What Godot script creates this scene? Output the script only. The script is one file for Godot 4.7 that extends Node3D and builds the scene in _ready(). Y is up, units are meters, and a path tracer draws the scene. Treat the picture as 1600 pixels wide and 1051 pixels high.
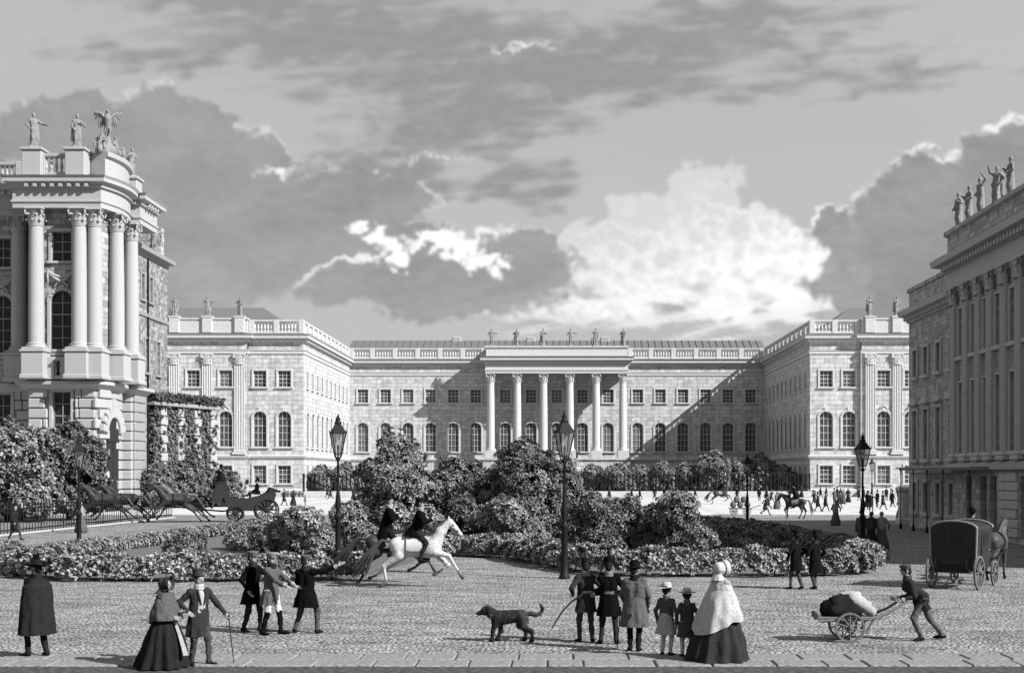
extends Node3D
# ---------------------------------------------------------------- mesh building
class MB:
	var v := PackedVector3Array()
	var n := PackedVector3Array()
	var c := PackedColorArray()
	var ix := PackedInt32Array()
	var col := Color(1, 1, 1)

	func vert(p: Vector3, q: Vector3) -> int:
		v.append(p)
		n.append(q)
		c.append(col)
		return v.size() - 1

	func tri_i(a: int, b: int, d: int) -> void:
		ix.append(a)
		if (v[b] - v[a]).cross(v[d] - v[a]).dot(n[a] + n[b] + n[d]) > 0.0:
			ix.append(d)
			ix.append(b)
		else:
			ix.append(b)
			ix.append(d)

	func face(pts: Array, nrm: Vector3) -> void:
		var s := v.size()
		for p in pts:
			vert(p, nrm)
		for i in range(1, pts.size() - 1):
			tri_i(s, s + i, s + i + 1)

	func quad(a: Vector3, b: Vector3, d: Vector3, e: Vector3, away: Vector3) -> void:
		# flat quad whose normal points away from the point «away»
		var q := (d - a).cross(e - b)
		if q.length_squared() < 1e-14:
			return
		q = q.normalized()
		if q.dot((a + b + d + e) * 0.25 - away) < 0.0:
			q = -q
		face([a, b, d, e], q)

	func box(ctr: Vector3, size: Vector3, bs := Basis()) -> void:
		var h := size * 0.5
		for ax in 3:
			for sg in [-1.0, 1.0]:
				var u := Vector3.ZERO
				var w := Vector3.ZERO
				var q := Vector3.ZERO
				q[ax] = sg
				u[(ax + 1) % 3] = h[(ax + 1) % 3]
				w[(ax + 2) % 3] = h[(ax + 2) % 3]
				var o: Vector3 = q * h[ax]
				face([ctr + bs * (o - u - w), ctr + bs * (o + u - w), ctr + bs * (o + u + w), ctr + bs * (o - u + w)], bs * q)

	func cbox(ctr: Vector3, size: Vector3, bv: float, bs := Basis()) -> void:
		# box whose six faces are inset and joined by chamfers
		var h := size * 0.5
		bv = minf(bv, minf(h.x, minf(h.y, h.z)) * 0.9)
		for ax in 3:
			var i := (ax + 1) % 3
			var j := (ax + 2) % 3
			for sg in [-1.0, 1.0]:
				var q := Vector3.ZERO
				q[ax] = sg
				var u := Vector3.ZERO
				var w := Vector3.ZERO
				u[i] = h[i] - bv
				w[j] = h[j] - bv
				var o: Vector3 = q * h[ax]
				face([ctr + bs * (o - u - w), ctr + bs * (o + u - w), ctr + bs * (o + u + w), ctr + bs * (o - u + w)], bs * q)
				for s2 in [-1.0, 1.0]:
					# chamfer along axis j between face ax and face i
					var a := Vector3.ZERO
					a[ax] = sg * h[ax]
					a[i] = s2 * (h[i] - bv)
					var b := Vector3.ZERO
					b[ax] = sg * (h[ax] - bv)
					b[i] = s2 * h[i]
					var q2 := Vector3.ZERO
					q2[ax] = sg
					q2[i] = s2
					var l := Vector3.ZERO
					l[j] = h[j] - bv
					face([ctr + bs * (a - l), ctr + bs * (b - l), ctr + bs * (b + l), ctr + bs * (a + l)], bs * q2.normalized())
		for sx in [-1.0, 1.0]:
			for sy in [-1.0, 1.0]:
				for sz in [-1.0, 1.0]:
					var s := Vector3(sx, sy, sz)
					face([ctr + bs * (s * Vector3(h.x, h.y - bv, h.z - bv)), ctr + bs * (s * Vector3(h.x - bv, h.y, h.z - bv)), ctr + bs * (s * Vector3(h.x - bv, h.y - bv, h.z))], bs * s.normalized())

	func lathe(prof: Array, seg: int, xf := Transform3D(), smooth := false) -> void:
		# prof: Vector2(radius, y) from bottom to top
		var m := prof.size()
		var seg_n := []
		for i in m - 1:
			var d: Vector2 = prof[i + 1] - prof[i]
			var q := Vector2(d.y, -d.x)
			seg_n.append(q.normalized() if q.length() > 1e-9 else Vector2(1, 0))
		for i in m - 1:
			var n0: Vector2 = seg_n[i]
			var n1: Vector2 = seg_n[i]
			if smooth:
				if i > 0:
					n0 = (n0 + seg_n[i - 1]).normalized()
				if i < m - 2:
					n1 = (n1 + seg_n[i + 1]).normalized()
			var s := v.size()
			for k in seg + 1:
				var a := TAU * k / seg
				var cs := Vector3(cos(a), 0, sin(a))
				vert(xf * (cs * prof[i].x + Vector3(0, prof[i].y, 0)), (xf.basis * (cs * n0.x + Vector3(0, n0.y, 0))).normalized())
				vert(xf * (cs * prof[i + 1].x + Vector3(0, prof[i + 1].y, 0)), (xf.basis * (cs * n1.x + Vector3(0, n1.y, 0))).normalized())
			for k in seg:
				var b := s + k * 2
				if prof[i].x > 1e-5:
					tri_i(b, b + 2, b + 1)
				if prof[i + 1].x > 1e-5:
					tri_i(b + 1, b + 2, b + 3)

	func loft(rings: Array, closed := true, cap0 := false, cap1 := false) -> void:
		# rings of equal point counts; smooth normals from neighbours
		var s := v.size()
		var m: int = rings[0].size()
		var r := rings.size()
		for i in r:
			var up: Array = rings[mini(i + 1, r - 1)]
			var dn: Array = rings[maxi(i - 1, 0)]
			var cen := Vector3.ZERO
			for p in rings[i]:
				cen += p
			cen /= m
			for k in m:
				var k1 := (k + 1) % m if closed else mini(k + 1, m - 1)
				var k0 := (k - 1 + m) % m if closed else maxi(k - 1, 0)
				var q: Vector3 = (rings[i][k1] - rings[i][k0]).cross(up[k] - dn[k])
				if q.length_squared() < 1e-14:
					q = rings[i][k] - cen + Vector3(0, 1e-4, 0)
				if closed and q.dot(rings[i][k] - cen) < 0.0:
					q = -q
				vert(rings[i][k], q.normalized())
		for i in r - 1:
			for k in (m if closed else m - 1):
				var k1 := (k + 1) % m
				var a := s + i * m + k
				var b := s + i * m + k1
				tri_i(a, b, a + m)
				tri_i(b, b + m, a + m)
		for e in [[cap0, 0, 1], [cap1, r - 1, r - 2]]:
			if e[0]:
				var cen := Vector3.ZERO
				var c2 := Vector3.ZERO
				for k in m:
					cen += rings[e[1]][k] / m
					c2 += rings[e[2]][k] / m
				var q := (cen - c2).normalized()
				var s2 := v.size()
				vert(cen, q)
				for k in m:
					vert(rings[e[1]][k], q)
				for k in m:
					tri_i(s2, s2 + 1 + k, s2 + 1 + (k + 1) % m)

	func tube(pts: Array, radii: Array, seg := 6, caps := true) -> void:
		var rings := []
		var side := Vector3.ZERO
		for i in pts.size():
			var d: Vector3 = (pts[mini(i + 1, pts.size() - 1)] - pts[maxi(i - 1, 0)]).normalized()
			if side == Vector3.ZERO:
				side = d.cross(Vector3.UP if absf(d.y) < 0.9 else Vector3.RIGHT).normalized()
			else:
				side = (side - d * side.dot(d)).normalized()
			var up := side.cross(d)
			var ring := []
			for k in seg:
				var a := TAU * k / seg
				ring.append(pts[i] + (side * cos(a) + up * sin(a)) * radii[mini(i, radii.size() - 1)])
			rings.append(ring)
		loft(rings, true, caps, caps)

	func sweep(path: Array, prof: Array, caps := true) -> void:
		# path: Vector2(x, z), outward side is (-dz, dx); prof: Vector2(out, y)
		var m := path.size()
		var offs := []
		for i in m:
			var d0: Vector2 = (path[i] - path[i - 1]).normalized() if i > 0 else (path[1] - path[0]).normalized()
			var d1: Vector2 = (path[i + 1] - path[i]).normalized() if i < m - 1 else d0
			var n0 := Vector2(-d0.y, d0.x)
			var n1 := Vector2(-d1.y, d1.x)
			var mt := (n0 + n1).normalized()
			offs.append(mt / maxf(0.3, mt.dot(n0)))
		for i in m - 1:
			var d: Vector2 = (path[i + 1] - path[i]).normalized()
			var out := Vector3(-d.y, 0, d.x)
			for j in prof.size() - 1:
				var a: Vector2 = prof[j]
				var b: Vector2 = prof[j + 1]
				if a.distance_to(b) < 1e-5:
					continue
				var q2 := Vector2(b.y - a.y, -(b.x - a.x)).normalized()
				var q := out * q2.x + Vector3(0, q2.y, 0)
				var p := []
				for e in [[i, a], [i + 1, a], [i + 1, b], [i, b]]:
					var w: Vector2 = path[e[0]] + offs[e[0]] * e[1].x
					p.append(Vector3(w.x, e[1].y, w.y))
				face(p, q)
		if caps:
			var pl := PackedVector2Array(prof)
			var t := Geometry2D.triangulate_polygon(pl)
			for e in [0, m - 1]:
				var d: Vector2 = (path[1] - path[0]) if e == 0 else (path[m - 2] - path[m - 1])
				var q := -Vector3(d.x, 0, d.y).normalized()
				for k in range(0, t.size(), 3):
					var p := []
					for w in 3:
						var pr: Vector2 = pl[t[k + w]]
						var g: Vector2 = path[e] + offs[e] * pr.x
						p.append(Vector3(g.x, pr.y, g.y))
					face(p, q)

	func prism(poly: Array, depth: float, xf := Transform3D()) -> void:
		# poly in local xy, extruded along local z from 0 to depth
		var pl := PackedVector2Array(poly)
		var t := Geometry2D.triangulate_polygon(pl)
		for z in [[0.0, -1.0], [depth, 1.0]]:
			var q: Vector3 = (xf.basis * Vector3(0, 0, z[1] * signf(depth))).normalized()
			for k in range(0, t.size(), 3):
				face([xf * Vector3(pl[t[k]].x, pl[t[k]].y, z[0]), xf * Vector3(pl[t[k + 1]].x, pl[t[k + 1]].y, z[0]), xf * Vector3(pl[t[k + 2]].x, pl[t[k + 2]].y, z[0])], q)
		var ccw := not Geometry2D.is_polygon_clockwise(pl)
		for i in pl.size():
			var a := pl[i]
			var b := pl[(i + 1) % pl.size()]
			var d := (b - a).normalized()
			var q2 := Vector2(d.y, -d.x) if ccw else Vector2(-d.y, d.x)
			face([xf * Vector3(a.x, a.y, 0), xf * Vector3(b.x, b.y, 0), xf * Vector3(b.x, b.y, depth), xf * Vector3(a.x, a.y, depth)], (xf.basis * Vector3(q2.x, q2.y, 0)).normalized())

	func append(o: MB, xf := Transform3D(), tint := Color(1, 1, 1)) -> void:
		var s := v.size()
		var flip := xf.basis.determinant() < 0.0
		var nb := xf.basis.inverse().transposed()
		for i in o.v.size():
			v.append(xf * o.v[i])
			n.append((nb * o.n[i]).normalized())
			c.append(o.c[i] * tint)
		for i in range(0, o.ix.size(), 3):
			ix.append(s + o.ix[i])
			ix.append(s + o.ix[i + (2 if flip else 1)])
			ix.append(s + o.ix[i + (1 if flip else 2)])

	func mesh() -> ArrayMesh:
		var a := []
		a.resize(Mesh.ARRAY_MAX)
		a[Mesh.ARRAY_VERTEX] = v
		a[Mesh.ARRAY_NORMAL] = n
		a[Mesh.ARRAY_COLOR] = c
		a[Mesh.ARRAY_INDEX] = ix
		var m := ArrayMesh.new()
		m.add_surface_from_arrays(Mesh.PRIMITIVE_TRIANGLES, a)
		return m

	# Tapered capsules joined with a smooth minimum and meshed as surface nets.
	# bone: [a, b, ra, rb, colour, k]
	func sdf(bones: Array, cell: float, k0 := 0.03) -> void:
		var lo := Vector3(1e9, 1e9, 1e9)
		var hi := -lo
		for q in bones:
			var r: float = maxf(q[2], q[3])
			for e in 2:
				lo = lo.min(q[e] - Vector3(r, r, r))
				hi = hi.max(q[e] + Vector3(r, r, r))
		var pad := cell * 2.0 + k0 * 0.3
		lo -= Vector3(pad, pad, pad)
		hi += Vector3(pad, pad, pad)
		var nx := int((hi.x - lo.x) / cell) + 2
		var ny := int((hi.y - lo.y) / cell) + 2
		var nz := int((hi.z - lo.z) / cell) + 2
		var nxy := nx * ny
		var d := PackedFloat32Array()
		d.resize(nxy * nz)
		d.fill(9.0)
		var id := PackedByteArray()
		id.resize(nxy * nz)
		for bi in bones.size():
			var bn: Array = bones[bi]
			var a: Vector3 = bn[0]
			var ab: Vector3 = bn[1] - a
			var ra: float = bn[2]
			var dr: float = bn[3] - ra
			var k: float = bn[5] if bn.size() > 5 else k0
			var l2 := maxf(ab.length_squared(), 1e-9)
			var m := maxf(ra, ra + dr) + k * 0.6 + cell * 2.0
			var mv := Vector3(m, m, m)
			var b0 := ((a.min(a + ab) - mv - lo) / cell).max(Vector3.ZERO)
			var b1 := ((a.max(a + ab) + mv - lo) / cell).min(Vector3(nx - 1, ny - 1, nz - 1))
			var x0 := int(b0.x)
			var x1 := int(b1.x) + 1
			for z in range(int(b0.z), int(b1.z) + 1):
				for y in range(int(b0.y), int(b1.y) + 1):
					var i := z * nxy + y * nx + x0
					var p := lo + Vector3(x0, y, z) * cell - a
					for x in range(x0, x1):
						var t := clampf(p.dot(ab) / l2, 0.0, 1.0)
						var ds := (p - ab * t).length() - ra - dr * t
						var o := d[i]
						if ds < o:
							id[i] = bi
						var h := k - absf(o - ds)
						if h > 0.0:
							d[i] = minf(o, ds) - h * h / (4.0 * k)
						elif ds < o:
							d[i] = ds
						i += 1
						p.x += cell
		var vi := {}
		var cut := cell * 1.8
		var offs := [0, 1, nx, nx + 1, nxy, nxy + 1, nxy + nx, nxy + nx + 1]
		var edges := [[0, 1], [2, 3], [4, 5], [6, 7], [0, 2], [1, 3], [4, 6], [5, 7], [0, 4], [1, 5], [2, 6], [3, 7]]
		for z in nz - 1:
			for y in ny - 1:
				var i := z * nxy + y * nx - 1
				for x in nx - 1:
					i += 1
					if absf(d[i]) > cut:
						continue
					var neg := 0
					var best := 9.0
					var who := 0
					for o in offs:
						var dv: float = d[i + o]
						if dv < 0.0:
							neg += 1
						if dv < best:
							best = dv
							who = id[i + o]
					if neg == 0 or neg == 8:
						continue
					var sum := Vector3.ZERO
					var cnt := 0
					for e in edges:
						var da := d[i + offs[e[0]]]
						var db := d[i + offs[e[1]]]
						if (da < 0.0) != (db < 0.0):
							var t := da / (da - db)
							var pa := Vector3(e[0] & 1, (e[0] >> 1) & 1, e[0] >> 2)
							var pb := Vector3(e[1] & 1, (e[1] >> 1) & 1, e[1] >> 2)
							sum += pa.lerp(pb, t)
							cnt += 1
					var g := Vector3(
						d[i + 1] + d[i + nx + 1] + d[i + nxy + 1] + d[i + nxy + nx + 1] - d[i] - d[i + nx] - d[i + nxy] - d[i + nxy + nx],
						d[i + nx] + d[i + nx + 1] + d[i + nxy + nx] + d[i + nxy + nx + 1] - d[i] - d[i + 1] - d[i + nxy] - d[i + nxy + 1],
						d[i + nxy] + d[i + nxy + 1] + d[i + nxy + nx] + d[i + nxy + nx + 1] - d[i] - d[i + 1] - d[i + nx] - d[i + nx + 1])
					vi[i] = v.size()
					v.append(lo + (Vector3(x, y, z) + sum / cnt) * cell)
					n.append(g.normalized())
					c.append(bones[who][4])
		var axes := [[1, nx, nxy], [nx, nxy, 1], [nxy, 1, nx]]
		for i in vi.keys():
			for ax in axes:
				# edge from grid vertex i along ax[0]
				if (d[i] < 0.0) != (d[i + ax[0]] < 0.0):
					var q0 = vi.get(i)
					var q1 = vi.get(i - ax[1])
					var q2 = vi.get(i - ax[1] - ax[2])
					var q3 = vi.get(i - ax[2])
					if q0 == null or q1 == null or q2 == null or q3 == null:
						continue
					tri_i(q0, q1, q2)
					tri_i(q0, q2, q3)


# ---------------------------------------------------------------- scene building
var taken := {}
var mats := {}
var rng := RandomNumberGenerator.new()


func V(x: float, y: float, z: float) -> Vector3:
	return Vector3(x, y, z)


func g1(f: float) -> Color:
	return Color(f, f, f)


func numbered(called: String) -> String:
	var k: int = taken.get(called, 0)
	taken[called] = k + 1
	return called if k == 0 else "%s_%03d" % [called, k]


func tag(o: Node3D, label: String, category: String, group := "") -> Node3D:
	o.set_meta("label", label)
	o.set_meta("category", category)
	if group:
		o.set_meta("group", group)
	return o


func thing(called: String, label: String, category: String, at := Vector3.ZERO, turn := 0.0, group := "") -> Node3D:
	var o := Node3D.new()
	o.name = numbered(called)
	add_child(o)
	o.position = at
	o.rotation.y = turn
	return tag(o, label, category, group)


func node_of(called: String, parent: Node3D, at := Vector3.ZERO, turn := 0.0) -> Node3D:
	var o := Node3D.new()
	o.name = called
	parent.add_child(o, true)
	o.position = at
	o.rotation.y = turn
	return o


func inst(called: String, mesh: Mesh, mat: Material, parent: Node3D, xf := Transform3D()) -> MeshInstance3D:
	var o := MeshInstance3D.new()
	o.name = called if parent != self else numbered(called)
	o.mesh = mesh
	o.material_override = mat
	o.transform = xf
	parent.add_child(o, true)
	return o


func part(called: String, mb: MB, mat: Material, parent: Node3D, at := Vector3.ZERO) -> MeshInstance3D:
	return inst(called, mb.mesh(), mat, parent, Transform3D(Basis(), at))


func structure(called: String, mb: MB, mat: Material) -> MeshInstance3D:
	var o := part(called, mb, mat, self)
	o.set_meta("kind", "structure")
	return o


func copy_of(o: Node3D, at: Vector3, turn := 0.0, label := "", scl := 1.0) -> Node3D:
	var r: Node3D = o.duplicate()
	r.name = numbered(String(o.name).rstrip("0123456789").rstrip("_"))
	add_child(r)
	r.position = at
	r.rotation.y = turn
	r.scale = Vector3.ONE * scl
	if label:
		r.set_meta("label", label)
	return r


func flat_mat(f: float, rough := 0.85, metal := 0.0) -> StandardMaterial3D:
	var m := StandardMaterial3D.new()
	m.albedo_color = g1(f).linear_to_srgb()
	m.roughness = rough
	m.metallic = metal
	return m


func noise(freq: float, oct: int, sd: int, kind := FastNoiseLite.TYPE_SIMPLEX_SMOOTH) -> FastNoiseLite:
	var f := FastNoiseLite.new()
	f.noise_type = kind
	f.frequency = freq
	f.fractal_octaves = oct
	f.seed = sd
	return f


# grey texture from a seamless noise picture stretched between two linear greys
func grain(size: Vector2i, freq: float, oct: int, sd: int, dark: float, light: float, kind := FastNoiseLite.TYPE_SIMPLEX_SMOOTH) -> Image:
	var im: Image = noise(freq, oct, sd, kind).get_seamless_image(size.x, size.y)
	im.convert(Image.FORMAT_L8)
	var by := im.get_data()
	var lut := PackedByteArray()
	for i in 256:
		var t := clampf((i / 255.0 - 0.5) * 1.25 + 0.5, 0.0, 1.0)
		lut.append(int(255.0 * g1(lerpf(dark, light, t)).linear_to_srgb().r))
	for i in by.size():
		by[i] = lut[by[i]]
	var out := Image.create_from_data(size.x, size.y, false, Image.FORMAT_L8, by)
	out.convert(Image.FORMAT_RGBA8)
	return out


func tex_mat(im: Image, scale: Vector3, rough := 0.9, bump: Image = null, depth := 0.0) -> StandardMaterial3D:
	var m := StandardMaterial3D.new()
	m.albedo_texture = ImageTexture.create_from_image(im)
	m.uv1_triplanar = true
	m.uv1_world_triplanar = true
	m.uv1_scale = scale
	m.roughness = rough
	m.metallic_specular = 0.3
	if bump:
		var b: Image = bump.duplicate()
		b.convert(Image.FORMAT_L8)
		b.bump_map_to_normal_map(depth)
		m.normal_enabled = true
		m.normal_texture = ImageTexture.create_from_image(b)
	return m


# stone in courses: blocks of slightly different tone with thin darker joints, then grain and stains over it
func ashlar(size: int, rows: int, per_row: int, base: float, vary: float, joint: float, sd: int) -> Array:
	var r := RandomNumberGenerator.new()
	r.seed = sd
	var im := grain(Vector2i(size, size), 0.012, 5, sd, base * 0.78, base * 1.2)
	var bump := Image.create(size, size, false, Image.FORMAT_L8)
	bump.fill(Color(0.75, 0.75, 0.75))
	var h := size / rows
	for y in rows:
		var x := 0
		var shift := (y % 2) * size / per_row / 2
		while x < size:
			var w := int(size / per_row * r.randf_range(0.75, 1.3))
			if x + w > size - size / per_row / 3:
				w = size - x
			var t := r.randf()
			var piece := Image.create(w, h, false, Image.FORMAT_RGBA8)
			piece.fill(Color(0, 0, 0, vary * t) if r.randf() < 0.55 else Color(1, 1, 1, vary * t))
			var jw := maxi(1, int(h * 0.07))
			var jc := g1(base * joint).linear_to_srgb()
			jc.a = 0.75
			var jv := Image.create(jw, h, false, Image.FORMAT_RGBA8)
			jv.fill(jc)
			var at := (x + shift) % size
			for px in [at, at - size]:
				im.blend_rect(piece, Rect2i(0, 0, w, h), Vector2i(px, y * h))
				im.blend_rect(jv, Rect2i(0, 0, jw, h), Vector2i(px, y * h))
				bump.fill_rect(Rect2i(px, y * h, jw, h), Color(0.3, 0.3, 0.3))
			x += w
		var jh := maxi(1, int(h * 0.1))
		var jl := Image.create(size, jh, false, Image.FORMAT_RGBA8)
		var jc2 := g1(base * joint).linear_to_srgb()
		jc2.a = 0.85
		jl.fill(jc2)
		im.blend_rect(jl, Rect2i(0, 0, size, jh), Vector2i(0, y * h))
		bump.fill_rect(Rect2i(0, y * h, size, jh), Color(0.25, 0.25, 0.25))
	# rain-washed soot: narrow runs down the wall
	var runs := noise(0.03, 4, sd + 5).get_seamless_image(512, 48)
	runs.resize(size, size, Image.INTERPOLATE_CUBIC)
	runs.convert(Image.FORMAT_L8)
	var rd := runs.get_data()
	var la := PackedByteArray()
	la.resize(rd.size() * 2)
	for i in rd.size():
		la[i * 2 + 1] = maxi(0, rd[i] - 118) / 4
	var ri := Image.create_from_data(size, size, false, Image.FORMAT_LA8, la)
	ri.convert(Image.FORMAT_RGBA8)
	im.blend_rect(ri, Rect2i(0, 0, size, size), Vector2i.ZERO)
	return [im, bump]


func make_materials() -> void:
	var a := ashlar(1024, 16, 8, 0.41, 0.1, 0.5, 3)
	mats.wall = tex_mat(a[0], Vector3(1, 1, 1) / 9.6, 0.92, a[1], 2.0)
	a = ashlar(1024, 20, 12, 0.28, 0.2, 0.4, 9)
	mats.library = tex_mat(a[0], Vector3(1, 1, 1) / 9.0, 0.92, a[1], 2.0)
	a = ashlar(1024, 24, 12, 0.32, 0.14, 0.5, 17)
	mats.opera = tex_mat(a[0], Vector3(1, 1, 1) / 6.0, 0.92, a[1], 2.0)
	mats.stone = tex_mat(grain(Vector2i(512, 512), 0.02, 5, 21, 0.33, 0.46), Vector3(1, 1, 1) / 3.0)
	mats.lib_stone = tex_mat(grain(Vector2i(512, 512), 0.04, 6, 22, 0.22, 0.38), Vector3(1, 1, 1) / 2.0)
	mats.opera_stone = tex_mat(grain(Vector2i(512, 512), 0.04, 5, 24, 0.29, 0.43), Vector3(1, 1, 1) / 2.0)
	mats.darker_stone = tex_mat(grain(Vector2i(512, 512), 0.05, 6, 26, 0.15, 0.28), Vector3(1, 1, 1) / 2.0)  # darker stone for side block and creeper wall; stands for shade on the pier
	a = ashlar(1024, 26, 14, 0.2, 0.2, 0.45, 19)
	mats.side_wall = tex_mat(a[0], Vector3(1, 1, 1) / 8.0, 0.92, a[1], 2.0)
	mats.stone_dark = tex_mat(grain(Vector2i(512, 512), 0.03, 5, 23, 0.2, 0.36), Vector3(1, 1, 1) / 2.5)
	mats.block = tex_mat(grain(Vector2i(512, 512), 0.06, 5, 25, 0.2, 0.38), Vector3(1, 1, 1) / 2.5, 0.95, grain(Vector2i(512, 512), 0.06, 5, 25, 0.1, 0.9), 3.0)
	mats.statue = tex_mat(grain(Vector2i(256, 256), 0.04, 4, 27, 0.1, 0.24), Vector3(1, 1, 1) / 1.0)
	mats.roof = tex_mat(grain(Vector2i(512, 512), 0.05, 4, 29, 0.07, 0.15), Vector3(0.2, 0.5, 0.5))
	mats.pane = tex_mat(grain(Vector2i(256, 256), 0.03, 4, 31, 0.02, 0.1), Vector3(1.4, 0.25, 1.4), 0.12)
	mats.pane_light = tex_mat(grain(Vector2i(256, 256), 0.03, 4, 32, 0.04, 0.2), Vector3(1.9, 0.15, 1.9), 0.15)
	mats.pane_mid = tex_mat(grain(Vector2i(256, 256), 0.04, 4, 34, 0.012, 0.13), Vector3(0.9, 0.4, 0.9), 0.12)
	mats.pane_dark = tex_mat(grain(Vector2i(256, 256), 0.03, 4, 33, 0.008, 0.03), Vector3(1.4, 0.25, 1.4), 0.12)
	mats.frame = flat_mat(0.36, 0.6)
	mats.frame_dark = flat_mat(0.16, 0.6)
	mats.iron = flat_mat(0.009, 0.6)
	mats.iron.metallic_specular = 0.25
	mats.wood_dark = tex_mat(grain(Vector2i(256, 256), 0.03, 4, 35, 0.008, 0.028), Vector3(6, 1, 6), 0.6)
	mats.wood = tex_mat(grain(Vector2i(256, 256), 0.03, 4, 37, 0.06, 0.16), Vector3(2, 9, 9), 0.8)
	var gl := StandardMaterial3D.new()
	gl.albedo_color = Color(0.93, 0.93, 0.93, 0.5)
	gl.transparency = BaseMaterial3D.TRANSPARENCY_ALPHA
	gl.roughness = 0.35
	mats.glass = gl
	var cl := StandardMaterial3D.new()
	cl.vertex_color_use_as_albedo = true
	cl.roughness = 0.95
	cl.albedo_color = g1(0.72).linear_to_srgb()
	cl.metallic_specular = 0.12
	cl.albedo_texture = ImageTexture.create_from_image(grain(Vector2i(512, 512), 0.035, 5, 51, 0.28, 1.25))
	cl.uv1_triplanar = true
	cl.uv1_scale = Vector3(2.6, 1.1, 2.6)
	mats.vcol = cl
	var lf := StandardMaterial3D.new()
	lf.vertex_color_use_as_albedo = true
	lf.roughness = 0.8
	lf.metallic_specular = 0.2
	mats.leaf = lf
	# square: sandy trodden surface, patchy, streaked along the traffic
	var gi := grain(Vector2i(1024, 1024), 0.007, 6, 41, 0.24, 0.64)
	var fine := grain(Vector2i(1024, 1024), 0.12, 4, 42, 0.15, 0.62)
	var fd := fine.get_data()
	for i in range(3, fd.size(), 4):
		fd[i] = 96
	fine = Image.create_from_data(1024, 1024, false, Image.FORMAT_RGBA8, fd)
	gi.blend_rect(fine, Rect2i(0, 0, 1024, 1024), Vector2i.ZERO)
	var r := RandomNumberGenerator.new()
	r.seed = 99
	for layer in 2:
		for k in 420:
			var w := r.randi_range(12, 70)
			var h := r.randi_range(4, 13)
			var st := Image.create(w, h, false, Image.FORMAT_RGBA8)
			var dk := r.randf() < 0.7
			for e in 3:
				var c := Color(0, 0, 0, r.randf_range(0.06, 0.2)) if dk else Color(1, 1, 1, r.randf_range(0.05, 0.16))
				var x0 := r.randi_range(0, w / 3)
				st.fill_rect(Rect2i(x0, e * h / 3, r.randi_range(w / 3, w) - x0 / 2, h / 3), c)
			gi.blend_rect(st, Rect2i(0, 0, w, h), Vector2i(r.randi_range(0, 1023 - w), r.randi_range(0, 1023 - h)))
	var pale: Image = gi.duplicate()
	mats.gravel = tex_mat(pale, Vector3(0.055, 0.1, 0.16), 0.95, fine, 2.0)
	# small setts with dark joints over the trodden surface of the square
	gi.resize(2048, 2048, Image.INTERPOLATE_CUBIC)
	var cn := noise(0.085, 1, 48, FastNoiseLite.TYPE_CELLULAR)
	cn.cellular_return_type = FastNoiseLite.RETURN_DISTANCE2_SUB
	cn.cellular_jitter = 1.0
	var ci := cn.get_seamless_image(2048, 2048)
	ci.convert(Image.FORMAT_L8)
	var cd := ci.get_data()
	var setts := PackedByteArray()
	setts.resize(cd.size() * 2)
	var lut := PackedByteArray()
	for i in 256:
		lut.append(int(165.0 * (1.0 - smooth(0.0, 130.0, i))))
	for i in cd.size():
		setts[i * 2 + 1] = lut[cd[i]]
	var si := Image.create_from_data(2048, 2048, false, Image.FORMAT_LA8, setts)
	si.convert(Image.FORMAT_RGBA8)
	gi.blend_rect(si, Rect2i(0, 0, 2048, 2048), Vector2i.ZERO)
	mats.ground = tex_mat(gi, Vector3(0.06, 0.1, 0.13), 0.95, ci, 4.5)
	mats.joint = tex_mat(grain(Vector2i(256, 256), 0.05, 5, 44, 0.02, 0.08), Vector3(0.5, 0.5, 0.5))
	mats.soil = tex_mat(grain(Vector2i(512, 512), 0.05, 5, 43, 0.05, 0.14), Vector3(0.3, 0.3, 0.3))
	mats.slab = tex_mat(grain(Vector2i(512, 512), 0.03, 6, 45, 0.07, 0.26), Vector3(0.6, 0.6, 1.4), 0.95, grain(Vector2i(512, 512), 0.06, 5, 46, 0.1, 0.9), 3.0)
	var cb := grain(Vector2i(1024, 1024), 0.045, 2, 47, 0.12, 0.55, FastNoiseLite.TYPE_CELLULAR)
	mats.cobble = tex_mat(cb, Vector3(0.12, 0.2, 0.2), 0.95, cb, 5.0)


# ---------------------------------------------------------------- sky
func smooth(a: float, b: float, x: float) -> float:
	var t := clampf((x - a) / (b - a), 0.0, 1.0)
	return t * t * (3.0 - 2.0 * t)


var sky_noise: FastNoiseLite
var cloud_noise: FastNoiseLite
var warp_noise: FastNoiseLite


func air(dir: Vector3) -> float:
	# plain overcast-grey air with soft streaks, the same all round
	var n := sky_noise.get_noise_3d(dir.x * 60.0, dir.y * 190.0, dir.z * 60.0)
	return 0.475 + 0.06 * n


func cover(list: Array, u: float, v: float) -> float:
	var f := -9.0
	for e in list:
		var dx: float = (u - e[0]) / e[2]
		var dy: float = (v - e[1]) / e[3]
		var g := (1.0 - sqrt(dx * dx + dy * dy)) * minf(1.0, minf(e[2], e[3]) * 0.8)
		if g > f:
			f = g
	return f


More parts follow.
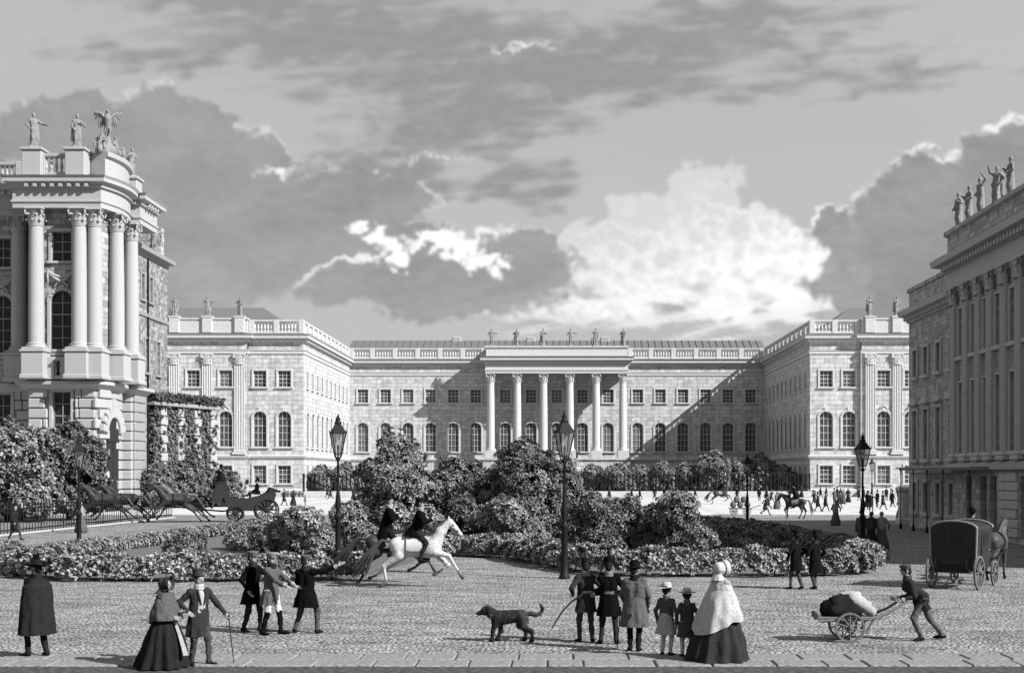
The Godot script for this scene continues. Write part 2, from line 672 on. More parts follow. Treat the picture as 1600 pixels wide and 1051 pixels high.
func make_sky() -> Sky:
	sky_noise = noise(0.02, 4, 90)
	cloud_noise = noise(0.05, 5, 91)
	warp_noise = noise(0.05, 3, 92)
	var low := Image.create(512, 256, false, Image.FORMAT_RGB8)
	for y in 256:
		var el := PI / 2 - PI * (y + 0.5) / 256
		for x in 512:
			var az := TAU * (x + 0.5) / 512
			var s := g1(air(V(sin(az) * cos(el), sin(el), -cos(az) * cos(el))) * 0.54).linear_to_srgb()
			low.set_pixel(x, y, s)
	low.resize(4096, 2048, Image.INTERPOLATE_CUBIC)
	# banks of cloud, in degrees right of and above the view along -z: [across, up, half width, half height]
	var stratus := [[-7.5, 18.6, 8.5, 1.3], [-1.5, 17.0, 9.5, 1.2], [4.2, 18.3, 5.5, 1.0], [-3.5, 15.6, 4.0, 1.0], [-5.6, 14.2, 3.4, 0.9], [-7.4, 13.0, 3.0, 0.8], [-9.6, 12.2, 3.0, 0.7], [-1.6, 14.9, 2.4, 0.6], [-12.0, 20.4, 7.0, 1.0], [8.0, 19.6, 5.0, 0.7], [8.6, 18.0, 4.5, 0.4], [-1.8, 12.4, 2.2, 0.8], [6.5, 16.4, 3.0, 0.3], [-16.0, 17.8, 4.0, 0.5], [13.5, 17.0, 4.0, 0.4]]
	var heaps := [[-20.5, 14.4, 4.0, 2.0], [-16.6, 15.0, 2.2, 1.6], [-15.2, 13.4, 3.2, 1.9], [-13.0, 13.4, 1.5, 1.1], [-17.5, 10.0, 8.5, 4.2], [-12.0, 10.5, 4.5, 2.6], [-9.4, 10.2, 3.4, 2.0], [-7.6, 11.6, 2.2, 1.3], [-6.9, 9.6, 2.6, 1.2]]
	var middle := [[-5.0, 8.7, 2.6, 1.1], [-2.6, 9.0, 1.6, 0.9], [-1.2, 9.5, 1.4, 1.2], [-1.7, 8.2, 2.6, 1.1], [-8.0, 8.0, 3.4, 1.0], [-4.5, 7.4, 4.5, 0.9]]
	var right := [[17.3, 10.6, 4.8, 3.0], [13.4, 9.4, 2.4, 1.4], [19.4, 13.0, 2.6, 1.9], [15.8, 12.5, 1.8, 1.2], [12.2, 10.3, 1.3, 0.8], [15.0, 8.0, 4.5, 1.8]]
	var white := [[1.6, 10.0, 1.5, 1.1], [3.0, 10.9, 1.1, 1.0], [6.6, 11.9, 1.9, 1.4], [4.8, 10.6, 2.0, 1.3], [5.0, 9.6, 4.2, 1.7], [8.4, 10.2, 1.6, 1.2], [8.6, 9.0, 3.2, 1.4], [10.6, 8.9, 1.8, 1.0], [11.8, 8.2, 1.7, 1.1], [12.9, 7.7, 0.9, 0.8], [4.0, 7.9, 5.0, 1.2], [8.6, 7.4, 5.4, 1.2], [0.2, 7.2, 3.0, 0.6], [3.0, 6.6, 6.0, 0.5]]
	var glints := [[-8.4, 10.6, 0.45, 0.22], [-7.8, 10.0, 0.4, 0.4], [-7.2, 9.7, 0.7, 0.3], [-6.6, 9.3, 0.5, 0.6], [-5.2, 9.95, 1.2, 0.35], [-4.2, 9.6, 0.8, 0.4], [-3.4, 9.1, 0.9, 0.35], [-2.4, 8.75, 0.6, 0.3], [-1.5, 18.2, 1.4, 0.1], [-12.0, 12.8, 1.0, 0.12], [-5.0, 13.4, 1.6, 0.08]]
	var x0 := -330
	var x1 := 310
	var y0 := 1024 - 275
	for y in range(y0, 1026):
		var el := PI / 2 - PI * (y + 0.5) / 2048
		for x in range(x0, x1):
			var az := TAU * (x + 0.5) / 4096
			var dir := V(sin(az) * cos(el), sin(el), -cos(az) * cos(el))
			var u := tan(az) * 57.3
			var v := tan(el) / cos(az) * 57.3
			var c := air(dir)
			var w1 := warp_noise.get_noise_2d(u * 7.0, v * 9.0)
			var w2 := warp_noise.get_noise_2d(u * 7.0 + 90.0, v * 9.0)
			var d1 := cloud_noise.get_noise_2d(u * 26.0, v * 30.0)
			var d2 := cloud_noise.get_noise_2d(u * 26.0 + 70.0, v * 30.0)
			var uu := u + w1 * 1.0 + d1 * 0.42
			var vv := v + w2 * 0.7 + d2 * 0.36
			var fine := cloud_noise.get_noise_2d(u * 18.0, v * 44.0 + 200.0)
			var big := warp_noise.get_noise_2d(u * 4.0 + 30.0, v * 7.0 + 60.0)
			# streaky high layer with feathered edges
			var tilt := v - 0.07 * u
			var streak := cloud_noise.get_noise_2d(u * 5.0 - 20.0, tilt * 34.0)
			var a := smooth(-0.35, 0.45, cover(stratus, u + w1 * 2.0, v + w2 * 0.9) + streak * 0.45)
			c = lerpf(c, 0.295 + 0.03 * fine, a * 0.92)
			# long low mass
			var fh := cover(heaps, uu, vv)
			a = smooth(-0.02, 0.16, fh)
			var lit := smooth(-0.02, 0.1, cover(heaps, uu - 0.13, vv - 0.12)) - a
			c = lerpf(c, 0.72, clampf(lit, 0.0, 1.0) * smooth(-0.1, 0.4, fine + big) * 0.8)
			c = lerpf(c, 0.31 + 0.035 * fine + 0.06 * big + 0.05 * smooth(10.5, 6.0, v), a * 0.85)
			# sunlit heap with rounded heads and windswept foot
			var fw := cover(white, uu, vv)
			a = smooth(-0.06, 0.24, fw) * smooth(5.4, 7.2, v + 0.5 * w1)
			var bil := absf(cloud_noise.get_noise_2d(u * 9.0 + 40.0, v * 11.0)) + 0.5 * absf(cloud_noise.get_noise_2d(u * 21.0, v * 24.0 + 9.0))
			var body := 0.66 + 0.32 * smooth(-0.5, 0.75, 0.4 - bil * 1.0 + (9.4 - v) * 0.2 + (u - 6.0) * 0.06)
			body = lerpf(body, 0.9, smooth(0.22, 0.02, fw) * 0.3)
			var wisp := smooth(-0.1, 0.45, cloud_noise.get_noise_2d((u * 0.8 - v * 1.3) * 6.0, (v + u * 0.35) * 15.0 + 50.0) + 0.16 * (7.0 - v))
			c = lerpf(c, lerpf(minf(body, 1.0), 0.42, wisp * smooth(9.2, 7.0, v)), a)
			# bright windswept streaks along the foot of the heap
			var comb := cloud_noise.get_noise_2d((u * 0.7 - v) * 3.2, (v - u * 0.16) * 26.0 + 120.0)
			a = smooth(0.0, 0.4, comb) * smooth(-6.0, 0.0, u) * smooth(14.0, 11.0, u) * smooth(4.6, 5.8, v) * smooth(8.8, 7.2, v)
			c = lerpf(c, 0.88, a * 0.8)
			var fm := cover(middle, uu, vv)
			a = smooth(-0.03, 0.2, fm)
			lit = smooth(-0.02, 0.1, cover(middle, uu - 0.05, vv - 0.22)) - a
			c = lerpf(c, 0.88, clampf(lit, 0.0, 1.0) * smooth(-0.35, 0.3, big + fine * 0.6))
			c = lerpf(c, 0.315 + 0.04 * fine + 0.05 * big, a * 0.85)
			a = smooth(-0.03, 0.12, cover(glints, u + w1 * 0.6 + d1 * 0.5, v + w2 * 0.5 + d2 * 0.4))
			c = lerpf(c, 0.97, a)
			var fr := cover(right, uu, vv)
			a = smooth(-0.02, 0.14, fr)
			lit = smooth(-0.02, 0.1, cover(right, uu + 0.14, vv - 0.2)) - a
			c = lerpf(c, 0.9, clampf(lit, 0.0, 1.0) * smooth(-0.5, 0.3, big + fine * 0.8))
			c = lerpf(c, 0.3 + 0.04 * fine + 0.06 * big, a * 0.9)
			low.set_pixel(posmod(x, 4096), y, g1(clampf(c, 0.1, 1.0) * 0.54).linear_to_srgb())
	var pm := PanoramaSkyMaterial.new()
	pm.panorama = ImageTexture.create_from_image(low)
	var s := Sky.new()
	s.sky_material = pm
	return s


func _ready() -> void:
	var cam := Camera3D.new()
	cam.name = "camera"
	cam.projection = Camera3D.PROJECTION_FRUSTUM
	cam.near = 0.5
	cam.far = 4000.0
	# rising and sliding lens: the eye looks straight along -z, 3 m above the square
	cam.size = 0.5 * 1051.0 / 2100.0
	cam.frustum_offset = Vector2(-70.0, 214.5) / 2100.0 * 0.5
	cam.position = V(0, 3, 0)
	cam.current = true
	add_child(cam)
	var we := WorldEnvironment.new()
	we.name = "environment"
	var env := Environment.new()
	env.background_mode = Environment.BG_SKY
	env.sky = make_sky()
	env.tonemap_mode = Environment.TONE_MAPPER_LINEAR
	env.tonemap_exposure = 2.0
	env.sdfgi_enabled = true
	env.ssao_enabled = true
	env.ssil_enabled = true
	we.environment = env
	add_child(we)
	var sun := DirectionalLight3D.new()
	sun.name = "sun"
	sun.light_energy = 1.6
	sun.light_angular_distance = 0.5
	sun.shadow_enabled = true
	add_child(sun)
	sun.look_at_from_position(V(0, 50, 0), V(0, 50, 0) + V(-1.0, -0.8, -0.58), Vector3.UP)

	print("sky ", Time.get_ticks_msec())
	make_materials()
	print("materials ", Time.get_ticks_msec())
	ground()
	palace()
	library()
	opera()
	creeper_wall()
	print("buildings ", Time.get_ticks_msec())
	fences()
	lamps()
	plants()
	print("plants ", leaf_faces, " ", Time.get_ticks_msec())
	statues()
	print("statues ", Time.get_ticks_msec())
	make_heads()
	people()
	print("people ", Time.get_ticks_msec())
	traffic()
	distant_people()
	print("done ", Time.get_ticks_msec())


func ground() -> void:
	var m := MB.new()
	m.face([V(-900, 0, 60), V(900, 0, 60), V(900, 0, -1500), V(-900, 0, -1500)], Vector3.UP)
	structure("ground", m, mats.ground)
	# pale gravelled forecourt before the palace
	m = MB.new()
	m.face([V(-120, 0.004, -98), V(120, 0.004, -98), V(120, 0.004, -173.5), V(-120, 0.004, -173.5)], Vector3.UP)
	structure("forecourt", m, mats.gravel)
	# earth inside the hedges
	m = MB.new()
	var bed := [Vector2(-17.6, -43.6), Vector2(-16.3, -40.2), Vector2(-14.0, -38.1), Vector2(-9.3, -37.8), Vector2(-5.8, -38.6), Vector2(-5.1, -44.0), Vector2(-4.7, -48.6), Vector2(-3.5, -49.4), Vector2(-1.6, -47.9), Vector2(0.2, -42.4), Vector2(1.7, -39.8), Vector2(4.3, -39.6), Vector2(7.1, -39.6), Vector2(8.8, -40.1), Vector2(10.5, -43.5), Vector2(10.8, -49.2), Vector2(10.2, -57.2), Vector2(8.6, -66.2), Vector2(7.6, -71.6), Vector2(-15.9, -76.6), Vector2(-16.3, -66.3), Vector2(-16.8, -60.0), Vector2(-17.1, -53.9), Vector2(-17.7, -49.2)]
	var pl := PackedVector2Array(bed)
	var t := Geometry2D.triangulate_polygon(pl)
	for k in range(0, t.size(), 3):
		m.face([V(pl[t[k]].x, 0.012, pl[t[k]].y), V(pl[t[k + 1]].x, 0.012, pl[t[k + 1]].y), V(pl[t[k + 2]].x, 0.012, pl[t[k + 2]].y)], Vector3.UP)
	structure("flower_bed", m, mats.soil)
	# stone pavement along the near edge of the square, slab by slab
	m = MB.new()
	m.face([V(-11, 0.004, -17.5), V(10, 0.004, -17.5), V(10, 0.004, -22.3), V(-11, 0.004, -22.3)], Vector3.UP)
	var pave := structure("pavement", m, mats.joint)
	var r := RandomNumberGenerator.new()
	r.seed = 31
	var z := -22.3
	var variants := []
	for row in 2:
		var dz := 0.74
		var x := -11.0 - r.randf() * 0.6
		while x < 10.0:
			var w := r.randf_range(0.55, 1.15)
			var s := MB.new()
			s.cbox(V(x + w / 2, 0.0 + r.randf_range(-0.006, 0.006), z + dz / 2), V(w - 0.022, 0.06, dz - 0.1), 0.02, Basis(Vector3.UP, r.randf_range(-0.012, 0.012)))
			part("slab", s, mats.slab, pave)
			x += w
		z += dz


func fences() -> void:
	railing(Vector2(3.2, -173), Vector2(32.6, -173), 3.0, 0.5, 0.75, "tall iron railing on a stone plinth before the court shrubs, joining the sunlit wing", 0.085)
	railing(Vector2(-32.6, -173), Vector2(-2.5, -173), 3.0, 0.5, 0.75, "tall iron railing on a stone plinth partly hidden behind the big shrubs", 0.085)
	railing(Vector2(-26.6, -60), Vector2(-25.8, -90), 1.6, 0.36, 0.12, "low iron garden railing before the library trees", 0.02)
	var t := thing("gate_pier", "white stone gate pier at the end of the court railing", "pier", V(2.1, 0, -172.6))
	var m := MB.new()
	m.cbox(V(0, 0.3, 0), V(2.0, 0.6, 2.0), 0.06)
	m.cbox(V(0, 1.9, 0), V(1.6, 2.8, 1.6), 0.06)
	part("shaft", m, mats.stone, t)
	m = MB.new()
	m.cbox(V(0, 3.4, 0), V(1.9, 0.3, 1.9), 0.06)
	m.cbox(V(0, 3.7, 0), V(1.7, 0.35, 1.7), 0.06)
	part("cap", m, mats.stone, t)
	var s := MB.new()
	s.append(seated_mb(-0.6), Transform3D(Basis.from_scale(V(1.5, 1.5, 1.5)), V(0, 0.0, -0.1)))
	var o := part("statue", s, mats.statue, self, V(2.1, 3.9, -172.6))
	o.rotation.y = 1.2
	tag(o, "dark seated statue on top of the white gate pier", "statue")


func lamps() -> void:
	lamp(V(-19.0, 0, -53.4), 0.88, "gas lamp on the road between flower bed and library railing")
	lamp(V(-7.33, 0, -45.0), 0.98, "gas lamp among the shrubs behind the man pointing with outstretched arm")
	lamp(V(0.22, 0, -38.4), 0.94, "gas lamp at the hedge edge behind the two plumed soldiers")
	lamp(V(10.16, 0, -71.6), 0.8, "gas lamp behind the flower bed beside the barrel cart")
	lamp(V(11.3, 0, -49.6), 0.88, "gas lamp at the hedge end nearest the closed coach")
	lamp(V(30.8, 0, -131.2), 0.9, "small distant gas lamp before the sunlit palace wing")


func plants() -> void:
	hedge([Vector2(-5.6, -38.4), Vector2(-7.2, -38.0), Vector2(-9.3, -37.6), Vector2(-14.0, -37.9), Vector2(-16.5, -40.0), Vector2(-17.8, -43.5)], 0.8, 1.0, "long low hedge behind the three men and the strolling couple", 1)
	hedge([Vector2(-17.8, -43.5), Vector2(-17.9, -49.2), Vector2(-17.2, -53.9), Vector2(-16.9, -60.0), Vector2(-16.6, -66.3), Vector2(-16.6, -74.0)], 0.5, 0.8, "low hedge along the road with the open carriage", 2)
	hedge([Vector2(-4.9, -48.4), Vector2(-3.5, -49.2), Vector2(-1.6, -47.7), Vector2(0.2, -42.2), Vector2(1.7, -39.6)], 0.85, 0.9, "curved low hedge in front of the tallest shrubs beside the pale horse", 3)
	hedge([Vector2(1.7, -39.6), Vector2(4.3, -39.4), Vector2(7.1, -39.4), Vector2(8.7, -39.9), Vector2(10.1, -43.4)], 0.85, 1.0, "straight low hedge behind the children and the woman in a bonnet", 4)
	hedge([Vector2(10.1, -43.4), Vector2(10.3, -49.2), Vector2(9.8, -57.3), Vector2(8.8, -66.3), Vector2(7.8, -71.6)], 0.8, 1.2, "low hedge running back from the walking gentlemen towards the barrel cart", 5)
	var g := "leafy shrubs in the flower bed"
	shrub(V(-6.2, 0, -51.6), 4.7, 3.0, "tall pale-leaved shrub standing just behind the galloping riders", g, 101, 0.30, "shrub", 0.195)
	shrub(V(-4.2, 0, -57.2), 3.8, 3.2, "dark rounded shrub between the two tallest shrubs", g, 102, 0.19, "shrub", 0.195)
	shrub(V(-1.1, 0, -53.4), 4.4, 3.9, "broad dark tall shrub behind the lamp and curved hedge", g, 103, 0.21, "shrub", 0.195)
	shrub(V(-1.9, 0, -50.2), 2.1, 3.0, "light bushy shrub at the foot of the broad dark shrub", g, 104, 0.33, "shrub", 0.172)
	shrub(V(-3.6, 0, -52.5), 2.2, 2.2, "small dark shrub beside the pale horse's head", g, 105, 0.18, "shrub", 0.172)
	shrub(V(-7.6, 0, -50.6), 2.0, 1.8, "shrub with pale leaf tips left of the galloping riders", g, 106, 0.33, "shrub", 0.172)
	shrub(V(-9.2, 0, -48.4), 1.75, 2.6, "bushy pale shrub around the foot of the gas lamp", g, 107, 0.33, "shrub", 0.172)
	shrub(V(-10.6, 0, -50.6), 1.2, 2.2, "low rounded shrub behind the two men arm in arm", g, 108, 0.28, "shrub", 0.164)
	shrub(V(-12.4, 0, -53.0), 0.8, 2.2, "low spreading shrub near the road hedge", g, 109, 0.26, "shrub", 0.164)
	shrub(V(-12.1, 0, -43.2), 1.05, 1.8, "small dark round bush just behind the long hedge", g, 110, 0.18, "shrub", 0.148)
	shrub(V(1.2, 0, -45.0), 2.4, 1.9, "dark upright shrub behind the plumed soldiers", g, 111, 0.18, "shrub", 0.172)
	shrub(V(2.5, 0, -47.8), 2.2, 2.0, "dark shrub between the upright shrub and the wide mound", g, 112, 0.19, "shrub", 0.172)
	shrub(V(4.2, 0, -47.6), 2.35, 2.8, "wide mounded shrub behind the woman in a bonnet", g, 113, 0.26, "shrub", 0.172)
	shrub(V(6.3, 0, -50.6), 1.25, 2.6, "low sloping shrub descending towards the walking gentlemen", g, 114, 0.28, "shrub", 0.164)
	shrub(V(8.0, 0, -52.0), 0.8, 2.2, "lowest shrub at the hedge behind the walking gentlemen", g, 115, 0.28, "shrub", 0.148)
	g = "trees behind the library railing"
	shrub(V(-34.4, 0, -84), 6.3, 5.6, "large light leafy tree behind the garden railing", g, 121, 0.28, "tree", 0.281, 1)
	shrub(V(-31.6, 0, -87), 6.4, 4.4, "darker leafy tree beside the library's bowed corner", g, 122, 0.18, "tree", 0.281, 1)
	shrub(V(-38.0, 0, -80), 5.0, 4.6, "leafy tree half cut off beside the large light tree", g, 123, 0.26, "tree", 0.281, 1)
	g = "bushes at the creeper wall"
	shrub(V(-34.2, 0, -114.5), 3.9, 3.4, "leafy bush between the bowed corner and the creeper wall", g, 124, 0.23, "shrub", 0.281, 1)
	shrub(V(-32.4, 0, -119), 4.6, 3.8, "tall leafy bush in front of the creeper wall", g, 125, 0.21, "shrub", 0.281, 1)
	shrub(V(-30.6, 0, -123), 3.4, 3.4, "leafy bush at the far end of the creeper wall behind the carriage", g, 126, 0.25, "shrub", 0.281, 1)
	g = "shrubs in the palace court"
	var r := RandomNumberGenerator.new()
	r.seed = 9
	var rows := [5.0, 8.2, 11.4, 14.4, 17.6, 20.9, 24.2, 27.4, 30.2]
	var tall := [4.3, 4.4, 4.2, 4.6, 4.5, 6.2, 4.9, 5.8, 4.2]
	for i in rows.size():
		shrub(V(rows[i], 0, -178 - r.randf() * 3), tall[i], 4.0, "clipped shrub behind the court railing right of the gate pier" if tall[i] < 5.0 else "taller shrub rising above its neighbours behind the court railing", g, 130 + i, 0.28, "shrub", 0.312, 1)
	for i in 4:
		shrub(V(-31.0 + 3.0 * i, 0, -178), 4.2 + 0.3 * i, 3.8, "shrub behind the railing beside the sunlit inner face of the wing", g, 150 + i, 0.3, "shrub", 0.312, 1)


func statues() -> void:
	var g := "statues on the palace portico"
	var lb := ["portico statue stretching out one arm, beside the leftward balustrade", "portico statue with both hands at its chest, second from the balustrade", "portico statue reaching aside above the third column", "portico statue with raised arm above the fourth column", "portico statue lifting one hand beside a shield, above the fifth column", "portico statue at the end nearest the shaded facade"]
	var i := 0
	for x in [-10.1, -6.3, -2.1, 2.2, 6.0, 10.3]:
		statue([0, 1, 5, 0, 2, 1][i], V(x, 22.85, -208.7), [0.2, -0.2, 0.5, 0.3, 0.0, -0.4][i], 2.7, lb[i], g)
		i += 1
	g = "statues on the shaded palace wing"
	i = 0
	for x in [-49.7, -45.4, -41.2]:
		statue([2, 0, 1][i], V(x, 23.45, -174.65), [0.0, 0.2, -0.2][i], 2.6, ["wing statue nearest the library, arm held out", "middle of three wing statues above the shaded pilasters", "wing statue nearest the corner balustrade on the shaded wing"][i], g)
		i += 1
	i = 0
	for x in [40.7, 44.2]:
		statue([5, 1][i], V(x, 23.45, -174.65), 0.3, 2.6, ["dark statue over the first pilaster of the sunlit wing", "dark statue over the second pilaster of the sunlit wing, nearest the opera"][i], "statues on the sunlit palace wing")
		i += 1
	g = "statues on the opera house"
	i = 0
	for z in [-65.8, -64.2, -62.4, -60.2, -58.3]:
		statue([5, 1, 3, 4, 1][i], V(19.7, 15.0, z), [-1.2, -1.4, -1.3, -0.9, -1.5][i], 1.75, ["opera statue at the far attic corner, hands before its chest", "opera statue second from the attic corner", "opera statue lifting its left arm high", "opera statue raising its right arm above its head", "opera statue farthest from the attic corner, arms folded"][i], g)
		i += 1
	g = "statues on the library"
	statue(0, V(-40.6, 28.2, -104.35), 0.7, 2.8, "library statue at the outer corner holding out one hand", g)
	statue(5, V(-37.25, 28.2, -104.35), 0.5, 2.7, "library statue beside the eagle group", g)
	statue(1, V(-35.15, 27.5, -111.0), 0.8, 2.4, "library statue alone on the tall end pedestal of the bow", g)
	# trophy group with an eagle over the bow
	var t := thing("eagle_group", "sculpted group of seated figures under a spread eagle on the bow", "statue", V(-35.5, 28.15, -106.3), 0.75)
	var b := MB.new()
	var w := g1(1)
	b.sdf([[V(-0.9, 0.1, 0.6), V(0.9, 0.1, -0.9), 0.35, 0.4, w], [V(-0.3, 0.4, 0.1), V(0.3, 0.5, -0.3), 0.45, 0.5, w], [V(0, 0.8, -0.1), V(0, 1.3, -0.1), 0.35, 0.25, w], [V(0.8, 0.3, -0.4), V(1.2, 0.1, -1.3), 0.3, 0.3, w]], 0.08, 0.15)
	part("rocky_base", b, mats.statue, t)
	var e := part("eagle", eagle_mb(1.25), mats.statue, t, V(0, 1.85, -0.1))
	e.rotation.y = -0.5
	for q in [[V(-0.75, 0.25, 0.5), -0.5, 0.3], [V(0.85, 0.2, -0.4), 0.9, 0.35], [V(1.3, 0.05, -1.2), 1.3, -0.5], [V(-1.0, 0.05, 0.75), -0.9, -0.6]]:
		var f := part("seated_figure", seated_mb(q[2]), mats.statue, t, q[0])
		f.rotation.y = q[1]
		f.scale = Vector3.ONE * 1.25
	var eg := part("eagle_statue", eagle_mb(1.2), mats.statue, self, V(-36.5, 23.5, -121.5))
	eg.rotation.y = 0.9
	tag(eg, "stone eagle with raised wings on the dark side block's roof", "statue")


func people() -> void:
	var f: Node3D
	f = figure({"label": "man in a long dark cape and wide hat standing alone on the slabs", "at": V(-8.48, 0.02, -21.9), "yaw": -2.2, "size": 0.88, "coat": 0.014, "leg": 0.03, "hl": V(0.12, 1.0, 0.2), "hr": V(-0.12, 1.0, 0.2), "fl": V(0.12, 0, 0.1), "fr": V(-0.12, 0, -0.12), "look": Vector2(0.3, 0), "wear": [["cape", 0.035, 0.42], ["collar", 0.03], ["brim_hat", 0.02, 0.2, 0.1, 0.05]]})
	f = figure({"label": "lady in dark bonnet and wide striped skirt walking arm in arm", "at": V(-6.05, 0.012, -20.75), "yaw": 1.1, "size": 0.78, "coat": 0.06, "hips": 0.07, "shoulder": 0.15, "hl": V(0.1, 1.1, 0.24), "hr": V(-0.05, 1.02, 0.26), "elbowhint": V(0, -1, -0.3), "look": Vector2(0.25, 0), "wear": [["skirt", 0.03, 0.5], ["shawl", 0.13, 0.02, 0.1], ["bonnet", 0.09], ["sash", 0.45]]})
	f = figure({"label": "gentleman in open dark coat leaning on a cane beside the lady", "at": V(-5.6, 0.012, -21.0), "yaw": 0.75, "size": 0.82, "coat": 0.05, "vest": 0.6, "leg": 0.09, "hl": V(0.46, 0.92, 0.26), "hr": V(-0.28, 1.05, 0.1), "fl": V(0.15, 0, 0.12), "fr": V(-0.1, 0, -0.1), "look": Vector2(0.2, 0), "grip": [1, 0], "wear": [["coat", 0.05, 0.55, 0.25, V(0, 0, -0.04)], ["lapels", 0.04], ["collar", 0.6], ["top_hat", 0.06, 0.12]]})
	cane(f, V(0.47, 0.88, 0.3), V(0.56, 0.0, 0.34), "thin dark cane in the gentleman's outstretched hand")
	f = figure({"label": "man in black tailcoat, arm round the one in white breeches", "at": V(-5.78, 0, -25.5), "yaw": 1.25, "size": 0.86, "coat": 0.009, "leg": 0.04, "hl": V(0.05, 1.35, 0.38), "hr": V(-0.28, 0.95, 0.05), "fl": V(0.1, 0, 0.14), "fr": V(-0.1, 0, -0.16), "wear": [["coat", 0.009, 0.62, 0.25, V(0, 0, -0.06)], ["collar", 0.05], ["cap", 0.2]]})
	f = figure({"label": "man in grey coat, white breeches and high black boots", "at": V(-5.34, 0, -25.1), "yaw": 1.15, "size": 0.86, "coat": 0.14, "leg": 0.75, "shin": 0.015, "boot": 0.012, "hl": V(0.18, 1.05, 0.5), "hr": V(-0.1, 1.08, 0.45), "fl": V(0.14, 0, 0.16), "fr": V(-0.14, 0, -0.12), "wear": [["coat", 0.14, 0.66, 0.24, V(0, 0, -0.05)], ["collar", 0.03], ["cap", 0.3], ["cuffs", 0.5]]})
	f = figure({"label": "man in black coat pointing with one outstretched arm", "at": V(-4.72, 0, -25.3), "yaw": PI - 0.25, "size": 0.85, "coat": 0.009, "leg": 0.1, "hip": V(0, 0.88, 0), "lean": V(0.04, 0, 0.06), "hr": V(-0.72, 1.5, 0.15), "hl": V(0.52, 1.05, 0.05), "fl": V(0.28, 0, 0.02), "fr": V(-0.24, 0, 0.05), "look": Vector2(-0.7, 0), "elbowhint": V(0, -1, 0), "wear": [["coat", 0.009, 0.58, 0.29], ["collar", 0.04], ["cap", 0.15], ["cuffs", 0.6]]})
	var m := MB.new()
	m.tube([V(-0.7, 1.46, 0.14), V(-1.0, 1.62, 0.16)], [0.014, 0.008], 6)
	held("riding_stick", "short dark stick in the pointing man's hand", "stick", f, m, mats.iron)
	# group looking towards the palace
	f = figure({"label": "plumed soldier with a curved sabre slung at his side", "at": V(0.52, 0, -23.95), "yaw": PI + 0.25, "size": 0.82, "coat": 0.05, "leg": 0.09, "hl": V(0.26, 1.05, 0.12), "hr": V(-0.24, 1.1, 0.15), "fl": V(0.13, 0, 0.05), "fr": V(-0.12, 0, -0.1), "look": Vector2(-0.3, 0), "wear": [["coat", 0.05, 0.66, 0.24], ["belt", 0.4], ["collar", 0.3], ["shako", 0.03], ["plume", 0.12]]})
	m = MB.new()
	var sb := []
	for i in 9:
		var u := i / 8.0
		sb.append(V(0.2 + 0.62 * u, 1.0 - 0.28 * u - 0.42 * u * u, -0.14))
	m.tube(sb, [0.022, 0.022, 0.02, 0.02, 0.018, 0.018, 0.016, 0.014, 0.006], 6)
	m.tube([V(0.1, 1.05, -0.12), V(0.2, 1.0, -0.14)], [0.02, 0.03], 6)
	held("sabre", "long curved sabre hanging from the plumed soldier", "sabre", f, m, mats.iron)
	f = figure({"label": "plumed soldier in black tunic with hand on hip", "at": V(0.92, 0, -23.7), "yaw": PI, "size": 0.83, "coat": 0.009, "leg": 0.04, "hl": V(0.26, 1.05, 0.1), "hr": V(-0.16, 1.05, 0.16), "elbowhint": V(-0.9, -0.2, -0.5), "fl": V(0.16, 0, 0.0), "fr": V(-0.16, 0, -0.02), "wear": [["coat", 0.009, 0.6, 0.27], ["belt", 0.2], ["collar", 0.25], ["shako", 0.015], ["plume", 0.03]]})
	f = figure({"label": "stout man in baggy grey coat seen from behind with a cane", "at": V(1.32, 0, -22.75), "yaw": PI - 0.15, "size": 0.84, "coat": 0.14, "leg": 0.02, "stout": 1.22, "hl": V(0.22, 0.95, 0.24), "hr": V(-0.26, 0.9, 0.12), "fl": V(0.09, 0, 0.02), "fr": V(-0.07, 0, -0.04), "look": Vector2(-0.5, 0), "wear": [["coat", 0.15, 0.5, 0.31], ["collar", 0.03], ["brim_hat", 0.015, 0.16, 0.14, 0.02]]})
	cane(f, V(0.3, 0.82, 0.1), V(0.36, 0.02, 0.05), "cane held by the stout man in grey coat")
	for c in [[1.80, -22.05, PI - 0.5, 0.64, 0.11, 0.5, "taller child in straw hat and pale frock beside the grey-coated man", 0.2], [2.12, -21.85, PI + 0.05, 0.6, 0.08, 0.09, "smaller child in round straw hat holding the woman's side", 0.19]]:
		f = figure({"label": c[6], "at": V(c[0], 0.02, c[1]), "yaw": c[2], "size": c[3], "coat": c[4], "leg": 0.75, "shin": 0.75, "headsize": 1.28, "shoulder": 0.16, "hl": V(0.28, 0.9, 0.05), "hr": V(-0.28, 0.92, 0.05), "fl": V(0.12, 0, 0.02), "fr": V(-0.12, 0, -0.02), "group": "children in straw hats", "wear": [["coat", c[5], 0.55, 0.28], ["brim_hat", 0.6, c[7], 0.09, 0.02], ["collar", 0.15]]})
	f = figure({"label": "woman in white bonnet and pale shawl over a dark wide skirt", "at": V(2.62, 0.02, -21.5), "yaw": PI - 1.0, "size": 0.88, "coat": 0.5, "hips": 0.07, "shoulder": 0.15, "hl": V(0.1, 1.08, 0.22), "hr": V(-0.1, 1.1, 0.22), "elbowhint": V(0, -1, -0.3), "wear": [["skirt", 0.05, 0.55], ["shawl", 0.62, -0.2, 0.24, 0.46], ["bonnet", 0.75]]})
	# pair walking beside the hedge
	f = figure({"label": "gentleman in black coat and top hat strolling nearest the hedge", "at": V(6.22, 0, -34.9), "yaw": -PI + 0.6, "size": 0.82, "coat": 0.012, "leg": 0.1, "hl": V(0.25, 0.95, 0.15), "hr": V(-0.2, 1.05, 0.12), "fl": V(0.1, 0, 0.14), "fr": V(-0.1, 0.02, -0.16), "cell": 0.024, "wear": [["coat", 0.012, 0.6, 0.22, V(0, 0, -0.04)], ["collar", 0.05], ["top_hat", 0.02, 0.17]]})
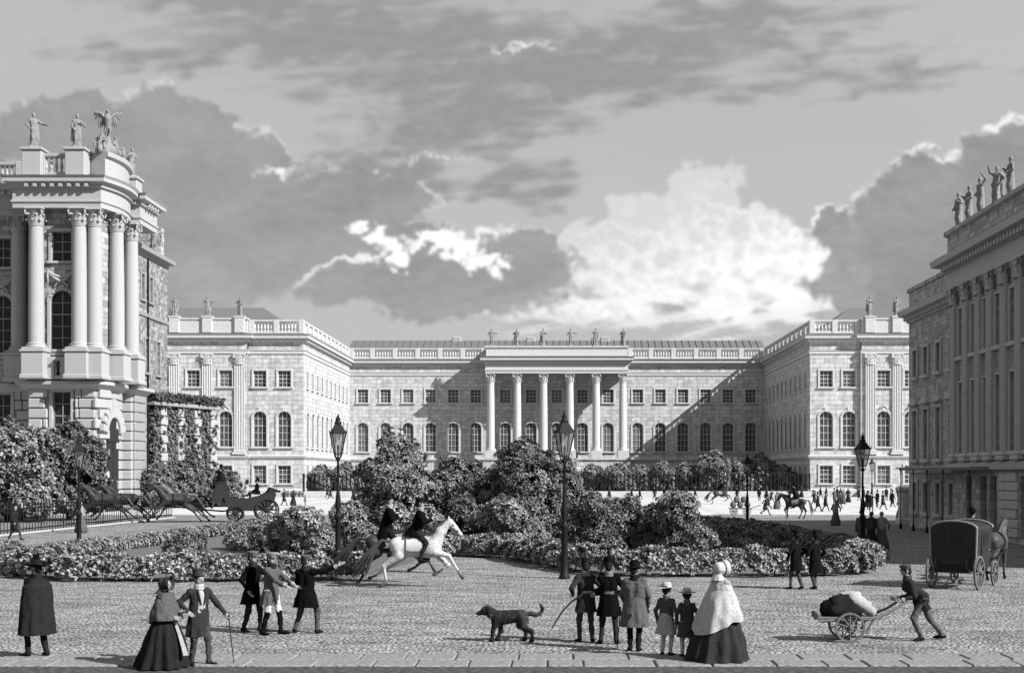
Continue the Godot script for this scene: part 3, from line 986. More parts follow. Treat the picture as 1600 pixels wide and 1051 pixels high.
	f = figure({"label": "gentleman in long dark coat and top hat with a stick under his arm", "at": V(6.72, 0, -34.9), "yaw": -PI + 0.5, "size": 0.82, "coat": 0.014, "leg": 0.09, "hl": V(0.2, 1.05, 0.16), "hr": V(-0.26, 1.0, 0.12), "fl": V(0.12, 0.02, -0.14), "fr": V(-0.1, 0, 0.16), "cell": 0.024, "wear": [["coat", 0.014, 0.52, 0.24, V(0, 0, -0.02)], ["collar", 0.05], ["top_hat", 0.02, 0.17]]})
	m = MB.new()
	m.tube([V(-0.12, 1.1, 0.1), V(-0.66, 0.55, -0.3)], [0.012, 0.008], 6)
	held("walking_cane", "stick carried slanting by the gentleman in long dark coat", "cane", f, m, mats.iron)
	# man with the handcart
	f = figure({"label": "stooping man in cap pushing the loaded handcart", "at": V(6.58, 0, -24.2), "yaw": -PI / 2, "size": 0.86, "coat": 0.045, "leg": 0.16, "hip": V(0, 0.85, -0.02), "lean": V(0, 0, 0.3), "hl": V(0.2, 0.86, 0.46), "hr": V(-0.2, 0.86, 0.46), "fl": V(0.1, 0, 0.04), "fr": V(-0.1, 0.03, -0.46), "look": Vector2(0, 0.15), "grip": [1, 1], "elbowhint": V(0, -0.2, -1), "wear": [["coat", 0.03, 0.66, 0.2], ["belt", 0.05], ["collar", 0.08], ["cap", 0.12], ["cuffs", 0.5]]})
	handcart(V(5.22, 0, -24.2), 0.86)
	dog(V(-0.86, 0, -24.05), PI, 0.92)


func rider(o: Dictionary, h: Node3D, seat: Vector3) -> Node3D:
	o.at = h.transform * seat
	o.yaw = h.rotation.y + PI / 2
	o.size = h.scale.x * o.get("big", 1.0)
	return figure(o)


func traffic() -> void:
	var dark := horse("gallop", 0.03, 0.015, V(-4.55, 0, -37.0), 0.02, 0.86, "dark horse galloping half hidden behind the pale horse", "", "saddle")
	var grey := horse("gallop", 0.46, 0.03, V(-3.72, 0, -35.5), 0.0, 0.86, "pale grey horse galloping with dark flowing tail", "", "saddle")
	var sit := {"hip": V(0, 0, 0), "fl": V(0.34, -0.78, 0.14), "fr": V(-0.34, -0.78, 0.14), "hl": V(0.12, 0.28, 0.42), "hr": V(-0.12, 0.3, 0.4), "lean": V(0, 0, 0.1), "grip": [1, 1], "kneehint": V(0, 0.3, 1), "cell": 0.022, "big": 1.2, "stout": 1.12}
	var a := sit.duplicate()
	a.merge({"label": "rider in black coat mounted on the pale grey horse", "coat": 0.009, "leg": 0.03, "wear": [["coat", 0.009, -0.12, 0.26, V(0, 0, -0.1)], ["collar", 0.4], ["cap", 0.03]]})
	rider(a, grey, V(0.0, 1.74, 0))
	a = sit.duplicate()
	a.merge({"label": "rider in black habit with pale sleeve on the half hidden dark horse", "coat": 0.01, "leg": 0.02, "hl": V(0.05, 0.35, 0.5), "lean": V(0, 0, 0.06), "look": Vector2(-0.4, 0), "wear": [["coat", 0.01, -0.5, 0.3, V(0, 0, -0.05)], ["cuffs", 0.6], ["top_hat", 0.02, 0.14], ["collar", 0.5]]})
	rider(a, dark, V(-0.2, 1.78, 0))
	# open carriage and four
	var yaw := -2.85
	var fw := V(cos(yaw), 0, -sin(yaw))
	var lf := V(fw.z, 0, -fw.x)
	var cp := V(-19.6, 0, -84)
	var carriage := open_carriage(cp, yaw, 1.12)
	var g := "four carriage horses"
	var lab := ["dark carriage horse of the wheel pair nearer the flower bed, with lighter back", "black carriage horse of the wheel pair nearer the library", "black lead horse of the carriage team nearer the flower bed", "black lead horse of the carriage team nearer the library"]
	var k := 0
	for e in [[3.6, 0.6, 0.13], [4.1, -0.55, 0.03], [7.2, 0.6, 0.02], [8.2, -0.55, 0.025]]:
		horse("reach", e[2], 0.02, cp + fw * e[0] - lf * e[1], yaw + 0.02 * k, 1.15, lab[k], g, "harness")
		k += 1
	var seated := {"big": 0.94, "hip": V(0, 0, 0), "fl": V(0.12, -0.5, 0.42), "fr": V(-0.12, -0.5, 0.42), "cell": 0.03, "kneehint": V(0, 1, 0.6)}
	a = seated.duplicate()
	a.merge({"label": "coachman in tall hat on the driving seat of the open carriage", "coat": 0.01, "leg": 0.03, "hl": V(0.12, 0.2, 0.42), "hr": V(-0.12, 0.22, 0.42), "lean": V(0, 0, 0.05), "wear": [["cape", 0.02, -0.1], ["top_hat", 0.015, 0.2]]})
	rider(a, carriage, V(1.2, 2.3, 0))
	a = seated.duplicate()
	a.merge({"label": "passenger in pale clothes in the open carriage", "coat": 0.55, "leg": 0.5, "hl": V(0.15, 0.1, 0.3), "hr": V(-0.15, 0.1, 0.3), "wear": [["shawl", 0.6, 0.0, 0.1], ["top_hat", 0.03, 0.12]]})
	rider(a, carriage, V(-0.2, 1.5, 0.3))
	a = seated.duplicate()
	a.merge({"label": "passenger in black coat at the back of the open carriage", "coat": 0.01, "leg": 0.03, "hl": V(0.15, 0.1, 0.3), "hr": V(-0.15, 0.1, 0.3), "wear": [["coat", 0.01, -0.1, 0.24], ["top_hat", 0.015, 0.16]]})
	rider(a, carriage, V(-0.75, 1.62, -0.1))
	# closed coach by the opera house
	yaw = 0.98
	fw = V(cos(yaw), 0, -sin(yaw))
	cp = V(10.75, 0, -35.6)
	var coach := closed_coach(cp, yaw, 0.8)
	horse("walk", 0.05, 0.02, cp + fw * 3.0, yaw, 0.86, "dark horse harnessed to the closed coach", "", "harness")
	a = seated.duplicate()
	a.merge({"label": "driver in dark coat and hat on the closed coach", "coat": 0.012, "leg": 0.03, "hl": V(0.12, 0.2, 0.42), "hr": V(-0.12, 0.2, 0.42), "wear": [["cape", 0.025, -0.1], ["brim_hat", 0.015, 0.18, 0.12, 0.02]]})
	a.big = 1.0
	rider(a, coach, V(1.15, 1.72, 0))
	# horsemen farther off
	var h := horse("walk", 0.04, 0.015, V(16.0, 0, -90), PI - 0.35, 0.86, "dark horse walking behind the two top-hatted gentlemen", "", "saddle")
	a = sit.duplicate()
	a.merge({"label": "mounted man in dark coat behind the two top-hatted gentlemen", "coat": 0.012, "leg": 0.04, "cell": 0.03, "lean": V(0, 0, 0.0), "wear": [["coat", 0.012, -0.1, 0.25, V(0, 0, -0.1)], ["top_hat", 0.02, 0.18]]})
	rider(a, h, V(0.0, 1.74, 0))
	h = horse("gallop", 0.035, 0.015, V(16.2, 0, -133), 0.1, 0.86, "small dark horse trotting before the court railing", "", "saddle")
	a = sit.duplicate()
	a.merge({"label": "distant horseman trotting before the court railing", "coat": 0.012, "leg": 0.04, "cell": 0.035, "wear": [["coat", 0.012, -0.1, 0.25, V(0, 0, -0.1)], ["top_hat", 0.02, 0.18]]})
	rider(a, h, V(0.0, 1.74, 0))
	barrel_cart(V(13.4, 0, -98), 0.86)


func distant_people() -> void:
	var near_fence := "tiny stroller in dark clothes before the court railing"
	var pairs := "tiny woman in dark dress before the court railing"
	small_person("man_stride", 15.2, -98, PI / 2, "bent man pulling the barrel cart")
	small_person("woman_pale", 16.2, -78.0, 2.8, "woman in wide hat and pale dress beside the shaded ground", 0.84)
	small_person("woman_dark", 12.3, -52.5, 2.6, "woman in black beside the lamp at the hedge end", 0.86)
	small_person("woman_pale", 12.75, -52.7, 2.8, "woman in pale shawl walking close to the woman in black", 0.86)
	small_person("man_grey", 12.1, -53.3, 2.9, "man in grey walking with the two women at the hedge end", 0.86)
	small_person("man_walk", -24.3, -60.2, 1.2, "dark man standing at the library railing", 0.9)
	small_person("woman_pale", -24.3, -68.5, -1.9, "woman in pale dress walking along the library railing", 0.9)
	for p in [["woman_dark", 6.5, -166, 0.5], ["woman_dark", 15.9, -165, -0.6], ["woman_dark", 26.4, -169, 0.4], ["woman_dark", 31.0, -170, 0.1]]:
		small_person(p[0], p[1], p[2], p[3], pairs)
	for p in [["man_walk", 8.8, -158, 1.2], ["man_walk", 9.7, -157, 1.3], ["man_walk", 11.3, -155, -1.0], ["man_walk", 12.8, -160, 1.6], ["man_walk", 16.8, -163, 1.0], ["man_walk", 30.2, -171, -0.5]]:
		small_person(p[0], p[1], p[2], p[3], near_fence)
	for p in [["man_walk", 32.2, -164, 1.4], ["soldier", 32.9, -164, 1.2], ["man_walk", 33.0, -158, -1.4], ["man_walk", 34.3, -150, 1.0], ["soldier", 37.3, -152, 0.4], ["man_walk", 38.4, -151, -0.8]]:
		small_person(p[0], p[1], p[2], p[3], "small man in dark coat and hat before the sunlit wing")
	for p in [["woman_dark", 29.6, -140, 0.5], ["woman_dark", 30.6, -141, -0.4], ["woman_dark", 36.0, -140, 0.8]]:
		small_person(p[0], p[1], p[2], p[3], "small woman in dark dress on the square before the sunlit wing")
	for p in [["woman_pale", 28.4, -133, 0.2], ["woman_pale", 33.0, -128, -0.6]]:
		small_person(p[0], p[1], p[2], p[3], "small woman in pale dress on the square before the sunlit wing")
	for p in [["man_grey", 27.7, -134, 0.3], ["man_grey", 32.1, -129, 1.2], ["man_grey", 25.2, -142, -1.0]]:
		small_person(p[0], p[1], p[2], p[3], "small man in grey coat on the square before the sunlit wing")
	for p in [["man_stride", 22.0, -138, 1.5], ["man_stride", 24.0, -125, -1.4]]:
		small_person(p[0], p[1], p[2], p[3], "small man striding across the far bright square")
	for p in [["man_walk", 20.4, -124, 0.6], ["man_walk", 21.3, -123, 0.7], ["soldier", 28.9, -121, -1.1], ["man_walk", 30.0, -120, 1.9], ["soldier", 22.6, -150, 0.3], ["man_walk", 20.0, -149, -1.2]]:
		small_person(p[0], p[1], p[2], p[3], "small man in dark coat walking in the middle of the pale forecourt")
	for p in [["woman_dark", 21.9, -122, 0.8], ["woman_dark", 28.0, -121, 1.0], ["woman_dark", 36.4, -130, -0.5]]:
		small_person(p[0], p[1], p[2], p[3], "small woman in dark dress in the middle of the pale forecourt")
	small_person("child", 31.9, -166, 0.3, "tiny child before the sunlit wing", 0.6)
	small_person("man_point", 33.3, -148, 0.2, "small man with outstretched arm before the sunlit wing")
	small_person("woman_pale", 18.7, -114, 2.2, "pale woman beside a dark man in the middle of the bright square")
	small_person("man_stride", 17.8, -113, -1.4, "dark man hurrying beside the pale woman in the bright square")
	for p in [["man_walk", 20.6, -106, 1.1], ["man_walk", 21.4, -107, 1.2], ["soldier", 26.0, -112, -0.7], ["man_walk", 27.2, -112, 0.8]]:
		small_person(p[0], p[1], p[2], p[3], "small man in dark coat on the bright square beyond the shaded ground")
	small_person("man_stride", 24.3, -116, 1.4, "man striding across the bright square with one arm raised")
	small_person("man_point", 24.6, -105, -0.4, "man holding out one arm near the far end of the opera house")
	small_person("woman_pale", 23.3, -91, 2.5, "woman in pale dress near the far corner of the opera house")
	small_person("man_walk", 24.0, -92, 2.7, "man in black beside the pale woman near the opera corner")
	for p in [["man_walk", -25.6, -126, 1.3], ["woman_dark", -24.9, -127, 1.2], ["child", -24.0, -128, 1.2]]:
		small_person(p[0], p[1], p[2], p[3], {"man_walk": "small man walking behind the open carriage", "woman_dark": "small dark woman walking behind the open carriage", "child": "small child walking behind the open carriage"}[p[0]], 0.6 if p[0] == "child" else 0.84)
	small_person("man_walk", -28.2, -165, 1.0, "tiny man at the railing beside the sunlit inner wing")
	small_person("man_stride", -26.6, -158, -1.3, "tiny man striding at the railing beside the tall lamp")
	small_person("woman_dark", -23.0, -152, 0.6, "tiny dark woman standing between the tall lamp and the shrubs")


# ---------------------------------------------------------------- architecture
func facade(mb: MB, xf: Transform3D, length: float, y0: float, y1: float, opens: Array, deep := 0.4) -> void:
	# wall in local xy (z outward) with real openings; open: [centre x, sill y, w, h, arched]
	var xs := [0.0, length]
	var ys := [y0, y1]
	for o in opens:
		for e in [o[0] - o[2] / 2, o[0] + o[2] / 2]:
			if not xs.has(e):
				xs.append(e)
		for e in [o[1], o[1] + o[3]]:
			if not ys.has(e):
				ys.append(e)
	xs.sort()
	ys.sort()
	var q := xf.basis.z
	for j in ys.size() - 1:
		var cy: float = (ys[j] + ys[j + 1]) / 2
		var start := -1
		for i in xs.size():
			var solid := i < xs.size() - 1
			if solid:
				var cx: float = (xs[i] + xs[i + 1]) / 2
				for o in opens:
					if absf(cx - o[0]) < o[2] / 2 and cy > o[1] and cy < o[1] + o[3]:
						solid = false
			if solid and start < 0:
				start = i
			if not solid and start >= 0:
				mb.face([xf * V(xs[start], ys[j], 0), xf * V(xs[i], ys[j], 0), xf * V(xs[i], ys[j + 1], 0), xf * V(xs[start], ys[j + 1], 0)], q)
				start = -1
	for o in opens:
		var l: float = o[0] - o[2] / 2
		var r: float = o[0] + o[2] / 2
		var b: float = o[1]
		var t: float = o[1] + o[3]
		var sp: float = t - o[2] / 2 if o[4] else t
		var qx := xf.basis.x
		var qy := xf.basis.y
		mb.face([xf * V(l, b, 0), xf * V(l, sp, 0), xf * V(l, sp, -deep), xf * V(l, b, -deep)], qx)
		mb.face([xf * V(r, b, 0), xf * V(r, sp, 0), xf * V(r, sp, -deep), xf * V(r, b, -deep)], -qx)
		mb.face([xf * V(l, b, 0), xf * V(r, b, 0), xf * V(r, b, -deep), xf * V(l, b, -deep)], qy)
		if not o[4]:
			mb.face([xf * V(l, t, 0), xf * V(r, t, 0), xf * V(r, t, -deep), xf * V(l, t, -deep)], -qy)
			continue
		var n := 8
		for k in n:
			var a0 := PI - PI * k / n
			var a1 := PI - PI * (k + 1) / n
			var rr: float = o[2] / 2
			var p0 := V(o[0] + cos(a0) * rr, sp + sin(a0) * rr, 0)
			var p1 := V(o[0] + cos(a1) * rr, sp + sin(a1) * rr, 0)
			mb.face([xf * p0, xf * p1, xf * V(p1.x, t, 0), xf * V(p0.x, t, 0)], q)
			var am := (a0 + a1) / 2
			mb.face([xf * p0, xf * p1, xf * (p1 - V(0, 0, deep)), xf * (p0 - V(0, 0, deep))], xf.basis * V(-cos(am), -sin(am), 0))


var shape_cache := {}
var pane_turn := 0


func outline(w: float, h: float, arched: bool) -> Array:
	var p := [Vector2(-w / 2, 0), Vector2(w / 2, 0)]
	if not arched:
		return p + [Vector2(w / 2, h), Vector2(-w / 2, h)]
	for k in 9:
		var a := PI * k / 8
		p.append(Vector2(cos(a) * w / 2, h - w / 2 + sin(a) * w / 2))
	return p


func window(parent: Node3D, xf: Transform3D, w: float, h: float, arched: bool, o := {}) -> void:
	# xf: bottom centre of the opening on the wall plane, local z outward
	var deep: float = o.get("deep", 0.32)
	var key := "%.2f %.2f %s %s" % [w, h, arched, o]
	if not shape_cache.has(key):
		var pane := MB.new()
		pane.prism(outline(w, h, arched), 0.04, Transform3D(Basis(), V(0, 0, -deep)))
		var fr := MB.new()
		var th: float = o.get("bar", 0.07)
		var z := -deep + 0.08
		var cols: int = o.get("cols", 3)
		var rows: int = o.get("rows", 4)
		for i in range(0, cols + 1):
			var x := -w / 2 + w * i / cols
			var top := h
			if arched:
				top = h - w / 2 + sqrt(maxf(0.0, w * w / 4 - x * x))
			fr.box(V(clampf(x, -w / 2 + th / 2, w / 2 - th / 2), top / 2, z), V(th, top, 0.08))
		for j in range(0, rows + 1):
			var y := h * j / rows
			var hw := w
			if arched and y > h - w / 2:
				var e := y - (h - w / 2)
				hw = 2.0 * sqrt(maxf(0.0, w * w / 4 - e * e))
			if hw > 0.1:
				fr.box(V(0, clampf(y, th / 2, h - th / 2), z + 0.01), V(hw, th * (1.5 if j == int(rows * 0.6) else 0.9), 0.08))
		var su := MB.new()
		var sw: float = o.get("surround", 0.22)
		var pr := 0.14
		var sp := h - w / 2 if arched else h
		for s in [-1.0, 1.0]:
			su.cbox(V(s * (w / 2 + sw / 2), sp / 2, pr / 2 - 0.02), V(sw, sp, pr), 0.03)
		su.cbox(V(0, -0.1, 0.08), V(w + sw * 2 + 0.2, 0.2, 0.3), 0.03)
		if arched:
			var n := 9
			for k in n:
				var a := PI * (k + 0.5) / n
				var rr := w / 2 + sw / 2
				var wd := PI * (w / 2 + sw) / n * 1.02
				var tall := sw
				if k == n / 2:
					tall = sw * 1.7
				su.box(V(cos(a) * (rr + (tall - sw) / 2), sp + sin(a) * (rr + (tall - sw) / 2), pr / 2 - 0.02 + (0.04 if k == n / 2 else 0.0)), V(wd, tall, pr), Basis(Vector3(0, 0, 1), a - PI / 2))
		else:
			su.cbox(V(0, h + sw / 2, pr / 2 - 0.02), V(w + sw * 2, sw, pr), 0.03)
		if o.get("pediment", false):
			su.cbox(V(0, h + sw + 0.2, 0.12), V(w + sw * 2 + 0.3, 0.14, 0.34), 0.02)
			su.prism([Vector2(-w / 2 - sw - 0.15, h + sw + 0.27), Vector2(w / 2 + sw + 0.15, h + sw + 0.27), Vector2(0, h + sw + 0.3 + w * 0.38)], 0.26, Transform3D(Basis(), V(0, 0, -0.02)))
		if o.get("crown", false):
			su.tube([V(-w * 0.3, h + sw, 0.1), V(-w * 0.2, h + sw + 0.25, 0.14), V(0, h + sw + 0.45, 0.16), V(w * 0.2, h + sw + 0.25, 0.14), V(w * 0.3, h + sw, 0.1)], [0.08, 0.1, 0.14, 0.1, 0.08], 5)
		shape_cache[key] = [pane.mesh(), fr.mesh(), su.mesh()]
	var m: Array = shape_cache[key]
	pane_turn += 1
	var win := inst("window", m[0], o.get("pane", [mats.pane, mats.pane_light, mats.pane_mid][(pane_turn * pane_turn / 3 + pane_turn) % 3]), parent, xf)
	inst("frame", m[1], o.get("frame", mats.frame), win)
	inst("surround", m[2], o.get("stone", mats.stone), win)


func capital_mesh() -> ArrayMesh:
	# foliate capital for a column of radius 1, 2.4 high
	if shape_cache.has("capital"):
		return shape_cache.capital
	var m := MB.new()
	m.lathe([Vector2(0.95, 0), Vector2(1.08, 0.05), Vector2(1.08, 0.15), Vector2(0.92, 0.2), Vector2(0.9, 1.2), Vector2(1.05, 1.8), Vector2(1.3, 2.1)], 16, Transform3D(), true)
	for tier in 2:
		for k in 8:
			var a := TAU * (k + 0.5 * tier) / 8
			var b := Basis(Vector3.UP, -a)
			var h := 0.85 if tier == 0 else 1.55
			var rows := []
			for e in [[0.98, 0.2, 0.34], [1.06, h * 0.6, 0.38], [1.22, h * 0.92, 0.3], [1.48, h, 0.2], [1.5, h - 0.18, 0.1]]:
				rows.append([b * V(e[0], e[1], -e[2]), b * V(e[0] + 0.1, e[1], 0), b * V(e[0], e[1], e[2])])
			m.loft(rows, false)
	for k in 4:
		var a := TAU * (k + 0.5) / 4
		var b := Basis(Vector3.UP, -a)
		var pts := []
		var rad := []
		for i in 12:
			var t := i / 11.0
			var an := PI * 0.9 - t * TAU * 1.25
			var rr := 0.4 * (1.0 - t * 0.75)
			pts.append(b * (V(1.45 + cos(an) * rr, 1.75 + sin(an) * rr, 0)))
			rad.append(0.15 - 0.06 * t)
		m.tube([b * V(0.95, 1.0, 0), b * V(1.02, 1.5, 0), pts[0]], [0.1, 0.13, 0.15], 5)
		m.tube(pts, rad, 5)
	m.cbox(V(0, 2.27, 0), V(2.7, 0.26, 2.7), 0.05)
	shape_cache.capital = m.mesh()
	return shape_cache.capital


func column(parent: Node3D, at: Vector3, r: float, y0: float, y1: float, mat: Material, seg := 20) -> void:
	var key := "col %.2f %.2f %.2f" % [r, y0, y1]
	var cap_h := r * 2.4
	if not shape_cache.has(key):
		var h := y1 - y0
		var s := MB.new()
		var prof := []
		for i in 9:
			var t := i / 8.0
			prof.append(Vector2(r * (1.0 - 0.14 * t * t), r * 0.9 + t * (h - cap_h - r * 0.9)))
		s.lathe(prof, seg, Transform3D(), true)
		var b := MB.new()
		b.cbox(V(0, r * 0.15, 0), V(r * 2.8, r * 0.3, r * 2.8), 0.03)
		b.lathe([Vector2(r * 1.36, r * 0.3), Vector2(r * 1.42, r * 0.42), Vector2(r * 1.36, r * 0.54), Vector2(r * 1.15, r * 0.58), Vector2(r * 1.15, r * 0.68), Vector2(r * 1.25, r * 0.76), Vector2(r * 1.15, r * 0.86), Vector2(r, r * 0.92)], seg, Transform3D(), true)
		shape_cache[key] = [s.mesh(), b.mesh()]
	var n := node_of("column", parent, V(at.x, y0, at.z))
	inst("shaft", shape_cache[key][0], mat, n)
	inst("base", shape_cache[key][1], mat, n)
	inst("capital", capital_mesh(), mat, n, Transform3D(Basis.from_scale(V(r * 0.88, r, r * 0.88)), V(0, y1 - y0 - cap_h, 0)))


func pilaster(parent: Node3D, xf: Transform3D, w: float, y0: float, y1: float, mat: Material) -> void:
	# xf: foot on the wall plane, local z outward; fluted
	var key := "pil %.2f %.2f %.2f" % [w, y0, y1]
	var cap_h := w * 1.15
	if not shape_cache.has(key):
		var poly := [Vector2(-w / 2, -0.05), Vector2(w / 2, -0.05), Vector2(w / 2, 0.24)]
		var nf := 4
		for k in nf:
			var x := w / 2 - w * (k + 0.5) / nf
			var e := w / nf * 0.28
			poly += [Vector2(x + e, 0.24), Vector2(x + e * 0.5, 0.17), Vector2(x - e * 0.5, 0.17), Vector2(x - e, 0.24)]
		poly.append(Vector2(-w / 2, 0.24))
		var s := MB.new()
		s.prism(poly, y1 - y0 - cap_h - w * 0.5, Transform3D(Basis(Vector3.RIGHT, Vector3.BACK, Vector3.UP), V(0, y0 + w * 0.5, 0)))
		var b := MB.new()
		b.cbox(V(0, y0 + w * 0.13, 0.16), V(w * 1.4, w * 0.26, 0.5), 0.03)
		b.cbox(V(0, y0 + w * 0.38, 0.14), V(w * 1.2, w * 0.24, 0.4), 0.05)
		shape_cache[key] = [s.mesh(), b.mesh()]
	var n := node_of("pilaster", parent)
	n.transform = xf
	inst("shaft", shape_cache[key][0], mat, n)
	inst("base", shape_cache[key][1], mat, n)
	inst("capital", capital_mesh(), mat, n, Transform3D(Basis.from_scale(V(w * 0.48, cap_h / 2.4, 0.2)), V(0, y1 - cap_h, 0.16)))


func baluster(m: MB, at: Vector3, h: float, r: float, seg := 6) -> void:
	m.lathe([Vector2(r, 0), Vector2(r, h * 0.08), Vector2(r * 0.5, h * 0.14), Vector2(r * 1.1, h * 0.34), Vector2(r * 0.8, h * 0.55), Vector2(r * 0.42, h * 0.8), Vector2(r * 0.9, h * 0.92), Vector2(r * 0.9, h)], seg, Transform3D(Basis(), at))


func balustrade(parent: Node3D, a: Vector2, b: Vector2, y: float, h: float, bays: int, mat: Material, spacing := 0.42, single := false) -> void:
	# from a to b (x, z) with pedestals between the bays
	var d := (b - a).normalized()
	var n := Vector2(-d.y, d.x)
	var c0 := a - n * 0.22
	var c1 := b - n * 0.22
	var rail := MB.new()
	rail.sweep([c0, c1], [Vector2(-0.2, y), Vector2(0.2, y), Vector2(0.2, y + h * 0.16), Vector2(-0.2, y + h * 0.16), Vector2(-0.2, y)])
	var top := MB.new()
	top.sweep([c0, c1], [Vector2(-0.2, y + h * 0.84), Vector2(0.2, y + h * 0.84), Vector2(0.24, y + h * 0.9), Vector2(0.24, y + h), Vector2(-0.22, y + h), Vector2(-0.2, y + h * 0.84)])
	var bl := node_of("balustrade", parent)
	part("rail", rail, mat, bl)
	part("rail", top, mat, bl)
	var len := a.distance_to(b)
	var bs := Basis(Vector3(d.x, 0, d.y), Vector3.UP, Vector3(n.x, 0, n.y))
	for i in bays + 1:
		var p := c0 + d * (len * i / bays)
		if i == 0:
			p += d * 0.3
		if i == bays:
			p -= d * 0.3
		var pd := MB.new()
		pd.cbox(V(0, h / 2, 0), V(0.72, h * 1.03, 0.54), 0.03)
		inst("pedestal", pd.mesh(), mat, bl, Transform3D(bs, V(p.x, y, p.y)))
	for i in bays:
		var bm := MB.new()
		var s0 := len * i / bays + 0.5
		var s1 := len * (i + 1) / bays - 0.5
		var cnt := maxi(1, int((s1 - s0) / spacing))
		for k in cnt:
			var p := c0 + d * (s0 + (s1 - s0) * (k + 0.5) / cnt)
			if single:
				var one := MB.new()
				baluster(one, V(p.x, y + h * 0.16, p.y), h * 0.68, spacing * 0.36, 8)
				part("baluster", one, mat, bl)
			else:
				baluster(bm, V(p.x, y + h * 0.16, p.y), h * 0.68, spacing * 0.34)
		if not single:
			part("baluster_row", bm, mat, bl).set_meta("kind", "stuff")


func dentils(parent: Node3D, path: Array, y: float, size: Vector3, step: float, out: float, mat: Material) -> void:
	var m := MB.new()
	for i in path.size() - 1:
		var a: Vector2 = path[i]
		var b: Vector2 = path[i + 1]
		var d := (b - a).normalized()
		var n := Vector2(-d.y, d.x)
		var cnt := int(a.distance_to(b) / step)
		var bs := Basis(Vector3(d.x, 0, d.y), Vector3.UP, Vector3(n.x, 0, n.y))
		for k in cnt:
			var p := a + (b - a) * ((k + 0.5) / cnt) + n * out
			m.box(V(p.x, y, p.y), size, bs)
	part("dentil_row", m, mat, parent).set_meta("kind", "stuff")


func front_xf(x: float, y: float, z: float) -> Transform3D:
	return Transform3D(Basis(), V(x, y, z))


func hip_roof(m: MB, x0: float, x1: float, z0: float, z1: float, y: float, ridge: float, inx0: float, inx1: float, depth_ridge: float) -> void:
	# z0 front (nearer), z1 back
	var zr := z0 - depth_ridge
	var a := V(x0, y, z0)
	var b := V(x1, y, z0)
	var c := V(x1, y, z1)
	var d := V(x0, y, z1)
	var r0 := V(x0 + inx0, ridge, zr)
	var r1 := V(x1 - inx1, ridge, zr)
	var mid := V((x0 + x1) / 2, y - 2, (z0 + z1) / 2)
	m.quad(a, b, r1, r0, mid)
	m.quad(d, c, r1, r0, mid)
	if inx0 > 0.01:
		m.quad(a, d, r0, r0, mid)
	if inx1 > 0.01:
		m.quad(b, c, r1, r1, mid)


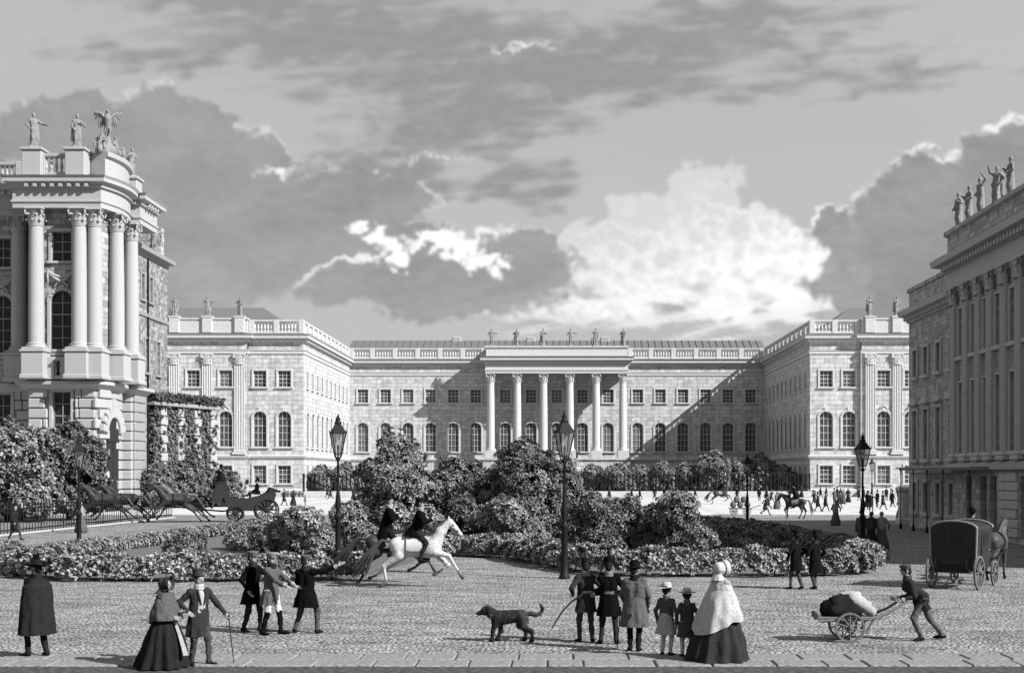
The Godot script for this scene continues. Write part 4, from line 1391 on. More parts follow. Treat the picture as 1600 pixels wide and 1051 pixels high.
# ---------------------------------------------------------------- the palace across the court
func palace() -> void:
	var t := thing("palace", "long pale stone palace with column portico and two projecting wings", "palace")
	var path := [Vector2(-62, -174.4), Vector2(-40.2, -174.4), Vector2(-40.2, -175), Vector2(-33, -175), Vector2(-33, -214), Vector2(33, -214), Vector2(33, -175), Vector2(39.6, -175), Vector2(39.6, -174.4), Vector2(61.4, -174.4)]
	var up_y := 14.3
	var up := Vector2(1.65, 2.1)
	var ar_y := 6.5
	var ar := Vector2(1.7, 4.6)
	var lo_y := 1.75
	var lo := Vector2(1.6, 2.3)
	# walls with openings: [origin, direction, length, columns of windows, basement windows]
	var side := []
	for i in 10:
		side.append(2.6 + 3.7 * i)
	var mainx := [33.0, 28.9, 24.8, 37.1, 41.2]
	for i in 6:
		mainx.append(33.0 - 12.9 - 3.6 * i)
		mainx.append(33.0 + 12.9 + 3.6 * i)
	var faces := [
		[V(-33, 0, -214), V(1, 0, 0), 66.0, mainx, 0],
		[V(-62, 0, -174.4), V(1, 0, 0), 21.8, [11.0, 14.8, 19.0], 1],
		[V(-40.2, 0, -175), V(1, 0, 0), 7.2, [1.5, 4.7], 1],
		[V(-33, 0, -175), V(0, 0, -1), 39.0, side, 2],
		[V(33, 0, -214), V(0, 0, 1), 39.0, side, 2],
		[V(33, 0, -175), V(1, 0, 0), 6.6, [2.1, 5.1], 1],
		[V(39.6, 0, -174.4), V(1, 0, 0), 21.8, [2.85, 6.4, 10.4], 1],
	]
	for f in faces:
		var out: Vector3 = f[1].cross(Vector3.UP)
		var xf := Transform3D(Basis(f[1], Vector3.UP, out), f[0])
		var narrow: bool = f[4] == 2
		var w := 1.15 if narrow else up.x
		var wa := 1.35 if narrow else ar.x
		var ops := []
		for x in f[3]:
			ops.append([x, up_y, w, up.y, false])
			ops.append([x, ar_y, wa, ar.y, true])
			if f[4] > 0:
				ops.append([x, lo_y, w, lo.y, false])
		var m := MB.new()
		facade(m, xf, f[2], 0.0, 21.0, ops, 0.2 if narrow else 0.4)
		part("wall", m, mats.wall, t)
		for o in ops:
			var wx := xf.translated_local(V(o[0], o[1], 0))
			if narrow:
				window(t, wx, o[2], o[3], o[4], {"cols": 2, "rows": 4, "surround": 0.12, "deep": 0.1, "bar": 0.05, "pane": mats.pane_dark, "frame": mats.frame_dark})
			elif o[4]:
				window(t, wx, o[2], o[3], true, {"cols": 3, "rows": 5, "surround": 0.3, "crown": f[2] == 21.8})
			else:
				window(t, wx, o[2], o[3], false, {"cols": 3, "rows": 4, "surround": 0.26})
	var b := MB.new()
	b.sweep(path, [Vector2(-0.05, 0), Vector2(0.3, 0), Vector2(0.3, 0.9), Vector2(0.12, 1.05), Vector2(-0.05, 1.05)], false)
	part("plinth", b, mats.stone, t)
	b = MB.new()
	b.sweep(path, [Vector2(-0.05, 4.95), Vector2(0.12, 5.0), Vector2(0.25, 5.25), Vector2(0.25, 5.4), Vector2(-0.05, 5.5)], false)
	part("string_course", b, mats.stone, t)
	b = MB.new()
	b.sweep(path, [Vector2(-0.05, 18.6), Vector2(0.12, 18.6), Vector2(0.12, 18.95), Vector2(0.22, 19.05), Vector2(-0.05, 19.15)], false)
	part("architrave", b, mats.stone, t)
	b = MB.new()
	b.sweep(path, [Vector2(-0.05, 20.1), Vector2(0.22, 20.15), Vector2(0.3, 20.5), Vector2(0.75, 20.6), Vector2(0.75, 20.9), Vector2(0.95, 21.15), Vector2(-0.6, 21.3)], false)
	part("cornice", b, mats.stone, t)
	dentils(t, path, 20.36, V(0.3, 0.26, 0.26), 0.75, 0.36, mats.stone)
	# balustrades along the roof edge
	balustrade(t, Vector2(-33, -214), Vector2(-11.4, -214), 21.3, 1.7, 6, mats.stone)
	balustrade(t, Vector2(11.4, -214), Vector2(33, -214), 21.3, 1.7, 6, mats.stone)
	balustrade(t, Vector2(-33, -175.3), Vector2(-33, -213.6), 21.3, 1.7, 11, mats.stone)
	balustrade(t, Vector2(33, -213.6), Vector2(33, -175.3), 21.3, 1.7, 11, mats.stone)
	balustrade(t, Vector2(-40.1, -175), Vector2(-33, -175), 21.3, 1.75, 2, mats.stone)
	balustrade(t, Vector2(33, -175), Vector2(39.5, -175), 21.3, 1.75, 2, mats.stone)
	# solid attics over the pilastered fronts, with a pedestal above each pilaster
	for s in [-1.0, 1.0]:
		var at := MB.new()
		var ac := -51.0 if s < 0 else 50.4
		at.box(V(ac, 22.15, -174.8), V(21.6, 1.7, 0.6))
		at.cbox(V(ac, 23.1, -174.8), V(21.9, 0.22, 0.85), 0.04)
		part("attic", at, mats.stone, t)
		for x in ([41.2, 45.4, 49.7, 53.9] if s < 0 else [40.7, 44.2, 47.8]):
			var pd := MB.new()
			pd.cbox(V(s * x, 22.3, -174.65), V(1.3, 2.0, 0.9), 0.05)
			pd.cbox(V(s * x, 23.35, -174.65), V(1.5, 0.2, 1.05), 0.04)
			part("pedestal", pd, mats.stone, t)
			pilaster(t, front_xf(s * x, 0, -174.4), 1.25, 5.5, 18.6, mats.stone)
		var rf := MB.new()
		hip_roof(rf, minf(s * 34.2, s * 62), maxf(s * 34.2, s * 62), -176.2, -206, 21.6, 26.0, 0.0 if s < 0 else 6.5, 6.5 if s < 0 else 0.0, 10.0)
		part("roof", rf, mats.roof, t)
	var mr := MB.new()
	hip_roof(mr, -34.0, 34.0, -215.2, -234, 21.6, 25.1, 0.0, 0.0, 8.0)
	var mroof := part("roof", mr, mats.roof, t)
	var sm := MB.new()
	for i in 60:
		var x := -33.0 + i * 1.12
		sm.tube([V(x, 21.66, -215.3), V(x, 25.14, -223.1)], [0.07], 4)
	part("roof_seams", sm, mats.roof, mroof).set_meta("kind", "stuff")
	for x in [-16.6, -4.3, 8.0]:
		var ch := MB.new()
		ch.cbox(V(x, 25.2, -223.2), V(1.5, 1.0, 1.0), 0.12)
		part("chimney", ch, mats.stone_dark, mroof)
	# portico
	var po := MB.new()
	po.box(V(0, 2.7, -211.2), V(23.0, 5.4, 5.6))
	po.cbox(V(0, 5.25, -211.15), V(23.5, 0.3, 5.9), 0.05)
	part("portico_podium", po, mats.wall, t)
	for x in [-10.3, -6.15, -2.05, 2.05, 6.15, 10.3]:
		var pd := MB.new()
		pd.cbox(V(x, 5.9, -209.3), V(1.75, 1.0, 1.75), 0.05)
		part("pedestal", pd, mats.stone, t)
		column(t, V(x, 0, -209.3), 0.62, 6.4, 18.6, mats.stone)
	var pp := [Vector2(-11.1, -214), Vector2(-11.1, -208.5), Vector2(11.1, -208.5), Vector2(11.1, -214)]
	var en := MB.new()
	en.sweep(pp, [Vector2(-1.4, 18.6), Vector2(0, 18.6), Vector2(0, 19.0), Vector2(0.1, 19.05), Vector2(0.1, 19.2), Vector2(0, 19.25), Vector2(0, 20.1), Vector2(0.22, 20.15), Vector2(0.3, 20.5), Vector2(0.75, 20.6), Vector2(0.75, 20.9), Vector2(0.95, 21.15), Vector2(-0.6, 21.3), Vector2(-1.4, 21.3), Vector2(-1.4, 18.6)], false)
	part("entablature", en, mats.stone, t)
	dentils(t, pp, 20.36, V(0.3, 0.26, 0.26), 0.75, 0.36, mats.stone)
	var so := MB.new()
	so.box(V(0, 19.0, -211.4), V(19.4, 0.3, 4.8))
	part("portico_ceiling", so, mats.stone, t)
	var pa := MB.new()
	pa.sweep(pp, [Vector2(-0.7, 21.3), Vector2(-0.1, 21.3), Vector2(-0.1, 22.5), Vector2(0.1, 22.6), Vector2(0.1, 22.85), Vector2(-0.7, 22.85), Vector2(-0.7, 21.3)], false)
	part("attic", pa, mats.stone, t)
	var pr := MB.new()
	pr.quad(V(-11, 22.6, -208.9), V(11, 22.6, -208.9), V(11, 23.9, -219), V(-11, 23.9, -219), V(0, 0, -212))
	part("portico_roof", pr, mats.roof, t)


# ---------------------------------------------------------------- library with the bowed corner, at the left
func bow(s: float) -> Vector2:
	var a := Vector2(-36.0, -105.0)
	var c := Vector2(-34.9, -108.0)
	var b := Vector2(-36.4, -111.6)
	return a * (1 - s) * (1 - s) + c * 2 * s * (1 - s) + b * s * s


func bow_xf(s: float, out := 0.0) -> Transform3D:
	var p := bow(s)
	var d := (bow(s + 0.01) - bow(s - 0.01)).normalized()
	var n := Vector2(-d.y, d.x)
	p += n * out
	return Transform3D(Basis(V(d.x, 0, d.y), Vector3.UP, V(n.x, 0, n.y)), V(p.x, 0, p.y))


func library() -> void:
	var t := thing("library", "ornate stone library with giant columns and a bowed corner", "library")
	var curve := []
	for i in 13:
		curve.append(bow(i / 12.0))
	var path := [Vector2(-72, -108), Vector2(-41.3, -108), Vector2(-41.3, -105)] + curve + [Vector2(-35.25, -111.6), Vector2(-35.25, -114.5), Vector2(-38, -114.5)]
	var lower := MB.new()
	var opts_r := [[27.4, 6.6, 1.4, 2.8, false], [27.4, 12.7, 1.6, 4.6, true], [27.4, 19.6, 1.4, 2.3, false], [20.4, 6.6, 1.4, 2.8, false], [20.4, 12.7, 1.6, 4.6, true], [20.4, 19.6, 1.4, 2.3, false]]
	facade(lower, Transform3D(Basis(), V(-72, 0, -108)), 30.7, 0, 25.9, opts_r)
	var opts_f := [[2.6, 6.6, 1.4, 2.8, false], [2.6, 12.7, 1.7, 4.6, true], [2.6, 19.6, 1.5, 2.3, false]]
	facade(lower, Transform3D(Basis(), V(-41.3, 0, -105)), 5.3, 0, 25.9, opts_f)
	lower.sweep(path.slice(1, 3), [Vector2(0, 0), Vector2(0, 25.9)], false)
	lower.sweep(path.slice(3, 17), [Vector2(0, 0), Vector2(0, 25.9)], false)
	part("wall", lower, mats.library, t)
	for o in opts_r:
		window(t, front_xf(-72 + o[0], o[1], -108), o[2], o[3], o[4], {"cols": 2, "rows": 5 if o[4] else 3, "surround": 0.28, "pane": mats.pane_dark, "frame": mats.frame_dark, "crown": o[4], "stone": mats.lib_stone})
	for o in opts_f:
		window(t, front_xf(-41.3 + o[0], o[1], -105), o[2], o[3], o[4], {"cols": 2, "rows": 5 if o[4] else 3, "surround": 0.28, "pane": mats.pane_dark, "frame": mats.frame_dark, "crown": o[4], "stone": mats.lib_stone})
	# carved swag under the square windows
	for c in [[-38.7, -104.9], [-44.6, -107.9]]:
		var sw := MB.new()
		for k in 2:
			var pts := []
			for i in 9:
				var u := i / 8.0
				pts.append(V(c[0] + lerpf(-1.0, 1.0, u), 18.8 - (0.75 - 0.3 * k) * sin(PI * u), c[1] + 0.12))
			sw.tube(pts, [0.08, 0.1, 0.12, 0.14, 0.16, 0.14, 0.12, 0.1, 0.08], 6)
		for s in [-1.0, 1.0]:
			sw.tube([V(c[0] + s, 18.9, c[1] + 0.12), V(c[0] + s * 1.05, 18.4, c[1] + 0.12), V(c[0] + s * 1.0, 17.8, c[1] + 0.1)], [0.12, 0.1, 0.03], 6)
		part("festoon", sw, mats.lib_stone, t)
	# rusticated ground storey, stone by stone
	var r := RandomNumberGenerator.new()
	r.seed = 5
	for row in 12:
		var y := 0.1 + row * 0.8
		for run in [[-36.02, -41.28, -105.0, -38.7], [-41.7, -48.0, -108.0, -44.6]]:
			var x: float = run[0]
			while x > run[1] + 0.2:
				var w := minf(r.randf_range(1.0, 1.7), x - run[1])
				if x - run[1] - w < 0.5:
					w = x - run[1]
				var x0: float = x - w
				var x1: float = x
				if y + 0.76 > 6.3 and y < 9.7:
					# the window takes its place
					if x0 < run[3] + 1.05 and x1 > run[3] - 1.05:
						if x1 > run[3] + 1.05 and x1 - run[3] - 1.05 > 0.25:
							x0 = run[3] + 1.05
						elif x0 < run[3] - 1.05 and run[3] - 1.05 - x0 > 0.25:
							x1 = run[3] - 1.05
						else:
							x -= w
							continue
				var m := MB.new()
				m.cbox(V((x0 + x1) / 2, y + 0.4, run[2] + 0.08 + r.randf() * 0.04), V(x1 - x0 - 0.06, 0.72, 0.34), 0.07)
				part("stone_block", m, mats.block, t)
				x -= w
		for k in 6:
			var s := (k + 0.5 + (0.25 if row % 2 else -0.25)) / 6.0
			if s > 0.19 and s < 0.5 and y < 7.4:
				continue
			if s > 0.28 and s < 0.42 and y < 8.6:
				continue
			var m := MB.new()
			m.cbox(V(0, 0.4, 0.06 + r.randf() * 0.03), V(1.32, 0.72, 0.34), 0.07)
			inst("stone_block", m.mesh(), mats.block, t, bow_xf(s).translated(V(0, y, 0)))
		var pm := MB.new()
		pm.cbox(V(-35.75, y + 0.4, -111.55), V(1.0, 0.72, 0.4), 0.07)
		part("stone_block", pm, mats.block, t)
		pm = MB.new()
		pm.cbox(V(-35.2, y + 0.4, -113.05), V(0.34, 0.72, 2.8), 0.07)
		part("stone_block", pm, mats.darker_stone, t)  # shade on the pier's side face is put into this darker tone
	# arched doorway in the bow
	var dx := bow_xf(0.34)
	var door := MB.new()
	door.prism(outline(2.3, 7.4, true), 0.1, Transform3D(Basis(), V(0, 0, 0.06)))
	var dn := inst("door", door.mesh(), mats.wood_dark, t, dx)
	var dl := MB.new()
	for s in [-1.0, 1.0]:
		for e in [[0.9, 1.5], [3.0, 1.8]]:
			dl.cbox(V(s * 0.55, e[0] + e[1] / 2, 0.19), V(0.8, e[1], 0.06), 0.02)
	dl.cbox(V(0, 5.6, 0.2), V(2.2, 0.18, 0.1), 0.02)
	dl.cbox(V(0, 2.8, 0.19), V(0.1, 5.6, 0.08), 0.02)
	inst("panel", dl.mesh(), mats.wood_dark, dn)
	for k in 9:
		var a := PI * (k + 0.5) / 9
		var m := MB.new()
		var ln := 1.0 if k != 4 else 1.5
		m.cbox(V(0, 0, 0), V(0.56, ln, 0.42), 0.05)
		inst("stone_block", m.mesh(), mats.block, t, dx * Transform3D(Basis(Vector3(0, 0, 1), a - PI / 2), V(cos(a) * (1.2 + ln / 2), 6.25 + sin(a) * (1.2 + ln / 2), 0.14)))
	# string course, balcony zone
	var b := MB.new()
	b.sweep(path, [Vector2(-0.05, 9.55), Vector2(0.25, 9.6), Vector2(0.5, 9.85), Vector2(0.75, 9.95), Vector2(0.75, 10.2), Vector2(-0.05, 10.3)], false)
	part("string_course", b, mats.lib_stone, t)
	var ring := MB.new()
	ring.sweep(path, [Vector2(-0.05, 12.2), Vector2(0.12, 12.25), Vector2(0.16, 12.45), Vector2(-0.05, 12.5)], false)
	part("sill_course", ring, mats.lib_stone, t)
	# giant columns on pedestals
	var spots := [V(-40.45, 0, -104.35), V(-37.1, 0, -104.35), V(-43.0, 0, -107.35), V(-35.15, 0, -110.95), V(-36.05, 0, -104.75)]
	for s in [0.31]:
		spots.append(bow_xf(s, 0.55).origin)
	for p in spots:
		var pd := MB.new()
		pd.cbox(V(p.x, 11.35, p.z), V(1.75, 2.1, 1.75), 0.05)
		pd.cbox(V(p.x, 12.5, p.z), V(1.95, 0.2, 1.95), 0.04)
		pd.cbox(V(p.x, 10.5, p.z), V(1.95, 0.36, 1.95), 0.06)
		part("pedestal", pd, mats.lib_stone, t)
		column(t, p, 0.6, 12.6, 23.6, mats.lib_stone, 24)
	# balcony balusters under the front window and in the bow
	balustrade(t, Vector2(-39.7, -104.3), Vector2(-37.9, -104.3), 10.35, 1.7, 1, mats.lib_stone, 0.3, true)
	var bb0 := bow_xf(0.42, 0.5).origin
	var bb1 := bow_xf(0.58, 0.5).origin
	balustrade(t, Vector2(bb0.x, bb0.z), Vector2(bb1.x, bb1.z), 10.35, 1.7, 1, mats.lib_stone, 0.3, true)
	# entablature breaking forward over the columns
	var out := 0.9
	var prof := [Vector2(-0.2, 23.6), Vector2(out, 23.6), Vector2(out, 24.0), Vector2(out + 0.1, 24.05), Vector2(out + 0.1, 24.2), Vector2(out, 24.25), Vector2(out, 25.1), Vector2(out + 0.2, 25.15), Vector2(out + 0.25, 25.45), Vector2(out + 0.6, 25.55), Vector2(out + 0.6, 25.8), Vector2(out + 0.75, 26.0), Vector2(-0.2, 26.1)]
	b = MB.new()
	b.sweep(path, prof, false)
	part("entablature", b, mats.lib_stone, t)
	dentils(t, path, 25.32, V(0.28, 0.3, 0.3), 0.6, out + 0.34, mats.lib_stone)
	# roof edge
	balustrade(t, Vector2(-40.4, -104.2), Vector2(-37.4, -104.2), 26.1, 1.75, 1, mats.lib_stone, 0.36, true)
	balustrade(t, Vector2(-50.0, -107.1), Vector2(-42.5, -107.1), 26.1, 1.75, 3, mats.lib_stone, 0.36, true)
	for x in [-40.6, -37.25]:
		var pq := MB.new()
		pq.cbox(V(x, 27.05, -104.35), V(1.5, 2.0, 1.3), 0.05)
		pq.cbox(V(x, 28.1, -104.35), V(1.75, 0.2, 1.55), 0.04)
		part("pedestal", pq, mats.lib_stone, t)
	var pk := MB.new()
	pk.cbox(V(-35.15, 26.6, -111.0), V(1.3, 1.2, 1.5), 0.05)
	pk.cbox(V(-35.15, 27.3, -111.0), V(1.6, 0.25, 1.8), 0.06)
	part("pedestal", pk, mats.lib_stone, t)
	b = MB.new()
	var arc := []
	for q in curve:
		arc.append(q)
	b.sweep(arc, [Vector2(-0.6, 26.05), Vector2(out - 0.1, 26.05), Vector2(out - 0.1, 27.6), Vector2(out + 0.15, 27.75), Vector2(out + 0.2, 28.1), Vector2(-0.6, 28.1), Vector2(-0.6, 26.05)])
	part("attic", b, mats.lib_stone, t)
	var rf := MB.new()
	hip_roof(rf, -72, -41.6, -108.5, -125, 26.6, 30.0, 0.0, 6.0, 6.0)
	rf.face([V(-72, 26.2, -108), V(-41.4, 26.2, -108), V(-41.4, 26.2, -125), V(-72, 26.2, -125)], Vector3.UP)
	rf.face([V(-41.4, 26.3, -104.6), V(-36.0, 26.3, -104.6), V(-35.0, 26.3, -108), V(-35.4, 26.3, -116), V(-41.4, 26.3, -116)], Vector3.UP)
	part("roof", rf, mats.roof, t)
	var bk := MB.new()
	bk.box(V(-55, 13, -126), V(36, 26, 1.0))
	bk.box(V(-41, 13, -116.4), V(8, 26, 0.6))
	part("wall", bk, mats.library, t)
	# plain dark side block behind the bow
	var sb := MB.new()
	var sx := -36.6
	var ops := [[4.0, 18.4, 0.9, 2.2, false], [6.4, 18.4, 0.9, 2.2, false], [5.2, 12.0, 1.0, 3.0, false], [8.6, 12.0, 1.0, 3.0, false]]
	var sxf := Transform3D(Basis(V(0, 0, -1), Vector3.UP, V(1, 0, 0)), V(sx, 0, -114.6))
	facade(sb, sxf, 11.2, 0, 22.3, ops)
	sb.box(V(sx - 3.0, 11.1, -126.0), V(6.0, 22.2, 0.4))
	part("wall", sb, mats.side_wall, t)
	for o in ops:
		window(t, sxf.translated_local(V(o[0], o[1], 0)), o[2], o[3], false, {"cols": 2, "rows": 3, "surround": 0.16, "pane": mats.pane_dark, "frame": mats.frame_dark, "stone": mats.darker_stone})
	b = MB.new()
	b.sweep([Vector2(sx, -114.4), Vector2(sx, -126.2), Vector2(sx - 6, -126.2)], [Vector2(-6, 22.2), Vector2(0.1, 22.2), Vector2(0.15, 22.5), Vector2(0.6, 22.6), Vector2(0.65, 22.95), Vector2(-0.6, 23.5), Vector2(-6, 23.5)], false)
	part("cornice", b, mats.darker_stone, t)
	b = MB.new()
	b.sweep([Vector2(sx, -114.6), Vector2(sx, -126.2)], [Vector2(-0.05, 16.9), Vector2(0.15, 16.95), Vector2(0.2, 17.25), Vector2(-0.05, 17.35)], false)
	part("string_course", b, mats.darker_stone, t)
	var dp := MB.new()
	dp.tube([V(sx + 0.12, 22.2, -119.9), V(sx + 0.12, 0.0, -119.9)], [0.08], 6)
	part("downpipe", dp, mats.iron, t)


# ---------------------------------------------------------------- opera house at the right
func opera() -> void:
	var t := thing("opera_house", "dark shaded opera house with tall pilasters and rooftop statues", "opera house")
	var far_xf := Transform3D(Basis(V(0, 0, 1), Vector3.UP, V(-1, 0, 0)), V(20.2, 0, -77))
	var near_xf := Transform3D(Basis(V(0, 0, 1), Vector3.UP, V(-1, 0, 0)), V(19.7, 0, -66.6))
	var far_ops := []
	for x in [1.5, 3.7, 6.1, 8.5]:
		far_ops.append([x, 8.4, 0.8, 1.5, false])
		far_ops.append([x, 3.8, 0.85, 2.7, false])
		far_ops.append([x, 0.9, 0.8, 1.6, false])
	var m := MB.new()
	facade(m, far_xf, 10.4, 0, 12.0, far_ops, 0.35)
	var near_ops := []
	for x in [1.4, 3.4, 5.2, 6.9, 8.8, 10.8, 12.8, 14.8, 16.8, 18.8, 20.8, 22.8, 24.8]:
		near_ops.append([x, 8.7, 0.75, 2.3, false])
		near_ops.append([x, 4.0, 0.75, 3.4, false])
	for x in [2.4, 4.6, 6.0, 10.0]:
		near_ops.append([x, 0.2, 0.9, 2.7, false])
	facade(m, near_xf, 26.6, 0, 13.2, near_ops, 0.35)
	m.box(V(20.0, 6.6, -66.75), V(0.56, 13.2, 0.3))
	part("wall", m, mats.opera, t)
	var bk := MB.new()
	bk.box(V(42.1, 6.6, -58.5), V(0.6, 13.2, 37.2))
	bk.box(V(31.1, 6.6, -76.7), V(21.5, 13.2, 0.6))
	bk.box(V(31.1, 6.6, -40.2), V(22.6, 13.2, 0.6))
	part("wall", bk, mats.opera, t)
	var od := {"cols": 2, "rows": 3, "surround": 0.18, "pane": mats.pane_dark, "frame": mats.frame_dark, "stone": mats.opera_stone, "deep": 0.3, "bar": 0.05}
	for o in far_ops:
		var q := od.duplicate()
		if o[3] > 2.0:
			q.pediment = true
			q.rows = 5
		window(t, far_xf.translated_local(V(o[0], o[1], 0)), o[2], o[3], false, q)
	for o in near_ops:
		if o[1] > 1.0:
			var q := od.duplicate()
			q.surround = 0.12
			q.rows = 4
			window(t, near_xf.translated_local(V(o[0], o[1], 0)), o[2], o[3], false, q)
		else:
			var dm := MB.new()
			dm.cbox(V(0, 1.35, -0.28), V(0.9, 2.7, 0.08), 0.02)
			for e in [0.7, 1.9]:
				for s in [-1.0, 1.0]:
					dm.cbox(V(s * 0.2, e, -0.23), V(0.3, 0.9, 0.04), 0.02)
			inst("door", dm.mesh(), mats.wood_dark, t, near_xf.translated_local(V(o[0], o[1], 0)))
	for x in [0.4, 2.4, 4.3, 6.0, 7.9, 9.8, 11.8, 13.8, 15.8, 17.8, 19.8, 21.8, 23.8, 25.8]:
		pilaster(t, near_xf.translated_local(V(x, 0, 0)), 0.72, 3.6, 12.1, mats.opera_stone)
	var b := MB.new()
	var fp := [Vector2(20.2, -77), Vector2(20.2, -66.6)]
	var np := [Vector2(20.2, -66.6), Vector2(19.7, -66.6), Vector2(19.7, -40)]
	b.sweep([Vector2(42, -77), Vector2(20.2, -77), Vector2(20.2, -66.9)], [Vector2(-0.3, 11.6), Vector2(0.1, 11.6), Vector2(0.2, 11.9), Vector2(0.5, 12.0), Vector2(0.55, 12.3), Vector2(-0.3, 12.4)], false)
	part("cornice", b, mats.opera_stone, t)
	dentils(t, fp, 11.8, V(0.16, 0.2, 0.16), 0.35, 0.26, mats.opera_stone)
	b = MB.new()
	b.sweep([Vector2(42, -77), Vector2(20.2, -77), Vector2(20.2, -66.9)], [Vector2(-0.4, 12.35), Vector2(0.0, 12.35), Vector2(0.0, 13.3), Vector2(0.1, 13.35), Vector2(0.1, 13.55), Vector2(-0.4, 13.55), Vector2(-0.4, 12.35)], false)
	part("attic", b, mats.opera, t)
	b = MB.new()
	b.sweep(np, [Vector2(-0.3, 12.1), Vector2(0.3, 12.1), Vector2(0.3, 12.9), Vector2(0.45, 12.95), Vector2(0.5, 13.2), Vector2(0.9, 13.3), Vector2(0.95, 13.6), Vector2(-0.3, 13.7)], false)
	part("entablature", b, mats.opera_stone, t)
	dentils(t, np.slice(1), 13.08, V(0.2, 0.24, 0.24), 0.42, 0.58, mats.opera_stone)
	b = MB.new()
	b.sweep([Vector2(26, -66.6)] + np.slice(1), [Vector2(-0.6, 13.65), Vector2(0.25, 13.65), Vector2(0.25, 14.7), Vector2(0.4, 14.8), Vector2(0.4, 15.0), Vector2(-0.6, 15.0), Vector2(-0.6, 13.65)], false)
	part("attic", b, mats.opera, t)
	b = MB.new()
	b.sweep(fp, [Vector2(-0.05, 3.0), Vector2(0.12, 3.05), Vector2(0.15, 3.25), Vector2(-0.05, 3.35)], false)
	b.sweep(np, [Vector2(-0.05, 3.1), Vector2(0.25, 3.2), Vector2(0.3, 3.5), Vector2(-0.05, 3.6)], false)
	part("string_course", b, mats.opera_stone, t)
	var rf := MB.new()
	rf.face([V(20.3, 12.5, -76.9), V(42, 12.5, -76.9), V(42, 12.5, -66), V(20.3, 12.5, -66)], Vector3.UP)
	rf.face([V(20.0, 13.8, -66.5), V(42, 13.8, -66.5), V(42, 13.8, -40), V(20.0, 13.8, -40)], Vector3.UP)
	part("roof", rf, mats.roof, t)
	# banded stonework of the ground storey
	var r := RandomNumberGenerator.new()
	r.seed = 8
	for row in 7:
		var y := 0.25 + row * 0.4
		var x := 7.0
		while x < 16.4:
			var w := r.randf_range(0.7, 1.1)
			if x < 10.55 and x + w > 9.45 and y < 2.9:
				if x < 9.2:
					w = 9.45 - x
				else:
					x = 10.55
					continue
			var sm := MB.new()
			sm.cbox(V(x + w / 2, y + 0.2, 0.04), V(w - 0.03, 0.37, 0.14), 0.03)
			inst("stone_block", sm.mesh(), mats.opera_stone, t, near_xf)
			x += w
	# canopy on thin iron posts before the doors
	var cn := node_of("canopy", t)
	var cm := MB.new()
	cm.cbox(V(19.25, 3.24, -67.0), V(1.1, 0.1, 13.0), 0.03)
	cm.cbox(V(19.2, 3.32, -67.0), V(1.25, 0.06, 13.2), 0.02)
	part("canopy_roof", cm, mats.opera_stone, cn)
	for z in [-73.2, -70.6, -68.0, -65.2, -61.0]:
		var pm := MB.new()
		pm.lathe([Vector2(0.1, 0), Vector2(0.06, 0.3), Vector2(0.03, 0.4), Vector2(0.022, 2.9), Vector2(0.05, 3.2)], 8, Transform3D(Basis(), V(18.75, 0, z)), true)
		part("post", pm, mats.iron, cn)
	# low stone pier at the far corner
	var p2 := MB.new()
	p2.cbox(V(0, 1.0, 0), V(0.9, 2.0, 0.9), 0.05)
	p2.cbox(V(0, 2.1, 0), V(1.15, 0.25, 1.15), 0.05)
	p2.cbox(V(0, 0.2, 0), V(1.15, 0.4, 1.15), 0.05)
	var pier := inst("stone_pier", p2.mesh(), mats.stone, self, Transform3D(Basis(), V(20.6, 0, -78.9)))
	tag(pier, "low grey stone pier beside the far corner of the opera house", "pier")


# ---------------------------------------------------------------- people
func ik(a: Vector3, b: Vector3, l1: float, l2: float, hint: Vector3) -> Vector3:
	var d := b - a
	var l := clampf(d.length(), absf(l1 - l2) + 0.01, (l1 + l2) * 0.998)
	var u := d.normalized()
	var x := (l1 * l1 - l2 * l2 + l * l) / (2.0 * l)
	var h := sqrt(maxf(0.0, l1 * l1 - x * x))
	return a + u * x + (hint - u * hint.dot(u)).normalized() * h


# joints of a figure 1.75 m tall that faces +z; its left side is +x
func joints(o: Dictionary) -> Dictionary:
	var j := {}
	j.hip = o.get("hip", V(0, 0.93, 0))
	var ln: Vector3 = o.get("lean", V(0, 0, 0.01))
	var up := sqrt(maxf(0.05, 0.47 * 0.47 - ln.length_squared()))
	j.chest = j.hip + V(ln.x, up, ln.z)
	var tw: float = o.get("twist", 0.0)
	var sd: Vector3 = V(cos(tw), 0, -sin(tw)) * o.get("shoulder", 0.175)
	j.sh = [j.chest + sd, j.chest - sd]
	var hw: float = o.get("hips", 0.09)
	j.hp = [j.hip + V(hw, 0, 0), j.hip - V(hw, 0, 0)]
	j.ft = [o.get("fl", V(0.1, 0, 0.03)), o.get("fr", V(-0.1, 0, 0.0))]
	j.hd = [o.get("hl", V(0.26, 0.84, 0.06)), o.get("hr", V(-0.26, 0.84, 0.06))]
	j.kn = []
	j.an = []
	j.el = []
	j.wr = []
	for s in 2:
		var sg := 1.0 if s == 0 else -1.0
		var an: Vector3 = j.ft[s] + V(0, 0.085, 0)
		var dv: Vector3 = an - j.hp[s]
		if dv.length() > 0.86:
			an = j.hp[s] + dv.normalized() * 0.86
		j.an.append(an)
		j.kn.append(ik(j.hp[s], an, 0.44, 0.425, o.get("kneehint", V(sg * 0.12, 0, 1))))
		var wr: Vector3 = j.hd[s]
		var dw: Vector3 = wr - j.sh[s]
		if dw.length() > 0.55:
			wr = j.sh[s] + dw.normalized() * 0.55
		j.wr.append(wr)
		j.el.append(ik(j.sh[s], wr, 0.29, 0.265, o.get("elbowhint", V(sg * 0.7, -0.3, -0.8))))
	j.neck = j.chest + V(0, 0.06, 0) + ln * 0.08
	var lk: Vector2 = o.get("look", Vector2(0, 0))
	j.head = Transform3D(Basis.from_euler(V(lk.y, lk.x, 0)) * o.get("headsize", 1.0), j.neck)
	return j


